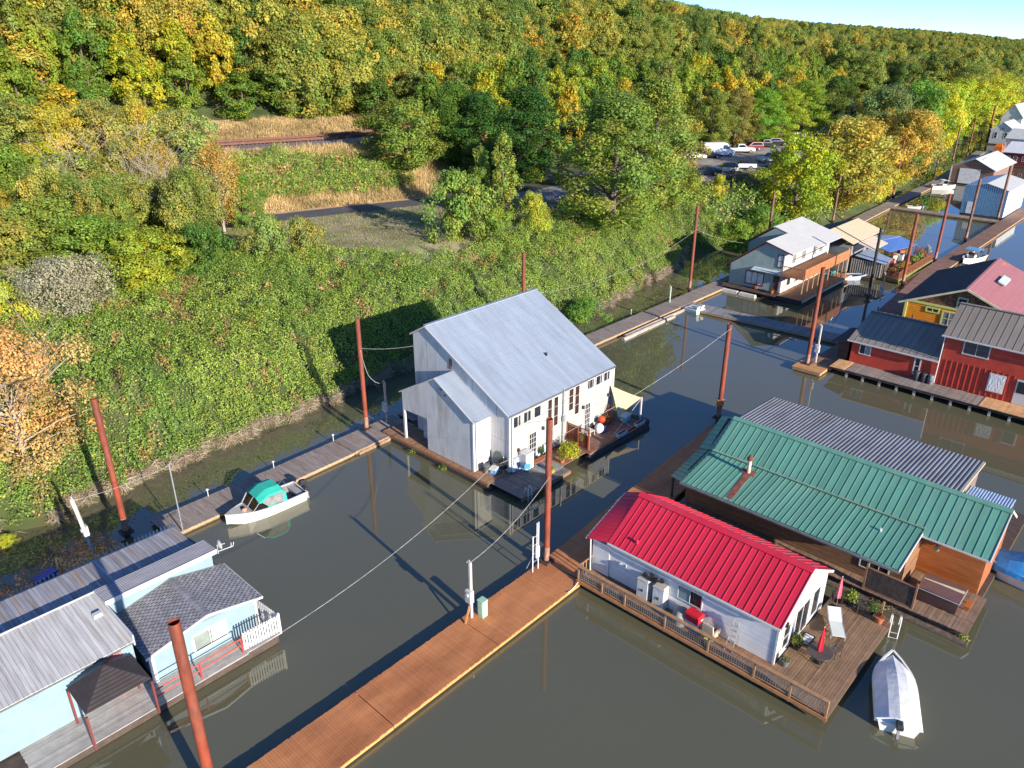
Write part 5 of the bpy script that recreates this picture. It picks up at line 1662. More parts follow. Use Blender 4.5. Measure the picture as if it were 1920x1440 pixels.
# ================================================================== TREES
LG_ = (.12, .185, .022); MG = (.075, .145, .022); DG = (.032, .082, .017); OL = (.125, .145, .035); YG = (.22, .25, .022); GO = (.30, .235, .035)
OR = (.36, .165, .022); PALE = (.17, .20, .065); TAN_ = (.30, .19, .055); BRG = (.10, .19, .03)
TREES = [
 ('cottonwood_tree', 'tall broad cottonwood between the concrete path and the tall white roofed house', 'tree', 'tall', 86.4, 61.8, 18.5, 15.0, (.13, .18, .036)),
 ('cottonwood_tree', 'tall broad tree left of the parked white van', 'tree', 'tall', 103, 66.5, 20.0, 13.5, (.14, .18, .036)),
 ('cottonwood_tree', 'olive and gold tree just left of the van, at the lot edge', 'tree', 'round', 120.5, 73.5, 10.5, 8.0, (.20, .19, .035)),
 ('broadleaf_tree', 'dark green tall tree right of the round bushy tree', 'tree', 'tall', 98, 88.5, 15.5, 13.5, DG),
 ('broadleaf_tree', 'dark green tree behind the two slim poplars', 'tree', 'tall', 93.6, 94, 14, 11.5, (.04, .095, .02)),
 ('broadleaf_tree', 'mid green tree half hidden behind the round bushy tree', 'tree', 'tall', 92, 99, 13.5, 9.5, (.06, .12, .02)),
 ('round_tree', 'big round bushy tree at the end of the railway cutting', 'tree', 'round', 81.7, 99.8, 11.2, 12.4, (.115, .15, .028)),
 ('poplar_tree', 'slim pale green young poplar, the taller beside the road', 'tree', 'poplar', 75.3, 71.7, 11.2, 5.6, (.17, .215, .045)),
 ('poplar_tree', 'slim young poplar just left of the taller one', 'tree', 'poplar', 74.9, 75.6, 9.4, 4.6, (.14, .19, .04)),
 ('leafy_shrub', 'big bright green shrub hiding the bend of the road', 'shrub', 'bush', 64.5, 69.2, 8.0, 8.6, (.13, .185, .038)),
 ('leafy_shrub', 'yellow green shrub beside the concrete path', 'shrub', 'bush', 75.3, 66.4, 4.9, 4.6, (.24, .26, .035)),
 ('leafy_shrub', 'low green shrub below the slim poplars', 'shrub', 'bush', 67.7, 65.6, 4.4, 5.8, (.13, .18, .03)),
 ('maple_tree', 'round yellow green maple in front of the parking lot', 'tree', 'round', 128.3, 54.2, 14.6, 11.4, (.20, .235, .018)),
 ('maple_tree', 'broad golden tree right of the round yellow green maple', 'tree', 'round', 147, 52.5, 16.5, 14.6, (.275, .23, .045)),
 ('maple_tree', 'smaller yellow tree at the water by the paired thin piles', 'tree', 'round', 159.4, 52.6, 10.4, 9.6, (.33, .30, .035)),
 ('maple_tree', 'orange gold tree behind the paired thin piles', 'tree', 'round', 188.4, 55.6, 15.6, 11.9, (.29, .215, .045)),
 ('willow_tree', 'grey green tree with pale limbs between two golden trees', 'tree', 'round', 193, 63.5, 16.5, 11.6, (.11, .15, .05)),
 ('broadleaf_tree', 'bright green tree above the orange gold tree', 'tree', 'round', 214.8, 62.6, 18, 12.4, BRG),
 ('broadleaf_tree', 'yellow tree over the far walkway, first of the channel row', 'tree', 'round', 240, 65, 18, 12, (.31, .32, .03)),
 ('broadleaf_tree', 'green and gold tree in the far channel row', 'tree', 'round', 268, 69, 18, 15, (.19, .24, .02)),
 ('broadleaf_tree', 'yellow green tree in the far channel row after the mixed one', 'tree', 'round', 302, 72.5, 17, 15, (.28, .29, .02)),
 ('broadleaf_tree', 'golden green tree near the far end of the channel row', 'tree', 'round', 345, 78, 17, 16, (.27, .27, .02)),
 ('broadleaf_tree', 'yellow tree at the far end of the channel row', 'tree', 'round', 392, 85, 17, 18, (.29, .29, .03)),
 ('broadleaf_tree', 'green tree standing behind the white van', 'tree', 'tall', 154.9, 86, 13, 9.6, (.13, .16, .03)),
 ('broadleaf_tree', 'brownish olive tree behind the white pickup', 'tree', 'tall', 165, 86, 12.5, 9.6, (.16, .14, .04)),
 ('broadleaf_tree', 'bright green tree behind the black pickups', 'tree', 'tall', 173.8, 84, 12.4, 9.6, (.12, .22, .025)),
 ('broadleaf_tree', 'yellow green tree behind the white sedan', 'tree', 'tall', 181.3, 82.5, 12.6, 10, (.20, .24, .025)),
 ('broadleaf_tree', 'tall green tree behind the white sport wagon', 'tree', 'tall', 191, 82, 13.4, 12, (.15, .21, .025)),
 ('broadleaf_tree', 'dark tree at the right end of the parking lot', 'tree', 'tall', 205, 80, 14, 11, (.06, .10, .02)),
 ('broadleaf_tree', 'gold topped tree at the far right of the lot', 'tree', 'round', 206, 70, 13, 9, (.31, .24, .02)),
 ('birch_tree', 'tall yellow birch with pale trunk above the left thicket', 'tree', 'birch', 44.9, 110.5, 11.8, 6.0, (.30, .25, .045)),
 ('willow_tree', 'pale silvery green willow beside the yellow birch', 'tree', 'round', 50.1, 110, 9.8, 9.4, (.20, .225, .07)),
 ('birch_tree', 'yellow and orange birch left of the orange birch', 'tree', 'birch', 42.6, 99.5, 11, 5.2, (.28, .21, .045)),
 ('birch_tree', 'orange brown birch nearest the road end', 'tree', 'birch', 45.2, 91.3, 11.6, 6.0, (.29, .185, .055)),
 ('birch_tree', 'small rusty orange birch with forked trunk', 'tree', 'birch', 44, 98, 6.9, 4.4, (.29, .16, .045)),
 ('maple_tree', 'golden maple in the upper left wood', 'tree', 'round', 35.7, 112.5, 9.8, 8.2, (.30, .245, .035)),
 ('broadleaf_tree', 'yellow green tree below the golden maple', 'tree', 'round', 32, 110, 7.6, 7.4, (.27, .26, .025)),
 ('broadleaf_tree', 'olive tree between the golden maple and the yellow birch', 'tree', 'round', 40.7, 111.8, 11, 8.4, (.20, .19, .05)),
 ('broadleaf_tree', 'vivid green maple at the left edge', 'tree', 'round', 26.4, 104, 10.8, 9.2, (.14, .20, .03)),
 ('broadleaf_tree', 'green tree at the upper left corner', 'tree', 'round', 30, 115, 11, 9.6, (.165, .18, .045)),
 ('broadleaf_tree', 'olive green tree in the middle of the left wood', 'tree', 'round', 33.2, 101.8, 10, 9.4, (.185, .19, .05)),
 ('broadleaf_tree', 'mid green tree below the bare white branches', 'tree', 'round', 35, 93.2, 8.4, 7.6, (.165, .19, .04)),
 ('broadleaf_tree', 'dense green tree lower in the left wood', 'tree', 'round', 24.7, 88.2, 7.9, 8.4, (.145, .18, .035)),
 ('broadleaf_tree', 'olive green small tree at the left edge above the pale shrub', 'tree', 'round', 20.4, 87.9, 7.3, 8, (.20, .205, .05)),
 ('broadleaf_tree', 'green rounded small tree above the pale silver shrub', 'tree', 'round', 26.6, 79.9, 6.8, 8.2, (.12, .18, .028)),
 ('broadleaf_tree', 'yellow green low tree at the top of the bramble slope', 'tree', 'round', 28.8, 74.3, 6.2, 7.2, (.19, .215, .025)),
 ('leafy_shrub', 'dark green shrub at the top of the bramble slope', 'shrub', 'bush', 35.8, 77.1, 4.9, 5.8, (.06, .12, .025)),
 ('broadleaf_tree', 'slim green tree between the orange birch and the hedge', 'tree', 'tall', 48.7, 92.5, 7, 4.8, (.10, .17, .03)),
 ('leafy_shrub', 'pale feathery green shrub at the lawn edge', 'shrub', 'bush', 41.5, 75.2, 5.2, 5.6, (.16, .20, .055)),
 ('leafy_shrub', 'olive shrub right of the pale feathery one at the lawn', 'shrub', 'bush', 45.2, 73.8, 4.6, 4.8, (.17, .175, .045)),
 ('leafy_shrub', 'silver grey flowering shrub on the left of the slope', 'shrub', 'silver', 20.4, 72.7, 5.0, 8.0, (.225, .21, .165)),
 ('leafy_shrub', 'yellow green shrub at the left edge of the slope', 'shrub', 'bush', 15.2, 72.8, 4, 5.4, (.26, .27, .04)),
 ('orange_shrub', 'large orange leaved shrub with pale bare branches at the water', 'shrub', 'airy', 10.8, 55.6, 10.2, 10.0, (.36, .22, .09)),
 ('leafy_shrub', 'fresh green bush at the waterline behind the white house', 'shrub', 'bush', 68.2, 52.0, 3.2, 4.8, (.09, .175, .032)),
 ('leafy_shrub', 'small yellow shrub at the edge of the verge', 'shrub', 'bush', 117.9, 63.1, 4, 2.8, (.34, .31, .025)),
 ('leafy_shrub', 'tiny yellow green bush on the mud below the orange shrub', 'shrub', 'bush', 7.9, 52.3, 1.2, 1.3, (.25, .28, .03)),
 ('leafy_shrub', 'green shrub overhanging the dark inlet', 'shrub', 'bush', 111.1, 55.5, 4.2, 6, (.13, .2, .03)),
 ('leafy_shrub', 'green shrub behind the grey green house', 'shrub', 'bush', 117, 54.5, 5, 6.5, (.11, .19, .03)),
 ('leafy_shrub', 'green shrub at the foot of the tall broad cottonwood', 'shrub', 'bush', 93, 63, 5, 8, (.14, .19, .03)),
 ('leafy_shrub', 'gold tinged shrub at the foot of the tree left of the van', 'shrub', 'bush', 112, 66, 4.5, 7, (.2, .2, .03)),
 ('leafy_shrub', 'yellow green shrub under the dark tree by the road', 'shrub', 'bush', 100, 89.5, 3.4, 6, (.26, .27, .03)),
]
for t in TREES: tree(*t)

# leafless pale trees in the left wood
def bare_tree(u, v, H, W, seed, label):
    r = random.Random(seed)
    root = thing('bare_tree', label, 'tree', (u, v, float(tz(u, v)) - .1), r.uniform(0, 6))
    tk, br = MB(), MB()
    for s in range(3):
        a = r.uniform(0, 6.28)
        p = [(0, 0, 0)]
        for k in range(1, 6):
            t = k / 5
            p.append((math.cos(a) * W * .3 * t ** 1.5 + r.gauss(0, .12), math.sin(a) * W * .3 * t ** 1.5 + r.gauss(0, .12), H * t * r.uniform(.85, 1)))
        tk.tube(p, [.09, .075, .06, .042, .025, .01], 6)
        for k in range(16):
            q = r.uniform(.3, 1) * 4.99
            i = int(q)
            b = lerp(p[i], p[i + 1], q - i)
            an = r.uniform(0, 6.28)
            L_ = r.uniform(.5, 1.0) * W * .4
            e = (b[0] + math.cos(an) * L_, b[1] + math.sin(an) * L_, b[2] + r.uniform(.5, 1.3) * L_)
            br.tube([b, lerp(b, e, .5), e], [.024, .016, .006], 4, cap=False)
            for m_ in range(4):
                c = lerp(b, e, r.uniform(.3, 1))
                an2 = an + r.gauss(0, .8)
                f = (c[0] + math.cos(an2) * L_ * .5, c[1] + math.sin(an2) * L_ * .5, c[2] + r.uniform(.3, 1.1) * L_ * .5)
                br.tube([c, f], [.012, .004], 3, cap=False)
    BW = mat('bleached_branch', (.33, .285, .225), .8, var=.15, scale=5)
    tk.build('trunk', BW, root, smooth=True)
    br.build('branches', BW, root)
bare_tree(39, 98.5, 12.5, 6, 1, 'leafless pale tree with upright limbs in the left wood')
bare_tree(40, 95, 10, 7, 2, 'leafless spreading pale tree below the upright bare one')
bare_tree(33.6, 100.5, 12, 7.5, 3, 'leafless whitish tree among green crowns, upper left')
bare_tree(30.5, 97.5, 10.5, 6.5, 4, 'leafless pale shrubby tree left of the whitish one')
bare_tree(36.8, 91.5, 9, 7.5, 5, 'low tangle of bleached branches in the left wood')
bare_tree(11.0, 56.4, 8.6, 8.5, 6, 'pale bare stems standing inside the orange shrub')
bare_tree(195, 61, 17, 9, 7, 'leafless silver tree among the golden trees by the channel')

# the wood behind the railway and parking lot: near rows one by one
rr = random.Random(5)
WC = [(.12, .17, .025), (.17, .21, .025), (.23, .24, .022), (.085, .14, .022), (.28, .23, .025), (.13, .145, .035), (.06, .105, .02)]
WN = ['green', 'light green', 'yellow green', 'mid green', 'golden', 'olive', 'dark green']
RW = ['front row', 'second row', 'third row', 'back row']
def wood_label(i, place, row, u, H):
    w_ = ('at upper left' if u < 25 else 'above the left thicket' if u < 46 else 'above left rails' if u < 66 else 'above right rails' if u < 88 else 'behind the road bend' if u < 105 else 'behind the broad cottonwoods' if u < 135 else 'behind the white van' if u < 165 else 'behind far parked cars' if u < 205 else 'past the lot' if u < 245 else 'far along the channel')
    return '%s %s tree, %s of the wood %s' % ('tall' if H > 12.5 else 'low', WN[i], RW[row], w_)
for row in range(4):
    u = 8 + row * 3
    while u < 300:
        e = 47 + row * 9 + rr.uniform(-2, 2)
        if u > 105: e = 6 + row * 10 + rr.uniform(-2, 2) if u < 122 or u > 200 else 1.5 + row * 10 + rr.uniform(-1, 2)
        if 60 < u <= 105 and u > 88: e = max(e - (u - 88) * 1.3, 30 + row * 9)
        if u < 46: e = 30 + row * 11 + rr.uniform(-3, 3)
        v = float(foot(u)) + e
        i = rr.randrange(7)
        W = rr.uniform(6.5, 9.5)
        H = rr.uniform(8, 11) if (u < 105 and row == 0) else rr.uniform(10, 15)
        pl = 'above the railway' if u < 105 else ('behind the parking lot' if u < 205 else 'along the far channel')
        tree('wood_tree', wood_label(i, pl, row, u, H), 'tree', 'far', u, v, H, W, WC[i], group='trees of the wood ' + pl, seed=rr.randrange(9999))
        u += rr.uniform(6.0, 8.5)
# filler in the left thicket
TCOL = [(.19, .195, .05), (.155, .18, .04), (.22, .205, .045), (.13, .165, .035), (.24, .22, .06), (.17, .175, .05), (.26, .215, .04)]
TN = ['olive', 'mid green', 'yellow green', 'green', 'pale yellow green', 'grey green', 'golden']
for k in range(60):
    u, v = rr.uniform(-4, 40), rr.uniform(82, 108)
    i = rr.randrange(7)
    if v - 80 < 0: continue
    tree('thicket_tree', '%s feathery tree in the left thicket %s' % (TN[i], ('low down' if v < 88 else 'midway' if v < 98 else 'near the top') + (' at the edge' if u < 14 else ' centre' if u < 28 else ' beside the lawn')), 'tree', ('birch', 'poplar', 'birch', 'round')[k % 4], u, v, rr.uniform(7, 10.5), rr.uniform(4, 6.5), TCOL[i], group='feathery trees of the left thicket', seed=k)
# near bank left edge
for (u, v, H, W, c, l) in [(9, 76, 6, 7, YG, 'yellow green tree at the far left above the slope'), (10, 86, 8, 8, LG_, 'light green tree at the far left of the wood'), (2, 66, 5, 7, MG, 'green shrub above the mud at the left edge')]:
    tree('thicket_tree', l, 'tree', 'round', u, v, H, W, c)

# the wooded hill beyond: one mass, too far to count
FL = LEAF.copy()
FL.name = 'forest_leaf'
N_, L_ = FL.node_tree.nodes, FL.node_tree.links
oi_ = [q for q in N_ if q.type == 'OBJECT_INFO'][0]
mx_ = [q for q in N_ if q.type == 'MIX'][0]
cr_ = N_.new('ShaderNodeValToRGB')
cr_.color_ramp.interpolation = 'CONSTANT'
pal = [(.13, .165, .035), (.17, .185, .04), (.10, .14, .03), (.22, .21, .04), (.15, .165, .04), (.075, .11, .025), (.26, .21, .04), (.12, .15, .03), (.19, .20, .04)]
while len(cr_.color_ramp.elements) < len(pal): cr_.color_ramp.elements.new(.5)
for q, c in enumerate(pal):
    cr_.color_ramp.elements[q].position = q / len(pal)
    cr_.color_ramp.elements[q].color = (*c, 1)
L_.new(oi_.outputs['Random'], cr_.inputs[0])
L_.new(cr_.outputs[0], mx_.inputs[7])
hc = bpy.data.collections.new('forest_crowns')
for q, p in enumerate(TP['far'] + TP['round'][:2]):
    me = p['crown'].copy()
    me.materials.clear()
    me.materials.append(FL)
    s = 14 / p['H']
    me.transform(Matrix.Scale(s, 4))
    ob = bpy.data.objects.new('forest_crown', me)
    hc.objects.link(ob)
U_, V_ = [], []
def mass(n, u0, u1, vf):
    u = RNG.uniform(u0, u1, n)
    U_.append(u)
    V_.append(vf(u, RNG.random(n)))
mass(3300, -90, 460, lambda u, t: np.interp(u, FU, FV) + 60 + 285 * t ** 1.1)
mass(260, 84, 150, lambda u, t: np.interp(u, FU, FV) + 44 + 24 * t)
mass(4200, 330, 1700, lambda u, t: np.interp(u, BU, BV) + 5 + 340 * t ** 1.2)
U_, V_ = np.concatenate(U_), np.concatenate(V_)
fm_ = bpy.data.meshes.new('hill_forest')
fm_.from_pydata(np.stack([U_, V_, tz(U_, V_) - .3], 1).tolist(), [], [])
fo_ = bpy.data.objects.new('hill_forest', fm_)
COL.objects.link(fo_)
fo_['kind'] = 'stuff'
ng = bpy.data.node_groups.new('scatter_crowns', 'GeometryNodeTree')
ng.interface.new_socket('Geometry', in_out='INPUT', socket_type='NodeSocketGeometry')
ng.interface.new_socket('Geometry', in_out='OUTPUT', socket_type='NodeSocketGeometry')
gi, go = ng.nodes.new('NodeGroupInput'), ng.nodes.new('NodeGroupOutput')
ip, ci = ng.nodes.new('GeometryNodeInstanceOnPoints'), ng.nodes.new('GeometryNodeCollectionInfo')
ci.inputs['Collection'].default_value = hc
ci.inputs['Separate Children'].default_value = True
ip.inputs['Pick Instance'].default_value = True
rr_ = ng.nodes.new('FunctionNodeRandomValue')
rr_.data_type = 'FLOAT_VECTOR'
rr_.inputs[0].default_value = (-.05, -.05, 0)
rr_.inputs[1].default_value = (.05, .05, 6.283)
rs_ = ng.nodes.new('FunctionNodeRandomValue')
rs_.data_type = 'FLOAT_VECTOR'
rs_.inputs[0].default_value = (.75, .75, .65)
rs_.inputs[1].default_value = (1.25, 1.25, 1.3)
rs_.inputs['Seed'].default_value = 5
ng.links.new(gi.outputs[0], ip.inputs['Points'])
ng.links.new(ci.outputs[0], ip.inputs['Instance'])
ng.links.new(rr_.outputs[0], ip.inputs['Rotation'])
ng.links.new(rs_.outputs[0], ip.inputs['Scale'])
ng.links.new(ip.outputs[0], go.inputs[0])
md = fo_.modifiers.new('scatter', 'NODES')
md.node_group = ng

# ================================================================== VEHICLES
RUB = mat('tyre_rubber', (.02, .02, .02), .8)
RIM_ = mat('wheel_rim', (.30, .30, .31), .35, metal=.6)
CGL = mat_glass('car_glass', (.012, .014, .018), .05)
HL = mat('headlamp', (.75, .75, .72), .15)
TL = mat('tail_lamp', (.40, .02, .02), .3)
def car(label, u, v, rz, kind, paint, group='vehicles in the parking lot', col2=None):
    """built along +x (nose), side profile lofted across the width with tumblehome, wheels with rims, glazing, lamps"""
    t = thing({'van': 'parked_van', 'pickup': 'parked_pickup', 'suv': 'parked_suv', 'sedan': 'parked_car'}[kind], label, {'van': 'van', 'pickup': 'pickup truck', 'suv': 'car', 'sedan': 'car'}[kind], (u, v, float(tz(u, v)) + .09), rz, group)
    L_, W, H = {'van': (6.6, 2.0, 2.75), 'pickup': (5.7, 1.95, 1.85), 'suv': (4.8, 1.9, 1.75), 'sedan': (4.7, 1.82, 1.45)}[kind]
    h = L_ / 2
    body = {'van': [(-h, .35), (-h, 1.5), (-h + .05, 2.6), (-h + .25, 2.72), (h - 2.1, 2.75), (h - 1.7, 2.6), (h - .95, 1.62), (h - .15, 1.28), (h, .9), (h, .35)],
            'pickup': [(-h, .5), (-h, 1.12), (-h + 1.95, 1.12), (h - 1.75, 1.12), (h - .15, 1.08), (h, .9), (h, .45)],
            'suv': [(-h, .42), (-h, 1.05), (h - 1.45, 1.08), (h - .2, .98), (h, .8), (h, .4)],
            'sedan': [(-h, .38), (-h, .92), (-h + .9, 1.0), (h - 1.35, .96), (h - .15, .78), (h, .62), (h, .35)]}[kind]
    mb = MB()
    def loft_profile(mb, prof, w_fn):
        Ln = [(x, -w_fn(z), z) for x, z in prof]
        R = [(x, w_fn(z), z) for x, z in prof]
        mb.poly(Ln)
        mb.poly(R[::-1])
        for i in range(len(prof)):
            j = (i + 1) % len(prof)
            mb.poly([Ln[j], Ln[i], R[i], R[j]])
    wf = lambda z: W / 2 - max(0, z - 1.0) * .09 - max(0, .6 - z) * .12
    loft_profile(mb, body, wf)
    bo = mb.build('body', paint, t)
    cab = {'pickup': [(-h + 1.95, 1.12), (-h + 2.1, 1.78), (-h + 3.3, 1.84), (h - 1.65, 1.12)], 'suv': [(-h + .05, 1.05), (-h + .35, 1.66), (-h + .8, 1.74), (h - 2.3, 1.7), (h - 1.4, 1.08)], 'sedan': [(-h + .55, .99), (-h + 1.35, 1.38), (-h + 2.4, 1.43), (h - 1.2, .96)]}.get(kind)
    if cab:
        wc = lambda z: W / 2 - .04 - max(0, z - 1.0) * .3
        c = MB()
        loft_profile(c, cab, wc)
        c.build('cabin', col2 or paint, t)
        g = MB()
        zc = sum(z for x, z in cab) / len(cab)
        xm = sum(x for x, z in cab) / len(cab)
        zb, zt = min(z for x, z in cab), max(z for x, z in cab)
        for s in (-1, 1):
            pr = [(xm + (x - xm) * .88, zb + .07 + (z - zb) * .76) for x, z in cab]
            q = [(x, s * (wc(z) + .012), z) for x, z in pr]
            g.poly(q if s < 0 else q[::-1])
        a, b = cab[-2], cab[-1]
        p0, p1 = lerp(a, b, .1), lerp(a, b, .92)
        g.poly([(p0[0] + .02, -wc(p0[1]) * .86, p0[1] + .015), (p1[0] + .02, -wc(p1[1]) * .88, p1[1] + .015), (p1[0] + .02, wc(p1[1]) * .88, p1[1] + .015), (p0[0] + .02, wc(p0[1]) * .86, p0[1] + .015)])
        a, b = cab[1], cab[0]
        p0, p1 = lerp(a, b, .1), lerp(a, b, .85)
        g.poly([(p0[0] - .02, wc(p0[1]) * .84, p0[1] + .01), (p1[0] - .02, wc(p1[1]) * .86, p1[1] + .01), (p1[0] - .02, -wc(p1[1]) * .86, p1[1] + .01), (p0[0] - .02, -wc(p0[1]) * .84, p0[1] + .01)])
        g.build('window_glass', CGL, t, fix=False)
    if kind == 'van':
        g = MB()
        g.poly([(h - 1.68, -.82, 2.5), (h - 1.0, -.9, 1.72), (h - 1.0, .9, 1.72), (h - 1.68, .82, 2.5)])
        for q in g.v: pass
        g.v = [(x + .03, y, z + .02) for x, y, z in g.v]
        for s in (-1, 1):
            q = [(h - 2.5, s * .9, 1.55), (h - 1.15, s * .94, 1.55), (h - 1.7, s * .87, 2.3), (h - 2.5, s * .87, 2.35)]
            q = [(x, s * (wf(z) + .012), z) for x, y, z in q]
            g.poly(q)
        g.build('window_glass', CGL, t, fix=False)
    if kind == 'pickup':
        b = MB()
        b.box(-h + .12, -h + 1.85, -W / 2 + .14, W / 2 - .14, 1.125, 1.13)
        b.build('truck_bed', BLACK, t)
    wr = .37 if kind != 'sedan' else .33
    for x in (-h + 1.05, h - 1.0):
        for s in (-1, 1):
            y = s * (W / 2 - .1)
            wheel = MB().tube([(x, y - .12, wr), (x, y + .12, wr)], wr, 16).build('wheel', RUB, t, smooth=True)
            MB().tube([(x, y + s * .10, wr), (x, y + s * .13, wr)], wr * .6, 12).build('rim', RIM_, wheel)
    fz, rz_ = (1.0, 1.0) if kind == 'van' else (.78, .85)
    for s in (-1, 1):
        MB().box(h - .1, h + .02, s * W * .40 - .17, s * W * .40 + .17, fz - .1, fz + .1).build('headlight', HL, t)
        MB().box(-h - .02, -h + .05, s * W * .42 - .1, s * W * .42 + .1, rz_ - .15, rz_ + .2).build('tail_light', TL, t)
    bm_ = MB()
    bm_.box(h - .06, h + .06, -W * .45, W * .45, .38, .58)
    bm_.box(-h - .06, -h + .06, -W * .45, W * .45, .4, .6)
    bm_.build('bumper', mat('bumper_plastic', (.10, .10, .105), .5), t)
    return t
CW = mat('car_white', (.78, .78, .78), .3, var=.02)
CB = mat('car_black', (.015, .015, .018), .25, var=.05)
CN = mat('car_navy', (.02, .03, .06), .25)
CR = mat('car_maroon', (.20, .025, .03), .3)
CS = mat('car_silver', (.50, .51, .53), .3, metal=.3)
CT = mat('car_cream', (.55, .50, .40), .4)
a_ = rad(-43)
car('white high roof cargo van', 149.6, 81.2, rad(-42), 'van', CW)
car('white old pickup parked beside the van', 157.6, 80.2, rad(-45), 'pickup', CW)
car('maroon car behind the white pickup', 163.3, 80.6, rad(140), 'suv', CR)
car('black pickup nearer the maroon car', 169.3, 80.4, rad(-40), 'pickup', CB)
car('black wagon right of the black pickup', 174.6, 80.0, rad(-40), 'suv', CB)
car('white sedan half hidden by the yellow green maple', 183.2, 79.8, rad(150), 'sedan', CW)
car('white sport wagon behind the white sedan', 188.2, 80.6, rad(-35), 'suv', CW)
car('silver pickup alone in the middle of the lot', 149, 69.2, rad(150), 'pickup', CS)
car('white wagon facing away beside the cream off roader', 137.4, 69.2, rad(128), 'suv', CW, col2=CB)
car('cream off roader with a black hard top', 131.4, 69.6, rad(132), 'suv', CT, col2=CB)
car('dark car at the near left of the lot', 127, 70.6, rad(130), 'sedan', CN)
car('white car partly behind the olive tree', 142.6, 82.6, rad(-45), 'sedan', CW)
car('navy car in front of the white van', 146.4, 81.2, rad(-46), 'sedan', CN)
car('dark red car at the right end of the lot', 197, 78, rad(-40), 'sedan', CR)

# ================================================================== BOATS
def hull(mb, L_, W, D, bow=.28, n=9, z0=-.12, flare=.78, transom=.92, sheer=.18, inner=None):
    """open boat hull along +x (bow). rings from stern to bow"""
    rings = []
    for i in range(n + 1):
        t = i / n
        x = -L_ / 2 + L_ * t
        k = 1 - max(0, (t - (1 - bow * 1.9)) / (bow * 1.9)) ** 2.2
        hw = W / 2 * (transom + (1 - transom) * min(1, t * 2.5)) * max(k, .015)
        dz = D + sheer * t ** 2.2
        kb = z0 + max(0, t - .8) * D * 2.2
        kb = min(kb, dz - .08)
        rings.append([(x, -hw, dz), (x, -hw * flare, kb + .06), (x, 0, kb), (x, hw * flare, kb + .06), (x, hw, dz)])
    for a, b in zip(rings[:-1], rings[1:]):
        for j in range(4):
            mb.poly([a[j], b[j], b[j + 1], a[j + 1]])
    mb.poly(rings[0])
    return rings
def boat_shell(t, L_, W, D, hm, im, **kw):
    mb = MB()
    R = hull(mb, L_, W, D, **kw)
    mb.build('hull', hm, t)
    inn = MB()
    fl = D * .38
    Q = []
    for r in R:
        x, hw, dz = r[4][0], r[4][1], r[4][2]
        Q.append([(x, -max(hw - .09, .005), dz), (x, -max(hw * .8 - .1, .004), max(fl, r[2][2] + .05)), (x, max(hw * .8 - .1, .004), max(fl, r[2][2] + .05)), (x, max(hw - .09, .005), dz)])
    for a, b in zip(Q[:-1], Q[1:]):
        for j in range(3):
            inn.poly([a[j + 1], b[j + 1], b[j], a[j]])
    inn.build('cockpit', im, t, fix=False)
    gn = MB()
    for s in (0, 4):
        for a, b in zip(R[:-1], R[1:]):
            p, q = a[s], b[s]
            gn.beam((p[0], p[1] * .97, p[2] + .015), (q[0], q[1] * .97, q[2] + .015), .11, .05)
    gn.beam((R[0][0][0], R[0][0][1], R[0][0][2] + .01), (R[0][4][0], R[0][4][1], R[0][4][2] + .01), .1, .06)
    gn.build('gunwale', hm, t)
    return R
HULLW = mat('white_boat_hull', (.70, .68, .62), .35, var=.06)
HULLG = mat('aluminium_hull', (.50, .50, .47), .4, metal=.3, var=.1)
INN = mat('boat_inside', (.16, .16, .17), .7, var=.15)
TEAL = mat('teal_canvas', (.03, .42, .32), .75, var=.08, scale=2)
CLR = mat('clear_vinyl', (.22, .22, .22), .12, var=.2, scale=3)
# runabout with the teal canopy
b = thing('motor_boat', 'white motor boat with a teal canvas canopy tied at the walkway', 'boat', (21.35, 43.4, 0), rad(180 - 3))
R = boat_shell(b, 5.6, 2.15, .72, HULLW, INN, bow=.3)
cm = MB()
prof = [(-1.15, .72), (-1.2, 1.55), (-.9, 1.98), (.1, 1.98), (.75, 1.55)]
def canopy_pt(x, z, s):
    k = .96 if z < 1 else (.90 if z < 1.7 else .62)
    return (x, s * 1.05 * k, z)
top = [(-1.2, 1.55), (-.95, 1.92), (.05, 1.95), (.78, 1.55)]
for (x0, z0), (x1, z1) in zip(top[:-1], top[1:]):
    for s0, s1 in ((-1, -.5), (-.5, .5), (.5, 1)):
        f = lambda x, z, s: (x, s * .98, z - (.17 if abs(s) > .6 else 0) + (.0 if abs(s) > .6 else .03))
        cm.poly([f(x0, z0, s0), f(x1, z1, s0), f(x1, z1, s1), f(x0, z0, s1)])
for s in (-1, 1):
    cm.poly([(-1.2, s * .98, 1.38), (-1.0, s * .98, 1.38), (-1.0, s * 1.0, .75), (-1.25, s * 1.0, .75)])
    cm.poly([(-1.2, s * .985, 1.38), (-.95, s * .985, 1.75), (.05, s * .985, 1.78), (.78, s * .985, 1.38), (.6, s * .985, 1.34), (.0, s * .985, 1.62), (-.9, s * .985, 1.58), (-1.1, s * .985, 1.38)])
    cm.poly([(-1.25, s * 1.0, .75), (-1.0, s * 1.0, .75), (.2, s * 1.0, .95), (.2, s * 1.0, .85)])
cn = cm.build('canopy', TEAL, b, fix=False)
for s in (-1, 1):
    pm = MB()
    pm.poly([(-1.02, s * .975, 1.36), (-.9, s * .975, 1.56), (0, s * .975, 1.6), (.55, s * .975, 1.33), (.2, s * .99, .95), (-1.0, s * .99, .8)])
    pm.build('clear_panel', CLR, cn, fix=False)
ws = MB()
for s in (-1, 0):
    ws.poly([(.72, s * .95 + (0 if s else .0), 1.42), (.72, (s + 1) * .95, 1.42), (1.2, (s + 1) * .85, .85), (1.2, s * .85, .85)])
ws.poly([(.72, -.96, 1.42), (1.2, -.86, .85), (.2, -1.0, .85)])
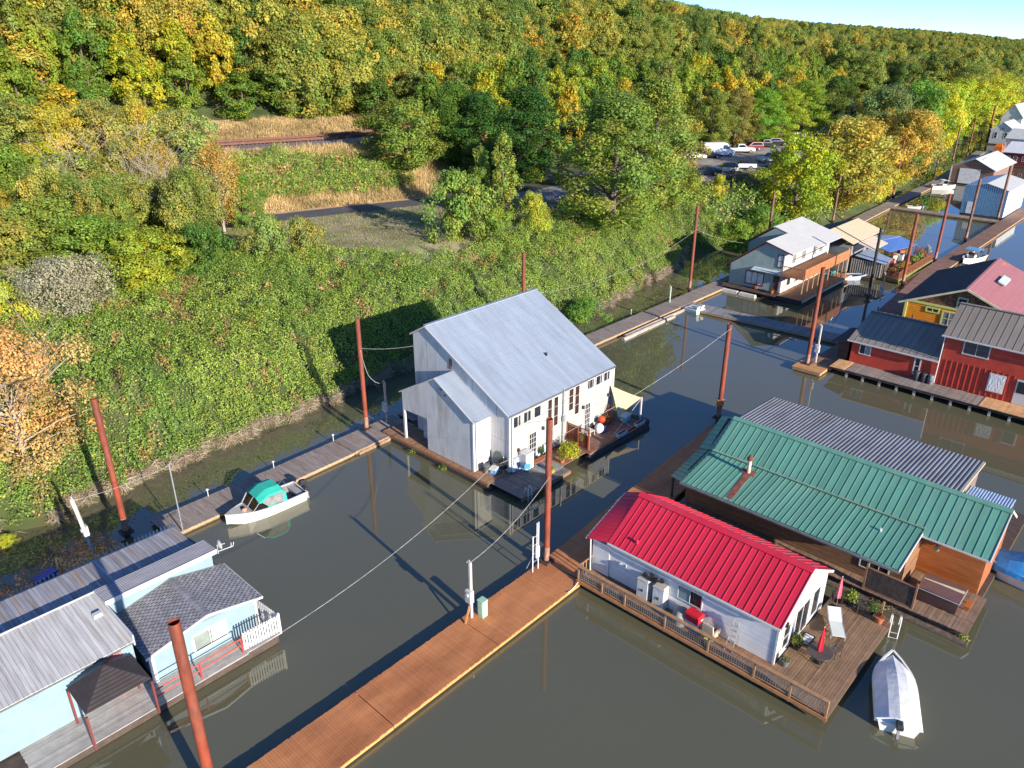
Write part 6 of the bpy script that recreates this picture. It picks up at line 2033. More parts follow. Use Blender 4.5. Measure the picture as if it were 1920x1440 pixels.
ws.poly([(.72, .96, 1.42), (.2, 1.0, .85), (1.2, .86, .85)])
w_ = ws.build('windscreen', CGL, b, fix=False)
wf_ = MB()
for y in (-.95, -.02, .95):
    wf_.beam((.72, y, 1.44), (1.22, y * .9, .86), .04, .04)
wf_.beam((1.22, -.88, .86), (1.22, .88, .86), .05, .05)
wf_.build('frame', ALU, w_)
fdk = MB()
fdk.poly([(1.25, -.9, .83), (1.25, .9, .83), (2.7, .06, .95), (2.7, -.06, .95)])
fdk.build('foredeck', mat('grey_foredeck', (.42, .41, .38), .6), b, fix=False)
MB().box(1.35, 2.0, -.4, .4, .7, .86).build('bow_hatch', BLACK, b)
MB().lathe((1.55, .25, .86), [(.17, 0), (.2, .06), (.14, .14), (.03, .17)], 10).build('buoy', mat('salmon_buoy', (.70, .30, .20), .5), b, smooth=True)
def outboard(parent, x, y, z=.7, s=1.):
    e = MB()
    e.loft([[(x - .02 * s, y - .17 * s, z), (x - .42 * s, y - .17 * s, z), (x - .42 * s, y + .17 * s, z), (x - .02 * s, y + .17 * s, z)], [(x - .02 * s, y - .2 * s, z + .35 * s), (x - .55 * s, y - .2 * s, z + .3 * s), (x - .55 * s, y + .2 * s, z + .3 * s), (x - .02 * s, y + .2 * s, z + .35 * s)], [(x - .1 * s, y - .12 * s, z + .5 * s), (x - .45 * s, y - .12 * s, z + .45 * s), (x - .45 * s, y + .12 * s, z + .45 * s), (x - .1 * s, y + .12 * s, z + .5 * s)]])
    o = e.build('outboard_motor', mat('motor_black', (.03, .03, .032), .3), parent)
    l = MB()
    l.beam((x - .25 * s, y, z), (x - .4 * s, y, -.15), .14 * s, .2 * s)
    l.box(x - .7 * s, x - .15 * s, y - .02, y + .02, -.1, -.05)
    l.build('motor_leg', mat('motor_grey', (.25, .25, .26), .4), o)
outboard(b, -2.8, -.1)
outboard(b, -2.75, .6, .6, .7)
rp = MB()
rp.box(-2.7, -2.2, -.85, .85, .4, .62)
rp.build('stern_seat', mat('seat_grey', (.33, .33, .32), .6), b)
bt = MB()
bt.tube([(-1.3, -.95, .75), (-1.9, -.9, 1.3), (-2.2, -.9, .75)], .012, 6)
bt.build('stern_rail', ALU, b)

def small_boat(label, u, v, rz, L_, W, D, hm, im, name='small_boat', cat='boat', motor=False, seats=2, bimini=None, wheel=None):
    t = thing(name, label, cat, (u, v, 0), rz)
    boat_shell(t, L_, W, D, hm, im)
    for k in range(seats):
        x = -L_ * .28 + k * L_ * .3
        MB().box(x, x + .3, -W * .4, W * .4, D * .6, D * .72).build('seat', mat('seat_white', (.55, .56, .58), .6), t)
    if motor: outboard(t, -L_ / 2, 0, D, .8)
    if wheel:
        MB().box(-.3, .5, -.4, .4, D * .4, D + .35).build('console', HULLW, t)
        MB().box(.48, .55, -.42, .42, D + .3, D + .75).build('windscreen', CGL, t)
    if bimini:
        c = MB()
        pts = [(-1.0, 1.75), (-.6, 1.95), (.4, 1.95), (.9, 1.8)]
        for (x0, z0), (x1, z1) in zip(pts[:-1], pts[1:]):
            c.hexa([(x0, -W * .45, z0), (x1, -W * .45, z1), (x1, W * .45, z1), (x0, W * .45, z0)], [(x0, -W * .45, z0 + .04), (x1, -W * .45, z1 + .04), (x1, W * .45, z1 + .04), (x0, W * .45, z0 + .04)])
        c.build('bimini', bimini, t)
        p = MB()
        for x in (-.9, .8):
            for s in (-1, 1):
                p.tube([(0, s * W * .44, D), (x, s * W * .43, 1.8)], .02, 5)
        p.build('bimini_frame', ALU, t)
    return t
BLB = mat('blue_boat', (.16, .24, .42), .5, var=.1)
small_boat('small blue rowboat moored by the balcony house', 106.2, 35.4, rad(-42), 4.2, 1.6, .5, mat('pale_blue_hull', (.42, .50, .62), .5), BLB, 'rowboat', 'rowboat')
small_boat('white runabout with a white top beside the brown boathouse', 189.2, 47.6, rad(-50), 5.2, 2.2, .8, HULLW, INN, 'motor_boat', 'boat', True, 1, mat('white_canvas', (.66, .64, .62), .7), True)
small_boat('white centre console boat with a blue bimini by the pink roof', 127.4, 26.0, rad(170), 5.6, 2.1, .7, HULLW, INN, 'motor_boat', 'boat', True, 1, mat('sky_blue_canvas', (.12, .36, .60), .7), True)
small_boat('low white dinghy moored at the far cross walkway', 163.2, 45, rad(-60), 3.2, 1.3, .35, HULLW, INN, 'dinghy', 'dinghy')
small_boat('white dinghy at the corner of the far brown dock', 172, 26, rad(20), 4.0, 1.6, .5, HULLW, INN, 'dinghy', 'dinghy')
# pedal boat
pb = thing('pedal_boat', 'white and aqua pedal boat between the walkways', 'pedal boat', (79.5, 44.1, 0), rad(80))
hb = MB()
for s in (-1, 1):
    hb.loft([[(-1.1, s * .55 - .28, -.05), (-1.1, s * .55 + .28, -.05), (-1.1, s * .55 + .28, .3), (-1.1, s * .55 - .28, .3)], [(.8, s * .55 - .28, -.05), (.8, s * .55 + .28, -.05), (.8, s * .55 + .28, .32), (.8, s * .55 - .28, .32)], [(1.25, s * .55 - .12, .1), (1.25, s * .55 + .12, .1), (1.25, s * .55 + .12, .3), (1.25, s * .55 - .12, .3)]])
hb.build('floats', mat('aqua_float', (.45, .66, .66), .4), pb)
MB().box(-1.05, .9, -.8, .8, .28, .42).build('deck', HULLW, pb)
for s in (-1, 1):
    sb = MB()
    sb.box(-.7, -.1, s * .38 - .26, s * .38 + .26, .42, .55)
    sb.hexa([(-.9, s * .38 - .26, .42), (-.7, s * .38 - .26, .42), (-.7, s * .38 + .26, .42), (-.9, s * .38 + .26, .42)], [(-1.05, s * .38 - .26, .9), (-.92, s * .38 - .26, .9), (-.92, s * .38 + .26, .9), (-1.05, s * .38 + .26, .9)])
    sb.build('seat', HULLW, pb)
# kayak on the balcony house deck
ky = thing('kayak', 'turquoise kayak lying on the deck under the long balcony', 'kayak', (103.6, 37.6, .9), rad(-6))
KM = mat('turquoise_plastic', (.03, .50, .52), .4)
rg = []
for i in range(9):
    t = i / 8
    k = max(math.sin(math.pi * t) ** .6, .04)
    rg.append([(-1.7 + 3.4 * t, .36 * k * math.cos(a), .17 * k * math.sin(a) + .08 * (2 * t - 1) ** 2) for a in [j * math.pi / 4 for j in range(8)]])
MB().loft(rg).build('hull', KM, ky, smooth=True)
MB().lathe((0, 0, .13), [(.28, 0), (.3, .06), (.24, .07)], 12).build('cockpit_rim', BLACK, ky)
# boat with a blue tarp at the right edge
tb = thing('covered_boat', 'white boat under a bright blue tarpaulin beside the cedar wall', 'boat', (48.6, 2.3, 0), rad(88))
boat_shell(tb, 7.6, 2.5, .95, HULLW, INN)
tp = MB()
BT = mat('blue_tarp', (.03, .27, .66), .45, var=.12, scale=2, bump=.5, bscale=4)
N_ = 10
ring = []
for i in range(N_ + 1):
    t = i / N_
    x = -3.6 + 6.4 * t
    pk = 1.0 + .75 * math.exp(-((t - .62) / .28) ** 2) + random.uniform(-.03, .03)
    hw = 1.25 * (1 - max(0, t - .75) ** 2 * 8)
    ring.append([(x, -hw, .72 + random.uniform(-.05, .05)), (x, -hw * .98, 1.02), (x, -hw * .5, pk * .8 + .25), (x, 0, pk + .15), (x, hw * .5, pk * .8 + .25), (x, hw * .98, 1.02), (x, hw, .72 + random.uniform(-.05, .05))])
for a, c in zip(ring[:-1], ring[1:]):
    for j in range(6):
        tp.poly([a[j], c[j], c[j + 1], a[j + 1]])
tp.poly(ring[0]); tp.poly(ring[-1])
tp.build('tarpaulin', BT, tb, smooth=True, sharp=False)
# white covered boat at the lower edge
cb = thing('covered_boat', 'small boat under a smooth white cover by the umbrella deck', 'boat', (34.0, 5.6, 0), rad(22))
boat_shell(cb, 5.0, 2.0, .55, HULLW, INN)
tp = MB()
ring = []
for i in range(13):
    t = i / 12
    x = -2.45 + 4.95 * t
    k = max(1 - max(0, (t - .5) / .52) ** 2.4, .02)
    hw = 1.06 * k
    pk = .62 + .5 * math.sin(math.pi * min(1, t * .8 + .2)) * k ** .5
    ring.append([(x, -hw, .45), (x, -hw * .95, .62), (x, -hw * .45, pk - .08), (x, 0, pk), (x, hw * .45, pk - .08), (x, hw * .95, .62), (x, hw, .45)])
for a, c in zip(ring[:-1], ring[1:]):
    for j in range(6):
        tp.poly([a[j], c[j], c[j + 1], a[j + 1]])
tp.poly(ring[0])
tp.build('cover', mat('white_cover', (.62, .63, .65), .6, var=.10, scale=2, bump=.5, bscale=3), cb, smooth=True, sharp=False)

outboard(cb, -2.45, 0, .5, .8)

# ================================================================== POSTS, WIRES, PEDESTALS
def cable(label, pts, r=.022, sag=0., name='power_cable', m=None):
    t = thing(name, label, 'cable', pts[0])
    out = []
    for a, b_ in zip(pts[:-1], pts[1:]):
        for k in range(19):
            s = k / 18
            p = lerp(a, b_, s)
            out.append((p[0], p[1], p[2] - sag * 4 * s * (1 - s)))
    MB(t.location).tube(out, r, 5).build('cable_line', m or WIREM, t, smooth=True)
    return t
cable('twisted pale cable sagging from the far end of the main dock to the lower left', [(55.1, 27.0, 8.6), (30.0, 29.8, 5.2), (9.5, 27, 4.6)], .013, .9)
cable('pale cable from the utility mast up to the pile by the red roof', [(23.3, 24.85, 4.1), (30.0, 24.9, 6.6)], .012, .5)
cable('cable from the pile by the red roof to the white house conduit mast', [(30.05, 25.1, 9.3), (42.15, 33.7, 2.9)], .012, .3)
cable('pale cable looped between the pile and the gable of the white house', [(33.3, 47.5, 7.6), (36.1, 44.2, 7.9)], .012, .15)
cable('pale cable hanging down the pile at the walkway to the meter post', [(33.2, 47.4, 7.5), (33.7, 47.3, 5.2), (35.1, 47.5, 4.0)], .02, .25)
cable('long grey cable over the bramble bank', [(49.2, 42.5, 9.6), (85.9, 48.4, 8.2)], .012, 1.4)
cable('cable from the tall pile to the grey green house', [(85.9, 48.4, 8.2), (91.1, 44.5, 6.2)], .012, .3)
cable('mooring rope between the small tan landing pile and the rowboat', [(71.9, 26.9, 1.5), (104.2, 34.2, .5)], .03, .4, 'mooring_rope', mat('rope', (.60, .55, .46), .8))
cable('cable from the gangway mast off to the lower left', [(16.1, 44.6, 5.4), (10.7, 46.4, 4.5)], .012, .2)
cable('mooring line from the dock to the red roof house', [(28.6, 22.2, .4), (29.8, 22.3, .5)], .03, .1, 'mooring_rope', mat('rope', (0, 0, 0)))

def utility_post(label, u, v, z0, z1, box=True, m=None, lean=(0, 0)):
    t = thing('utility_post', label, 'utility post', (u, v, 0))
    MB().beam((0, 0, z0), (lean[0], lean[1], z1), .13, .13).build('post', m or mat('white_post', (.62, .58, .52), .7, var=.12, scale=4), t)
    c = MB()
    c.tube([(.12, .02, z0), (.12 + lean[0], .02 + lean[1], z1 - .1), (.02 + lean[0], .1 + lean[1], z1 + .12), (-.1 + lean[0], .15 + lean[1], z1)], .04, 6)
    c.build('conduit', STEEL, t, smooth=True)
    if box:
        MB().box(-.25, .05, -.2, .2, z0 + 1.15, z0 + 1.95).build('meter_box', mat('meter_grey', (.52, .50, .48), .5), t)
        MB().tube([(-.25, 0, z0 + 1.7), (-.36, 0, z0 + 1.7)], .12, 10).build('meter_dial', mat('meter_glass', (.40, .42, .42), .2), t)
    return t
utility_post('white utility post with meter on the edge of the orange dock', 23.3, 24.85, .35, 4.1)
br_ = thing('wood_brace', 'orange wooden brace propping the utility post', 'brace', (22.7, 24.7, .35))
MB().beam((0, 0, .02), (.5, .15, .9), .09, .09).build('timber', WOOD_O, br_)
tb_ = thing('transformer_box', 'pale green utility cabinet beside the utility post', 'utility box', (23.85, 24.5, .35))
MB().box(-.2, .2, -.2, .2, 0, 1.05).build('cabinet', mat('pale_green_box', (.32, .52, .38), .5, var=.05), tb_)
MB().box(-.22, .22, -.22, .22, 1.05, 1.12).build('lid', mat('pale_green_box', (0, 0, 0)), tb_)
MB().box(-.21, -.2, -.15, .15, .1, 1.0).build('door', mat('pale_green_door', (.35, .55, .41), .5), tb_)
# steel ladder frame on the dock by the pile
lf = thing('power_pedestal', 'white steel ladder frame holding a panel beside the rust pile', 'power pedestal', (28.9, 25.0, .35))
fr = MB()
WS = mat('white_steel_tube', (.66, .66, .66), .4)
for s in (-.25, .25):
    fr.tube([(s, 0, 0), (s, 0, 2.6 if s < 0 else 3.4)], .035, 6)
fr.tube([(.1, 0, .9), (.1, 0, 3.4)], .03, 6)
for z in (.7, 1.3, 1.9, 2.5):
    fr.tube([(-.25, 0, z), (.25, 0, z)], .012, 6)
fr.tube([(-.25, .5, 0), (-.25, 0, 1.2)], .012, 6)
fr.build('frame', WS, lf, smooth=True)
MB().box(-.05, .25, -.12, .0, .95, 1.75).build('panel', WS, lf)
utility_post('slim pale post with meter where the walkway meets the white house', 35.2, 47.3, .35, 4.1, m=mat('worn_pink_post', (.50, .38, .32), .7))
utility_post('leaning pale post with meter boxes in the water behind the picket fence', 11.2, 46.9, .3, 4.6, lean=(-.5, -.5))
pl = thing('light_pole', 'thin steel pole at the near end of the bank walkway', 'pole', (16.07, 44.65, .3))
MB().tube([(0, 0, 0), (0, 0, 5.2)], .045, 8).build('pole', STEEL, pl, smooth=True)
utility_post('pale green pedestal at the walkway crossing', 79.4, 47.5, .35, 2.4, box=False, m=mat('mint_post', (.45, .56, .47), .6))
utility_post('white post with boxes on the small tan landing', 72.6, 26.2, .45, 4.4)
utility_post('pinkish post with meters beside the slim black pile', 97.5, 28.7, .35, 4.0, m=mat('worn_pink_post', (0, 0, 0)))
for (u, v, l) in [(30.2, 47.9, 'small white cleat post on the walkway nearer the white house'), (24.6, 47.6, 'small white cleat post midway along the walkway'), (19.3, 47.5, 'small white cleat post by the boat bow'), (72.5, 48.4, 'small white marker post on the far walkway edge')]:
    s = thing('cleat_post', l, 'post', (u, v, .35))
    MB().lathe((0, 0, 0), [(.03, 0), (.03, .5), (.1, .52), (.1, .6), (.03, .62)], 8).build('post', TRIM, s)
rope = thing('rope_coil', 'orange rope wound round the pile at the end of the main dock', 'rope', (55.1, 27.2, 1.6))
rc = MB()
for k in range(5):
    z = k * .12
    rc.tube([(.27 * math.cos(a), .27 * math.sin(a), z + .05 * math.sin(a * 2 + k)) for a in [j * math.pi / 6 for j in range(13)]], .05, 5)
rc.build('coil', mat('orange_rope', (.60, .25, .07), .8, var=.2, scale=8), rope)

# ================================================================== WHITE HOUSE DECK THINGS
sail = thing('shade_sail', 'cream triangular shade sail at the right end of the white house deck', 'shade sail', (48.4, 33.5, .5))
A_, B_, C_ = Vector((48.35, 33.85, 3.62)), Vector((50.2, 31.9, 2.45)), Vector((47.75, 32.5, 1.35))
sm_ = MB(sail.location)
K = 10
def sp(i, j):
    a, b2 = i / K, j / K
    c = 1 - a - b2
    p = A_ * c + B_ * a + C_ * b2
    cen = (A_ + B_ + C_) / 3
    e = (a * b2 * 0 + a * c * 4 * .12 + b2 * c * 4 * .12 + a * b2 * 4 * .10)
    pull = p.lerp(cen, e * .55)
    pull.z -= .25 * 27 * a * b2 * c * .5
    return pull
for i in range(K):
    for j in range(K - i):
        sm_.poly([sp(i, j), sp(i + 1, j), sp(i, j + 1)])
        if i + j < K - 1: sm_.poly([sp(i + 1, j), sp(i + 1, j + 1), sp(i, j + 1)])
sm_.build('cloth', mat('cream_canvas', (.50, .40, .245), .8, var=.05), sail, smooth=True, fix=False)
ps = MB(sail.location)
ps.box(50.15, 50.27, 31.85, 31.97, .5, 2.5)
ps.tube([(47.75, 32.5, 1.35), (48.3, 31.4, .55)], .02, 5)
ps.tube([(50.2, 31.9, 2.4), (45.8, 31.6, .6)], .015, 5)
ps.build('pole', TRIM, sail)
dk_ = thing('deck_extension', 'dark deck float under the shade sail pole', 'deck', (50.2, 32.6, 0))
MB(dk_.location).box(49.72, 50.6, 31.2, 33.6, .05, .5).build('float', WOOD_D, dk_)
pf = thing('privacy_fence', 'red brown board privacy fence across the white house deck', 'fence', (42.8, 33, .5))
O = pf.location
for i in range(13):
    y = 31.75 + i * .165
    MB(O).box(42.76, 42.79, y, y + .15, .6, 2.12 if i > 5 else 1.75).build('board', WOOD_R, pf)
lt = MB(O)
for k in np.arange(31.75, 32.7, .16):
    lt.beam((42.78, k, 1.78), (42.78, k + .16, 2.15), .02, .02)
    lt.beam((42.78, k + .16, 1.78), (42.78, k, 2.15), .02, .02)
lt.build('lattice', WOOD_R, pf)
for y in (31.7, 32.75, 33.9):
    MB(O).box(42.72, 42.84, y - .06, y + .06, .5, 2.3).build('post', mat('red_post', (.36, .09, .045), .6), pf)
MB(O).box(42.74, 42.82, 31.7, 33.9, 2.17, 2.23).build('top_rail', WOOD_R, pf)
bx = thing('hot_water_cabinet', 'white cabinet standing by the nearer french door', 'cabinet', (37.45, 33.45, .5))
MB().box(-.45, .45, -.35, .35, .05, 1.35).build('cabinet', WHITE, bx)
MB().box(-.47, .47, -.37, .37, 1.35, 1.4).build('lid', TRIM, bx)
MB().box(-.4, .4, -.36, -.35, .12, 1.3).build('door', mat('white_panel', (.70, .70, .68), .5), bx)
# disc fire pit screen leaning on the annex corner
nt_ = thing('landing_net', 'round hoop of green mesh leaning in the corner by the grill', 'net', (35.98, 34.9, .55))
rg_ = [(-.04 + .12 * math.sin(a) * 0, .62 * math.cos(a), .75 + .72 * math.sin(a)) for a in [j * math.pi / 10 for j in range(20)]]
MB().tube(rg_ + rg_[:1], .012, 5).build('hoop', STEEL, nt_)
MB().poly(rg_).build('mesh_net', mat('net_green', (.17, .19, .16), .8, var=.2, scale=12), nt_, fix=False)
gr = thing('gas_grill', 'black covered gas grill beside the hoop net', 'grill', (36.0, 34.35, .52))
g_ = MB()
g_.box(-.3, .3, -.25, .25, .3, .75)
g_.build('cabinet', BLACK, gr)
MB().loft([[(-.38, -.28, .78), (.38, -.28, .78), (.38, .28, .78), (-.38, .28, .78)], [(-.36, -.2, 1.02), (.36, -.2, 1.02), (.36, .2, 1.02), (-.36, .2, 1.02)], [(-.3, -.05, 1.1), (.3, -.05, 1.1), (.3, .1, 1.1), (-.3, .1, 1.1)]]).build('lid', BLACK, gr)
for x in (-.28, .28):
    for y in (-.2, .2):
        MB().box(x - .02, x + .02, y - .02, y + .02, 0, .3).build('leg', STEEL, gr)
for x0 in (.38, -.75):
    MB().box(x0, x0 + .37, -.22, .22, .74, .78).build('side_shelf', mat('shelf_dark', (.06, .06, .06), .5), gr)
pt = thing('propane_tank', 'small white propane tank next to the grill', 'gas tank', (36.35, 33.75, .52))
MB().lathe((0, 0, 0), [(.1, 0), (.15, .05), (.16, .3), (.12, .42), (.04, .46), (.04, .5)], 12).build('tank', mat('tank_white', (.70, .70, .68), .35), pt, smooth=True)
MB().lathe((0, 0, .44), [(.1, 0), (.1, .12)], 10).build('collar', mat('tank_white', (0, 0, 0)), pt)
def cooler(label, u, v, z, rz, m, lidm, s=1.):
    c = thing('cooler', label, 'cooler', (u, v, z), rz)
    c.scale = (s, s, s)
    MB().loft([[(-.3, -.2, 0), (.3, -.2, 0), (.3, .2, 0), (-.3, .2, 0)], [(-.34, -.23, .36), (.34, -.23, .36), (.34, .23, .36), (-.34, .23, .36)]]).build('tub', m, c)
    MB().loft([[(-.36, -.25, .36), (.36, -.25, .36), (.36, .25, .36), (-.36, .25, .36)], [(-.33, -.22, .46), (.33, -.22, .46), (.33, .22, .46), (-.33, .22, .46)]]).build('lid', lidm, c)
    h = MB()
    for sg in (-1, 1):
        h.box(sg * .37 - .02, sg * .37 + .02, -.08, .08, .22, .28)
    h.build('handle', TRIM, c)
BLUEP = mat('blue_plastic', (.12, .30, .55), .45)
cooler('blue cooler with a white lid by the white annex corner', 35.3, 34.7, .53, .3, BLUEP, TRIM, 1.15)
cooler('turquoise and white cooler under the shade sail', 49.0, 32.6, .52, .1, mat('cyan_plastic', (.10, .45, .58), .45), TRIM, 1.3)
bn = thing('trash_bin', 'dark grey bin behind the blue cooler', 'bin', (34.9, 35.15, .53))
MB().lathe((0, 0, 0), [(.22, 0), (.27, .6), (.29, .62)], 12).build('bin', mat('bin_grey', (.12, .12, .12), .5), bn, smooth=True)
MB().lathe((0, 0, .62), [(.3, 0), (.25, .06), (.05, .1)], 12).build('lid', mat('bin_grey', (0, 0, 0)), bn)
def folding_chair(label, u, v, z, rz, m):
    c = thing('folding_chair', label, 'chair', (u, v, z), rz)
    MB().box(-.23, .23, -.22, .22, .42, .46).build('seat', m, c)
    MB().hexa([(-.23, .2, .5), (.23, .2, .5), (.23, .24, .5), (-.23, .24, .5)], [(-.23, .36, .95), (.23, .36, .95), (.23, .4, .95), (-.23, .4, .95)]).build('backrest', m, c)
    for s in (-1, 1):
        MB().beam((s * .24, -.26, 0), (s * .24, .3, .78), .03, .03).build('leg', m, c)
        MB().beam((s * .21, .28, 0), (s * .21, -.2, .44), .03, .03).build('leg', m, c)
    return c
SKY = mat('sky_blue_paint', (.10, .38, .68), .5)
folding_chair('sky blue folding chair on the lower front deck of the white house', 36.95, 33.0, .5, 2.6, SKY)
folding_chair('pale blue metal chair by the potted plant near the tall windows', 39.8, 33.3, .5, -.5, mat('pale_blue_metal', (.45, .60, .70), .5))
def table(label, u, v, z, lx, ly, h, m, name='table', cat='table'):
    t = thing(name, label, cat, (u, v, z))
    MB().box(-lx, lx, -ly, ly, h - .05, h).build('tabletop', m, t)
    for x in (-lx + .06, lx - .06):
        for y in (-ly + .06, ly - .06):
            MB().box(x - .03, x + .03, y - .03, y + .03, 0, h - .05).build('leg', m, t)
    return t
table('low red brown bench with a tray by the white cabinet', 38.5, 33.1, .5, .65, .22, .42, mat('red_bench', (.36, .11, .05), .6), 'bench', 'bench')
rug = thing('deck_mat', 'large grey mat on the front deck of the white house', 'mat', (38.6, 32.4, .485))
MB().box(-.9, .9, -.9, .9, 0, .02).build('mat_sheet', mat('grey_mat', (.22, .24, .25), .9, var=.15, scale=3), rug)
bd = thing('blue_board', 'pale blue panel leaning on the front wall near the corner', 'panel', (36.75, 33.75, .52))
MB().hexa([(-.35, -.12, 0), (.35, -.12, 0), (.35, -.06, 0), (-.35, -.06, 0)], [(-.35, .08, 1.0), (.35, .08, 1.0), (.35, .12, 1.0), (-.35, .12, 1.0)]).build('panel', mat('dull_blue_panel', (.30, .36, .48), .6, var=.2, scale=3), bd)

_plants = {}
def plant(label, u, v, z, r, h, col, pot=None, pr=.2, ph=.35, name='potted_plant', cat='potted plant', n=260, seed=0, leaf=.1):
    t = thing(name, label, cat, (u, v, z))
    if pot is not None:
        p_ = MB().lathe((0, 0, 0), [(pr * .7, 0), (pr, ph * .85), (pr * 1.12, ph * .86), (pr * 1.12, ph), (pr * .95, ph)], 12).build('pot', pot, t, smooth=True)
        MB().lathe((0, 0, ph - .04), [(pr * .94, 0), (pr * .94, .02)], 12).build('soil', mat('soil', (.04, .03, .02), .95), p_)
    else:
        ph = 0
    rg = np.random.default_rng(seed + int(u * 7 + v * 13))
    d = unit(rg.normal(size=(n, 3)))
    d[:, 2] = np.abs(d[:, 2])
    P = d * np.array([[r, r, h]]) * rg.uniform(.3, 1, (n, 1)) ** .7 + np.array([[0, 0, ph]])
    V, F = leaf_quads(P, unit(d + rg.normal(size=(n, 3)) * .6), rg.uniform(leaf * .6, leaf * 1.4, n), .55)
    f = np_obj('foliage', np_mesh('foliage', V, F, LEAF, np.array([col]) * rg.uniform(.6, 1.4, (n, 1))), t)
    st = MB()
    for k in range(5):
        q = P[k * 7]
        st.tube([(0, 0, ph - .02), tuple(q)], [.015, .006], 4)
    st.build('stems', BARK, t)
    return t
NP = mat('nursery_pot', (.03, .03, .03), .6)
plant('bushy lime green plant at the deck edge beside the privacy fence', 40.9, 32.1, .5, .95, 1.0, (.42, .44, .03), TERRA, .35, .35, n=900, leaf=.16)
plant('dark leafy plant in front of the privacy fence', 41.6, 33.0, .5, .55, .9, (.05, .10, .03), NP, .25, .35, n=300)
plant('small plant in a terracotta pot by the lime green plant', 39.9, 32.0, .5, .25, .35, (.20, .22, .04), TERRA, .2, .3, n=120)
plant('yellow green plant in a tan pot on the grey mat', 38.3, 31.6, .5, .3, .35, (.32, .30, .05), mat('tan_pot', (.45, .32, .12), .7), .2, .3, n=130)
plant('green plant on a stand beside the nearer french door', 39.3, 33.55, .9, .3, .4, (.07, .16, .03), NP, .16, .3, n=140)
plant('small flowering plant hanging on the privacy fence', 42.5, 32.3, 1.2, .3, .45, (.20, .18, .06), NP, .15, .2, n=140)
plant('plant with orange flowers in terracotta pots under the shade sail', 47.3, 33.4, .5, .45, .7, (.24, .17, .03), TERRA, .28, .4, n=300)
plant('orange leaved tall plant against the wall under the shade sail', 48.0, 33.6, .5, .4, 1.3, (.55, .15, .03), TERRA, .3, .4, n=300)
plant('trailing green weeds on the float at the near corner of the white house', 35.6, 30.75, .05, .9, .3, (.07, .12, .03), None, n=260)
plant('trailing green weeds on the float log below the annex', 33.7, 38.6, .05, .5, .35, (.17, .24, .04), None, n=240)
plant('trailing green weeds on the float log at the walkway corner', 33.8, 42.3, .05, .55, .35, (.17, .24, .04), None, n=240)
pit = thing('kettle_grill', 'round orange red kettle grill by the farther french door', 'grill', (46.6, 33.3, .5))
MB().lathe((0, 0, .45), [(.05, 0), (.25, .12), (.32, .32), (.25, .52), (.04, .62)], 14).build('kettle', mat('orange_red_enamel', (.60, .07, .02), .35), pit, smooth=True)
for k in range(3):
    a = k * 2.1
    MB().tube([(.1 * math.cos(a), .1 * math.sin(a), .5), (.28 * math.cos(a), .28 * math.sin(a), 0)], .02, 5).build('leg', BLACK, pit)
wb_ = thing('white_sack', 'white wrapped bundle by the farther french door', 'bag', (45.9, 33.0, .5))
MB().lathe((0, 0, 0), [(.35, 0), (.42, .2), (.36, .5), (.2, .7), (.08, .75)], 10).build('bundle', mat('white_wrap', (.66, .67, .68), .6, var=.1, scale=5, bump=.6), wb_, smooth=True)
bk = thing('blue_bucket', 'blue bucket beside the white bundle', 'bucket', (46.35, 32.85, .5))
MB().lathe((0, 0, 0), [(.14, 0), (.18, .35), (.19, .36)], 10).build('bucket', BLUEP, bk)
for k, (u, v) in enumerate([(44.6, 33.4), (45.0, 33.2)]):
    c = thing('white_chair', ['white plastic chair by the privacy fence, nearer the fence', 'white plastic chair by the privacy fence, nearer the door'][k], 'chair', (u, v, .5), .4 + k)
    MB().box(-.25, .25, -.25, .25, .38, .43).build('seat', WHITE, c)
    MB().hexa([(-.25, .2, .43), (.25, .2, .43), (.25, .25, .43), (-.25, .25, .43)], [(-.24, .32, .85), (.24, .32, .85), (.24, .36, .85), (-.24, .36, .85)]).build('backrest', WHITE, c)
    for x in (-.22, .22):
        for y in (-.22, .22):
            MB().box(x - .025, x + .025, y - .025, y + .025, 0, .38).build('leg', WHITE, c)
for k, u in enumerate((46.6, 49.2)):
    pb_ = thing('planter_box', ['pale blue planter box on the deck edge, nearer the fence', 'white planter box on the deck edge below the shade sail'][k], 'planter', (u, 31.25, .5))
    m_ = [mat('pale_blue_box', (.42, .55, .68), .6), TRIM][k]
    MB().loft([[(-.55, -.13, 0), (.55, -.13, 0), (.55, .13, 0), (-.55, .13, 0)], [(-.62, -.18, .3), (.62, -.18, .3), (.62, .18, .3), (-.62, .18, .3)]]).build('box', m_, pb_)
    MB().box(-.56, .56, -.13, .13, .3, .31).build('soil', mat('soil', (0, 0, 0)), pb_)
sl_ = thing('swim_ladder', 'white swim ladder at the near corner of the white house deck', 'ladder', (34.9, 30.8, 0))
ld = MB()
for s in (-.2, .2):
    ld.tube([(s, 0, -.5), (s, 0, .9), (s, .25, 1.05), (s, .35, .55)], .03, 6)
for z in (-.2, .15, .45):
    ld.tube([(-.2, 0, z), (.2, 0, z)], .012, 6)
ld.build('rails', WS, sl_, smooth=True)
kb = thing('dinghy', 'white dinghy stored upright inside the annex opening', 'dinghy', (35.3, 41.9, .6), .3)
MB().loft([[(-.1, -.1, 0), (.1, -.1, 0), (.1, .1, 0), (-.1, .1, 0)], [(-.15, -.5, .35), (.12, -.5, .35), (.12, .5, .35), (-.15, .5, .35)], [(-.12, -.45, 1.2), (.1, -.45, 1.2), (.1, .45, 1.2), (-.12, .45, 1.2)], [(-.05, -.2, 1.6), (.05, -.2, 1.6), (.05, .2, 1.6), (-.05, .2, 1.6)]]).build('hull', WHITE, kb, smooth=True)
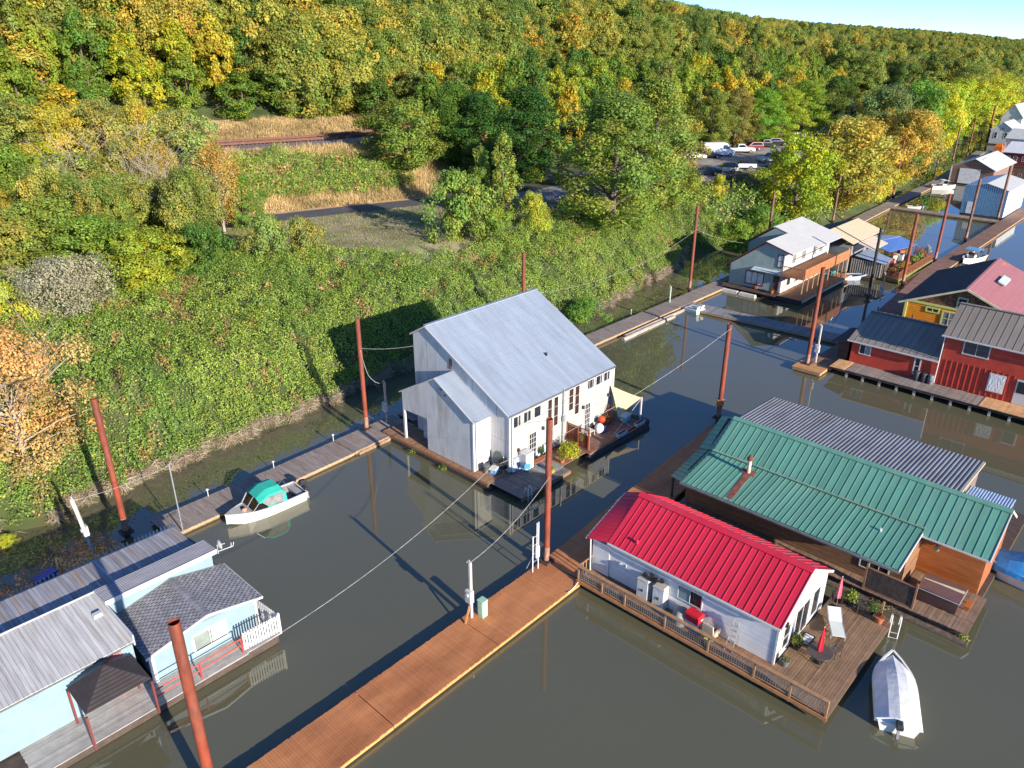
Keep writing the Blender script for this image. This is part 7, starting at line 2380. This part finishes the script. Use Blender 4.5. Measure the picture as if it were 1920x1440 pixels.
for k, y in enumerate((41.3, 41.75)):
    jb = thing('blue_jug', ['blue water jug in the annex opening, nearer the wall', 'blue water jug in the annex opening, nearer the dinghy'][k], 'jug', (35.0, y, .55))
    MB().lathe((0, 0, 0), [(.16, 0), (.18, .1), (.18, .4), (.07, .52), (.07, .58)], 10).build('jug', mat('jug_blue', (.03, .10, .45), .4), jb, smooth=True)

# ================================================================== RED ROOF HOUSE DECK THINGS
for k, y in enumerate((18.5, 17.45)):
    c = thing('storage_cabinet', ['tall plastic cabinet against the siding, nearer the dock', 'tall plastic cabinet against the siding, nearer the window'][k], 'cabinet', (30.95, y, .6))
    MB().box(-.26, .24, -.36, .36, 0, 1.45).build('cabinet', mat('pale_cabinet', (.62, .61, .58), .5), c)
    MB().loft([[(-.3, -.4, 1.45), (.27, -.4, 1.45), (.27, .4, 1.45), (-.3, .4, 1.45)], [(-.22, -.3, 1.56), (.22, -.3, 1.56), (.22, .3, 1.56), (-.22, .3, 1.56)]]).build('lid', mat('taupe_lid', (.42, .39, .34), .6), c)
    for s in (-1, 1):
        d = MB().box(-.275, -.26, s * .18 - .16, s * .18 + .16, .08, 1.4).build('door', mat('pale_cabinet', (0, 0, 0)), c)
        MB().box(-.3, -.275, s * .04 - .02, s * .04 + .02, .7, .85).build('handle', BLACK, d)
gg_ = thing('folded_cart', 'black and grey wheeled cart lying on top of the two cabinets', 'cart', (30.9, 17.95, 2.15), .2)
gm = MB()
gm.tube([(0, -.5, .12), (0, .5, .2)], .04, 6)
gm.tube([(.1, -.3, .1), (-.1, .4, .3)], .03, 6)
gm.box(-.12, .12, -.2, .15, .05, .25)
gm.build('frame', BLACK, gg_)
for y, z in ((-.5, .25), (.5, .3), (.1, .4)):
    MB().tube([(-.03, y, z), (.03, y, z)], .15, 12).build('wheel', RUB, gg_)
tk = thing('tarp_heap', 'dull grey tarp covered heap beside the red cooler', 'tarp', (30.8, 15.95, .6))
MB().lathe((0, 0, 0), [(.5, 0), (.52, .4), (.42, .7), (.2, .85)], 12).build('tarp', mat('grey_tarp', (.30, .29, .28), .7, var=.15, bump=.5), tk, smooth=True)
cooler('red lidded cooler under the window of the red roofed house', 30.75, 15.15, 1.15, 1.5, mat('red_plastic', (.62, .02, .04), .4), mat('red_plastic', (0, 0, 0)), 1.25)
cooler('blue cooler below the red one on the side deck', 30.75, 15.15, .6, 1.5, BLUEP, TRIM, 1.25)
wc_ = thing('wicker_chair', 'tan chair with a dark cushion on the side deck', 'chair', (30.7, 14.1, .6), 1.57)
WK = mat('tan_wicker', (.50, .41, .30), .7)
MB().box(-.32, .32, -.32, .32, .15, .42).build('seat', WK, wc_)
MB().loft([[(-.34, .22, .4), (.34, .22, .4), (.34, .34, .4), (-.34, .34, .4)], [(-.3, .32, 1.15), (.3, .32, 1.15), (.3, .42, 1.15), (-.3, .42, 1.15)]]).build('backrest', WK, wc_)
for s in (-1, 1):
    MB().box(s * .34 - .05, s * .34 + .05, -.32, .3, .4, .68).build('armrest', WK, wc_)
MB().box(-.27, .27, -.3, .22, .42, .52).build('cushion', BLACK, wc_)
bk = thing('yellow_bucket', 'small yellow bucket beside the tan chair', 'bucket', (30.2, 14.0, .6))
MB().lathe((0, 0, 0), [(.13, 0), (.17, .32), (.18, .33)], 10).build('bucket', mat('pale_yellow', (.72, .66, .25), .5), bk)
al = thing('step_ladder', 'aluminium step ladder leaning on the white siding', 'ladder', (30.95, 12.9, .6))
lm = MB()
for s in (-.22, .22):
    lm.beam((-.45, s, 0), (.12, s * .7, 1.7), .03, .06)
    lm.beam((.2, s, 0), (.12, s * .7, 1.65), .03, .04)
for k in range(1, 6):
    t = k / 6
    lm.box(-.45 + .57 * t - .05, -.45 + .57 * t + .05, -.2, .2, 1.7 * t - .015, 1.7 * t + .015)
lm.build('frame', ALU, al)
bs = thing('wall_box', 'small pale wall box on the shaded siding', 'box', (31.1, 20.2, 1.7))
MB().box(-.08, .12, -.2, .2, 0, .35).build('box', mat('pale_box', (.62, .64, .68), .5), bs)
# lounge chair
lc = thing('lounge_chair', 'white sling lounge chair with its back raised on the wood deck', 'lounge chair', (35.95, 9.42, .58), rad(31))
SLG = mat('sling_fabric', (.60, .64, .60), .7, var=.04)
MB().hexa([(-.9, -.33, .33), (.25, -.33, .35), (.25, .33, .35), (-.9, .33, .33)], [(-.9, -.33, .36), (.25, -.33, .38), (.25, .33, .38), (-.9, .33, .36)]).build('seat', SLG, lc)
MB().hexa([(.27, -.33, .36), (1.05, -.33, .72), (1.05, .33, .72), (.27, .33, .36)], [(.26, -.33, .39), (1.04, -.33, .75), (1.04, .33, .75), (.26, .33, .39)]).build('backrest', SLG, lc)
fr = MB()
for s in (-1, 1):
    fr.beam((-.92, s * .36, .34), (.28, s * .36, .36), .04, .05)
    fr.beam((.28, s * .36, .36), (1.07, s * .36, .74), .04, .05)
fr.build('frame', STEEL, lc)
for x in (-.75, .4):
    for s in (-1, 1):
        MB().box(x - .025, x + .025, s * .36 - .025, s * .36 + .025, 0, .35).build('leg', STEEL, lc)
def parasol(label, u, v, z, h, m):
    p = thing('parasol', label, 'parasol', (u, v, z))
    MB().tube([(0, 0, 0), (0, 0, h)], .012, 6).build('pole', ALU, p)
    n_ = 10
    rgs = []
    for zz_, r in ((.75, .13), (.95, .17), (1.4, .14), (1.8, .08), (h - .05, .03)):
        rgs.append([(r * (1 if j % 2 else .62) * math.cos(2 * math.pi * j / n_), r * (1 if j % 2 else .62) * math.sin(2 * math.pi * j / n_), zz_) for j in range(n_)])
    MB().loft(rgs).build('canopy', m, p)
    MB().lathe((0, 0, h - .05), [(.02, 0), (.035, .04), (.01, .09)], 8).build('finial', ALU, p)
    MB().lathe((0, 0, 0), [(.22, 0), (.22, .06), (.06, .1)], 12).build('base', BLACK, p)
parasol('closed faded pink parasol behind the lounge chair', 37.75, 10.1, .58, 2.2, mat('pink_canvas', (.62, .14, .18), .8, var=.1))
parasol('closed bright red parasol through the round mesh table', 33.0, 9.15, .58, 2.3, mat('red_canvas', (.62, .012, .03), .7, var=.08))
rt_ = thing('round_table', 'round dark mesh table under the red parasol', 'table', (33.0, 9.1, .58))
IRON = mat('dark_iron', (.07, .06, .055), .6, var=.2, scale=8)
MB().lathe((0, 0, .68), [(.62, 0), (.64, .02), (.62, .04)], 24).build('tabletop', IRON, rt_)
for k in range(4):
    a = k * math.pi / 2 + .5
    MB().tube([(.1 * math.cos(a), .1 * math.sin(a), .68), (.2 * math.cos(a), .2 * math.sin(a), .3), (.48 * math.cos(a), .48 * math.sin(a), 0)], .02, 5).build('leg', IRON, rt_)
def iron_chair(label, u, v, rz):
    c = thing('iron_chair', label, 'chair', (u, v, .58), rz)
    s_ = MB()
    for k in range(6): s_.box(-.24 + k * .085, -.19 + k * .085, -.24, .24, .42, .44)
    s_.build('seat', IRON, c)
    b_ = MB()
    for k in range(7): b_.beam((-.22 + k * .073, .25, .45), (-.22 + k * .073, .34, .9), .015, .015)
    for k in range(4): b_.beam((-.23, .26 + k * .022, .5 + k * .12), (.23, .26 + k * .022, .5 + k * .12), .015, .015)
    b_.build('backrest', IRON, c)
    for x in (-.23, .23):
        MB().beam((x, -.24, .64), (x, .3, .66), .03, .02).build('armrest', IRON, c)
        MB().box(x - .015, x + .015, -.24, -.21, 0, .64).build('leg', IRON, c)
        MB().box(x - .015, x + .015, .22, .25, 0, .45).build('leg', IRON, c)
iron_chair('dark iron chair at the round table, nearer the wall', 33.3, 10.05, .2)
iron_chair('dark iron chair at the round table, nearer the water', 34.0, 8.7, -1.9)
iron_chair('dark iron armchair by the far rail between potted plants', 38.3, 8.9, -1.2)
iron_chair('dark iron armchair in the corner behind the pink parasol', 38.3, 10.3, -1.0)
plant('leafy plant in a big dark pot by the far rail of the wood deck', 38.6, 9.65, .58, .45, .6, (.26, .33, .05), NP, .3, .45, n=320, leaf=.14)
plant('red leaved plant in a terracotta pot at the deck corner', 38.2, 7.9, .58, .18, .25, (.25, .08, .04), TERRA, .24, .4, n=100)
plant('small green plant beside the iron armchair', 38.6, 8.4, .58, .25, .6, (.12, .22, .05), NP, .14, .25, n=140)
plant('yellow green plant in a dark pot by the gable wall', 33.2, 10.4, .58, .35, .5, (.34, .36, .06), NP, .28, .4, n=260, leaf=.14)
plant('small plant in a grey pot at the corner of the white gable', 31.6, 10.3, .58, .25, .35, (.20, .20, .08), mat('grey_pot', (.12, .13, .13), .6), .24, .4, n=140)
dm = thing('door_mat', 'black bordered white mat by the patio door', 'mat', (34.2, 10.25, .59))
MB().box(-.5, .5, -.3, .3, 0, .02).build('border', BLACK, dm)
MB().box(-.4, .4, -.22, .22, .02, .026).build('centre', mat('mat_white', (.70, .70, .70), .8, var=.15, scale=9), dm)
sl2 = thing('swim_ladder', 'white swim ladder at the corner of the wood deck', 'ladder', (38.3, 7.1, .1), -1.2)
ld = MB()
for s in (-.22, .22):
    ld.tube([(s, .4, .5), (s, .3, 1.2), (s, 0, 1.3), (s, -.1, .9), (s, -.1, -.4)], .03, 6)
for z in (-.1, .25):
    ld.tube([(-.22, -.1, z), (.22, -.1, z)], .012, 6)
ld.build('rails', WS, sl2, smooth=True)
fl_ = thing('deck_corner_post', 'orange post at the end of the far rail', 'post', (38.75, 8.0, .58))
MB().box(-.05, .05, -.05, .05, 0, 1.0).build('post', RAILW, fl_)

# ================================================================== GREEN HOUSE DECK THINGS
ht = thing('hot_tub', 'brown hot tub with a cream striped folded cover on the cedar alcove deck', 'hot tub', (42.4, 6.0, .6))
TUB = mat('brown_tub', (.085, .045, .04), .5, var=.15)
MB().loft([[(-.72, -.98, 0), (.72, -.98, 0), (.72, .98, 0), (-.72, .98, 0)], [(-.8, -1.05, .8), (.8, -1.05, .8), (.8, 1.05, .8), (-.8, 1.05, .8)]]).build('tub', TUB, ht)
MB().box(-.84, .84, -1.1, 1.1, .8, .85).build('rim', mat('silver_rim', (.50, .50, .50), .5), ht)
COV = mat('brown_cover', (.16, .085, .078), .6, var=.08)
MB().hexa([(-.84, -1.1, .86), (.02, -1.1, .86), (.02, 1.1, .86), (-.84, 1.1, .86)], [(-.82, -1.08, .95), (.02, -1.08, 1.0), (.02, 1.08, 1.0), (-.82, 1.08, .95)]).build('cover', COV, ht)
MB().hexa([(.03, -1.1, .86), (.84, -1.1, .86), (.84, 1.1, .86), (.03, 1.1, .86)], [(.03, -1.08, 1.0), (.82, -1.08, .95), (.82, 1.08, .95), (.03, 1.08, 1.0)]).build('cover', COV, ht)
MB().hexa([(.05, -1.05, 1.003), (.36, -1.05, .985), (.12, 1.05, 1.0), (.05, 1.05, 1.003)], [(.05, -1.05, 1.012), (.36, -1.05, .994), (.12, 1.05, 1.009), (.05, 1.05, 1.012)]).build('cream_strip', mat('cream_vinyl', (.66, .58, .38), .6), ht)
sp_ = thing('tub_step', 'orange wooden step beside the hot tub', 'step', (42.9, 4.65, .6))
MB().box(-.4, .4, -.15, .15, .2, .25).build('tread', LAPO, sp_)
for x in (-.35, .35): MB().box(x - .03, x + .03, -.13, .13, 0, .2).build('leg', LAPO, sp_)
sc_ = thing('privacy_screen', 'dark weathered wooden screen panel at the deck edge beside the hot tub', 'screen', (40.6, 8.3, .55))
for i in range(22):
    y = -1.3 + i * .12
    MB().box(-.02, .02, y, y + .11, .1, 1.45).build('board', mat('black_brown_board', (.06, .045, .04), .85, var=.3, scale=4, attr=.3), sc_)
for y in (-1.36, 1.36):
    MB().box(-.06, .06, y - .05, y + .05, 0, 1.75).build('post', mat('screen_post', (.26, .14, .08), .7), sc_)
for z in (.05, 1.47):
    MB().box(-.05, .05, -1.36, 1.36, z, z + .07).build('rail', mat('screen_post', (0, 0, 0)), sc_)
plant('dry grass and moss along the float below the screen', 40.35, 8.5, .15, .9, .25, (.24, .22, .08), None, n=260)
plant('yellow green weeds at the corner of the hot tub deck', 40.6, 4.2, .1, .4, .35, (.32, .36, .06), None, n=160)

# ================================================================== RED HOUSE DECK BARRELS
for k, y in enumerate((17.2, 16.6, 16.0)):
    bl = thing('rain_barrel', ['dark blue grey barrel by the narrow door of the red house', 'dark barrel in the middle of the three', 'pale topped barrel beside the downspout'][k], 'barrel', (74.0, y, .8))
    MB().lathe((0, 0, 0), [(.24, 0), (.28, .25), (.28, .6), (.25, .85), (.22, .88)], 14).build('barrel', mat('barrel_grey%s' % ('', '_two', '_pale')[k], [(.07, .075, .085), (.05, .05, .055), (.16, .17, .18)][k], .6, var=.2), bl, smooth=True)
    MB().lathe((0, 0, .3), [(.29, 0), (.29, .04)], 14).build('hoop', BLACK, bl)
for k, (u, v) in enumerate([(91.0, 42.0), (90.6, 39.6)]):
    plant(['red planter with shrub in front of the maroon window', 'small red pot by the grey green house door'][k], u, v, .65, .3, .45, (.12, .12, .04), TERRA, .28, .4, n=150)
for k, (y, L_) in enumerate([(44.6, 2.2), (42.2, 2.3)]):
    f = thing('float_drum', ['white foam float block below the deck, nearer the bank', 'white foam float block below the deck, nearer the planter'][k], 'float', (89.3, y, 0))
    MB().loft([[(-.3, -L_ / 2, -.05), (.3, -L_ / 2, -.05), (.3, L_ / 2, -.05), (-.3, L_ / 2, -.05)], [(-.26, -L_ / 2 + .1, .35), (.26, -L_ / 2 + .1, .35), (.26, L_ / 2 - .1, .35), (-.26, L_ / 2 - .1, .35)]]).build('block', mat('foam_white', (.58, .55, .50), .8, var=.15), f)

# ================================================================== FLOWER DECK WITH BLUE CANOPY
fdk_ = thing('flower_deck', 'floating garden deck with lattice rail beside the rust piles', 'deck', (115, 32.5, 0))
O = fdk_.location
planks(fdk_, O, 'deck_boards', WOOD_B, (108.4, 30.2, 0), (14.5, 0, 0), (0, 5.4, 0), 0, .2, z=.5)
MB(O).box(108.3, 123, 30.1, 35.7, .05, .42).build('float_frame', mat('mossy_float', (.20, .18, .05), .9, var=.3), fdk_)
for x in np.arange(108.4, 123, 1.2):
    MB(O).box(x - .05, x + .05, 30.15, 30.25, .5, 1.5).build('rail_post', WOOD_R, fdk_)
rl = MB(O)
for x in np.arange(108.4, 122.8, .16):
    rl.box(x, x + .09, 30.18, 30.21, .6, 1.4)
rl.build('rail_slats', WOOD_R, fdk_, kind='stuff')
rl = MB(O)
for y in np.arange(30.2, 33.6, .16):
    rl.box(108.36, 108.4, y, y + .09, .6, 1.4)
rl.build('rail_slats', WOOD_R, fdk_, kind='stuff')
MB(O).box(108.3, 123, 30.13, 30.24, 1.4, 1.48).build('top_rail', WOOD_R, fdk_)
cnp = thing('blue_canopy', 'blue tarp canopy on poles over the flower deck', 'canopy', (117.5, 34.5, .5))
O = cnp.location
BC = mat('blue_canopy_cloth', (.09, .20, .50), .6, var=.06)
slab(cnp, O, [(112.8, 33.2, 2.9), (120.5, 31.9, 2.8), (122.0, 34.8, 3.25), (114.0, 36.8, 3.3)], .04, BC, 'canopy_cloth')
slab(cnp, O, [(113.9, 36.85, 3.3), (121.9, 34.85, 3.28), (123.0, 37.6, 2.9), (115.5, 39.4, 2.9)], .04, mat('pale_blue_cloth', (.30, .42, .66), .6), 'canopy_cloth')
for (x, y, z) in ((112.9, 33.3, 2.9), (120.4, 32.0, 2.8), (121.9, 34.8, 3.2), (114.1, 36.7, 3.25)):
    MB(O).box(x - .05, x + .05, y - .05, y + .05, .5, z - .03).build('pole', WOOD_R, cnp)
fr_ = [((112.6, 31.2), .7, 1.0, (.45, .30, .03), 'yellow flowering plant at the front of the flower deck'), ((114.4, 31.0), .6, .9, (.50, .27, .03), 'orange yellow plant beside the yellow one on the flower deck'), ((117.0, 30.9), .7, 1.2, (.30, .36, .05), 'lime green plant behind the rust pile on the flower deck'), ((119.5, 31.0), .7, 1.3, (.22, .34, .05), 'green palm like plant on the flower deck'), ((121.3, 31.2), .8, 1.0, (.40, .14, .05), 'rust red shrub on the flower deck'), ((122.6, 32.0), .9, 1.3, (.42, .17, .06), 'larger rust red shrub at the far end of the flower deck'), ((124.0, 31.4), .7, 1.4, (.50, .45, .38), 'pale dry plant at the far pile of the flower deck'), ((110.0, 31.5), .5, .7, (.30, .16, .05), 'small brown plant at the near corner of the flower deck')]
for (p, r_, h_, c, l) in fr_:
    plant(l, p[0], p[1], .52, r_, h_, c, TERRA, .3, .4, n=420, leaf=.18)
rr = random.Random(3)
clut = [(.6, .6, .6), (.05, .05, .06), (.5, .05, .04), (.05, .3, .3), (.55, .45, .3), (.1, .1, .12), (.7, .7, .68), (.3, .12, .06)]
cl = ['white', 'black', 'red', 'teal', 'tan', 'dark grey', 'pale', 'brown']
for k in range(8):
    c = thing('storage_crate', '%s crate stacked under the blue canopy' % cl[k], 'crate', (112.8 + k * 1.0, 33.4 + rr.uniform(-.3, .6), .52), rr.uniform(0, 1))
    s = rr.uniform(.25, .4)
    h = rr.uniform(.6, 1.3)
    MB().loft([[(-s * .9, -s * .9, 0), (s * .9, -s * .9, 0), (s * .9, s * .9, 0), (-s * .9, s * .9, 0)], [(-s, -s, h), (s, -s, h), (s, s, h), (-s, s, h)]]).build('crate', mat('crate_' + cl[k].replace(' ', '_'), clut[k], .6), c)
    MB().box(-s - .03, s + .03, -s - .03, s + .03, h, h + .06).build('lid', mat('crate_' + cl[(k + 3) % 8].replace(' ', '_'), clut[(k + 3) % 8], .6), c)
# far orange shed and deck bits
os_ = thing('orange_shed', 'bright orange covered thing before the pale float house', 'shed', (262, 53.6, .3))
MB().loft([[(-1.2, -1, 0), (1.2, -1, 0), (1.2, 1, 0), (-1.2, 1, 0)], [(-1.2, -1, 1.6), (1.2, -1, 1.6), (1.2, 1, 1.6), (-1.2, 1, 1.6)], [(-.9, -.7, 2.3), (.9, -.7, 2.3), (.9, .7, 2.3), (-.9, .7, 2.3)]]).build('cover', mat('orange_tarp', (.70, .16, .02), .6), os_)
# dish antenna and aerial on the pale blue house
an = thing('dish_antenna', 'grey satellite dish with an aerial on the corner of the ribbed roof', 'antenna', (14.75, 36.4, 3.8))
rg = [[(.05 + .12 * (1 - (r / .3) ** 2) * -1 + .1, r * math.cos(a), .25 + r * math.sin(a)) for a in [j * math.pi / 6 for j in range(12)]] for r in (.3, .2, .1, .02)]
MB().loft(rg, cap=False).build('dish', mat('dish_grey', (.45, .46, .47), .4), an, smooth=True, fix=False)
am = MB()
am.tube([(0, 0, -.3), (0, 0, .3)], .012, 6)
am.tube([(0, 0, -.15), (.75, -.35, .0), (.8, -.37, .25)], .02, 5)
am.tube([(.65, -.3, .0), (.68, -.31, .25)], .015, 5)
am.tube([(.1, 0, .25), (.45, 0, .15)], .015, 5)
am.build('arm', WS, an)
rv = thing('roof_vent_box', 'white vent box on the pale board roof', 'vent', (8.05, 36.0, 3.55))
MB().loft([[(-.22, -.18, 0), (.22, -.18, 0), (.22, .18, 0), (-.22, .18, 0)], [(-.18, -.14, .16), (.18, -.14, .16), (.18, .14, .16), (-.18, .14, .16)]]).build('cap', TRIM, rv)
wt = thing('water_tub', 'blue plastic tub floating behind the picket fence', 'tub', (8.3, 46.6, 0), .3)
MB().loft([[(-.6, -.25, -.05), (.6, -.25, -.05), (.6, .25, -.05), (-.6, .25, -.05)], [(-.7, -.32, .28), (.7, -.32, .28), (.7, .32, .28), (-.7, .32, .28)]]).build('tub', mat('jug_blue', (0, 0, 0)), wt)
print('objects', len(bpy.data.objects), 'tris', sum(len(o.data.polygons) for o in bpy.data.objects if o.type == 'MESH'))
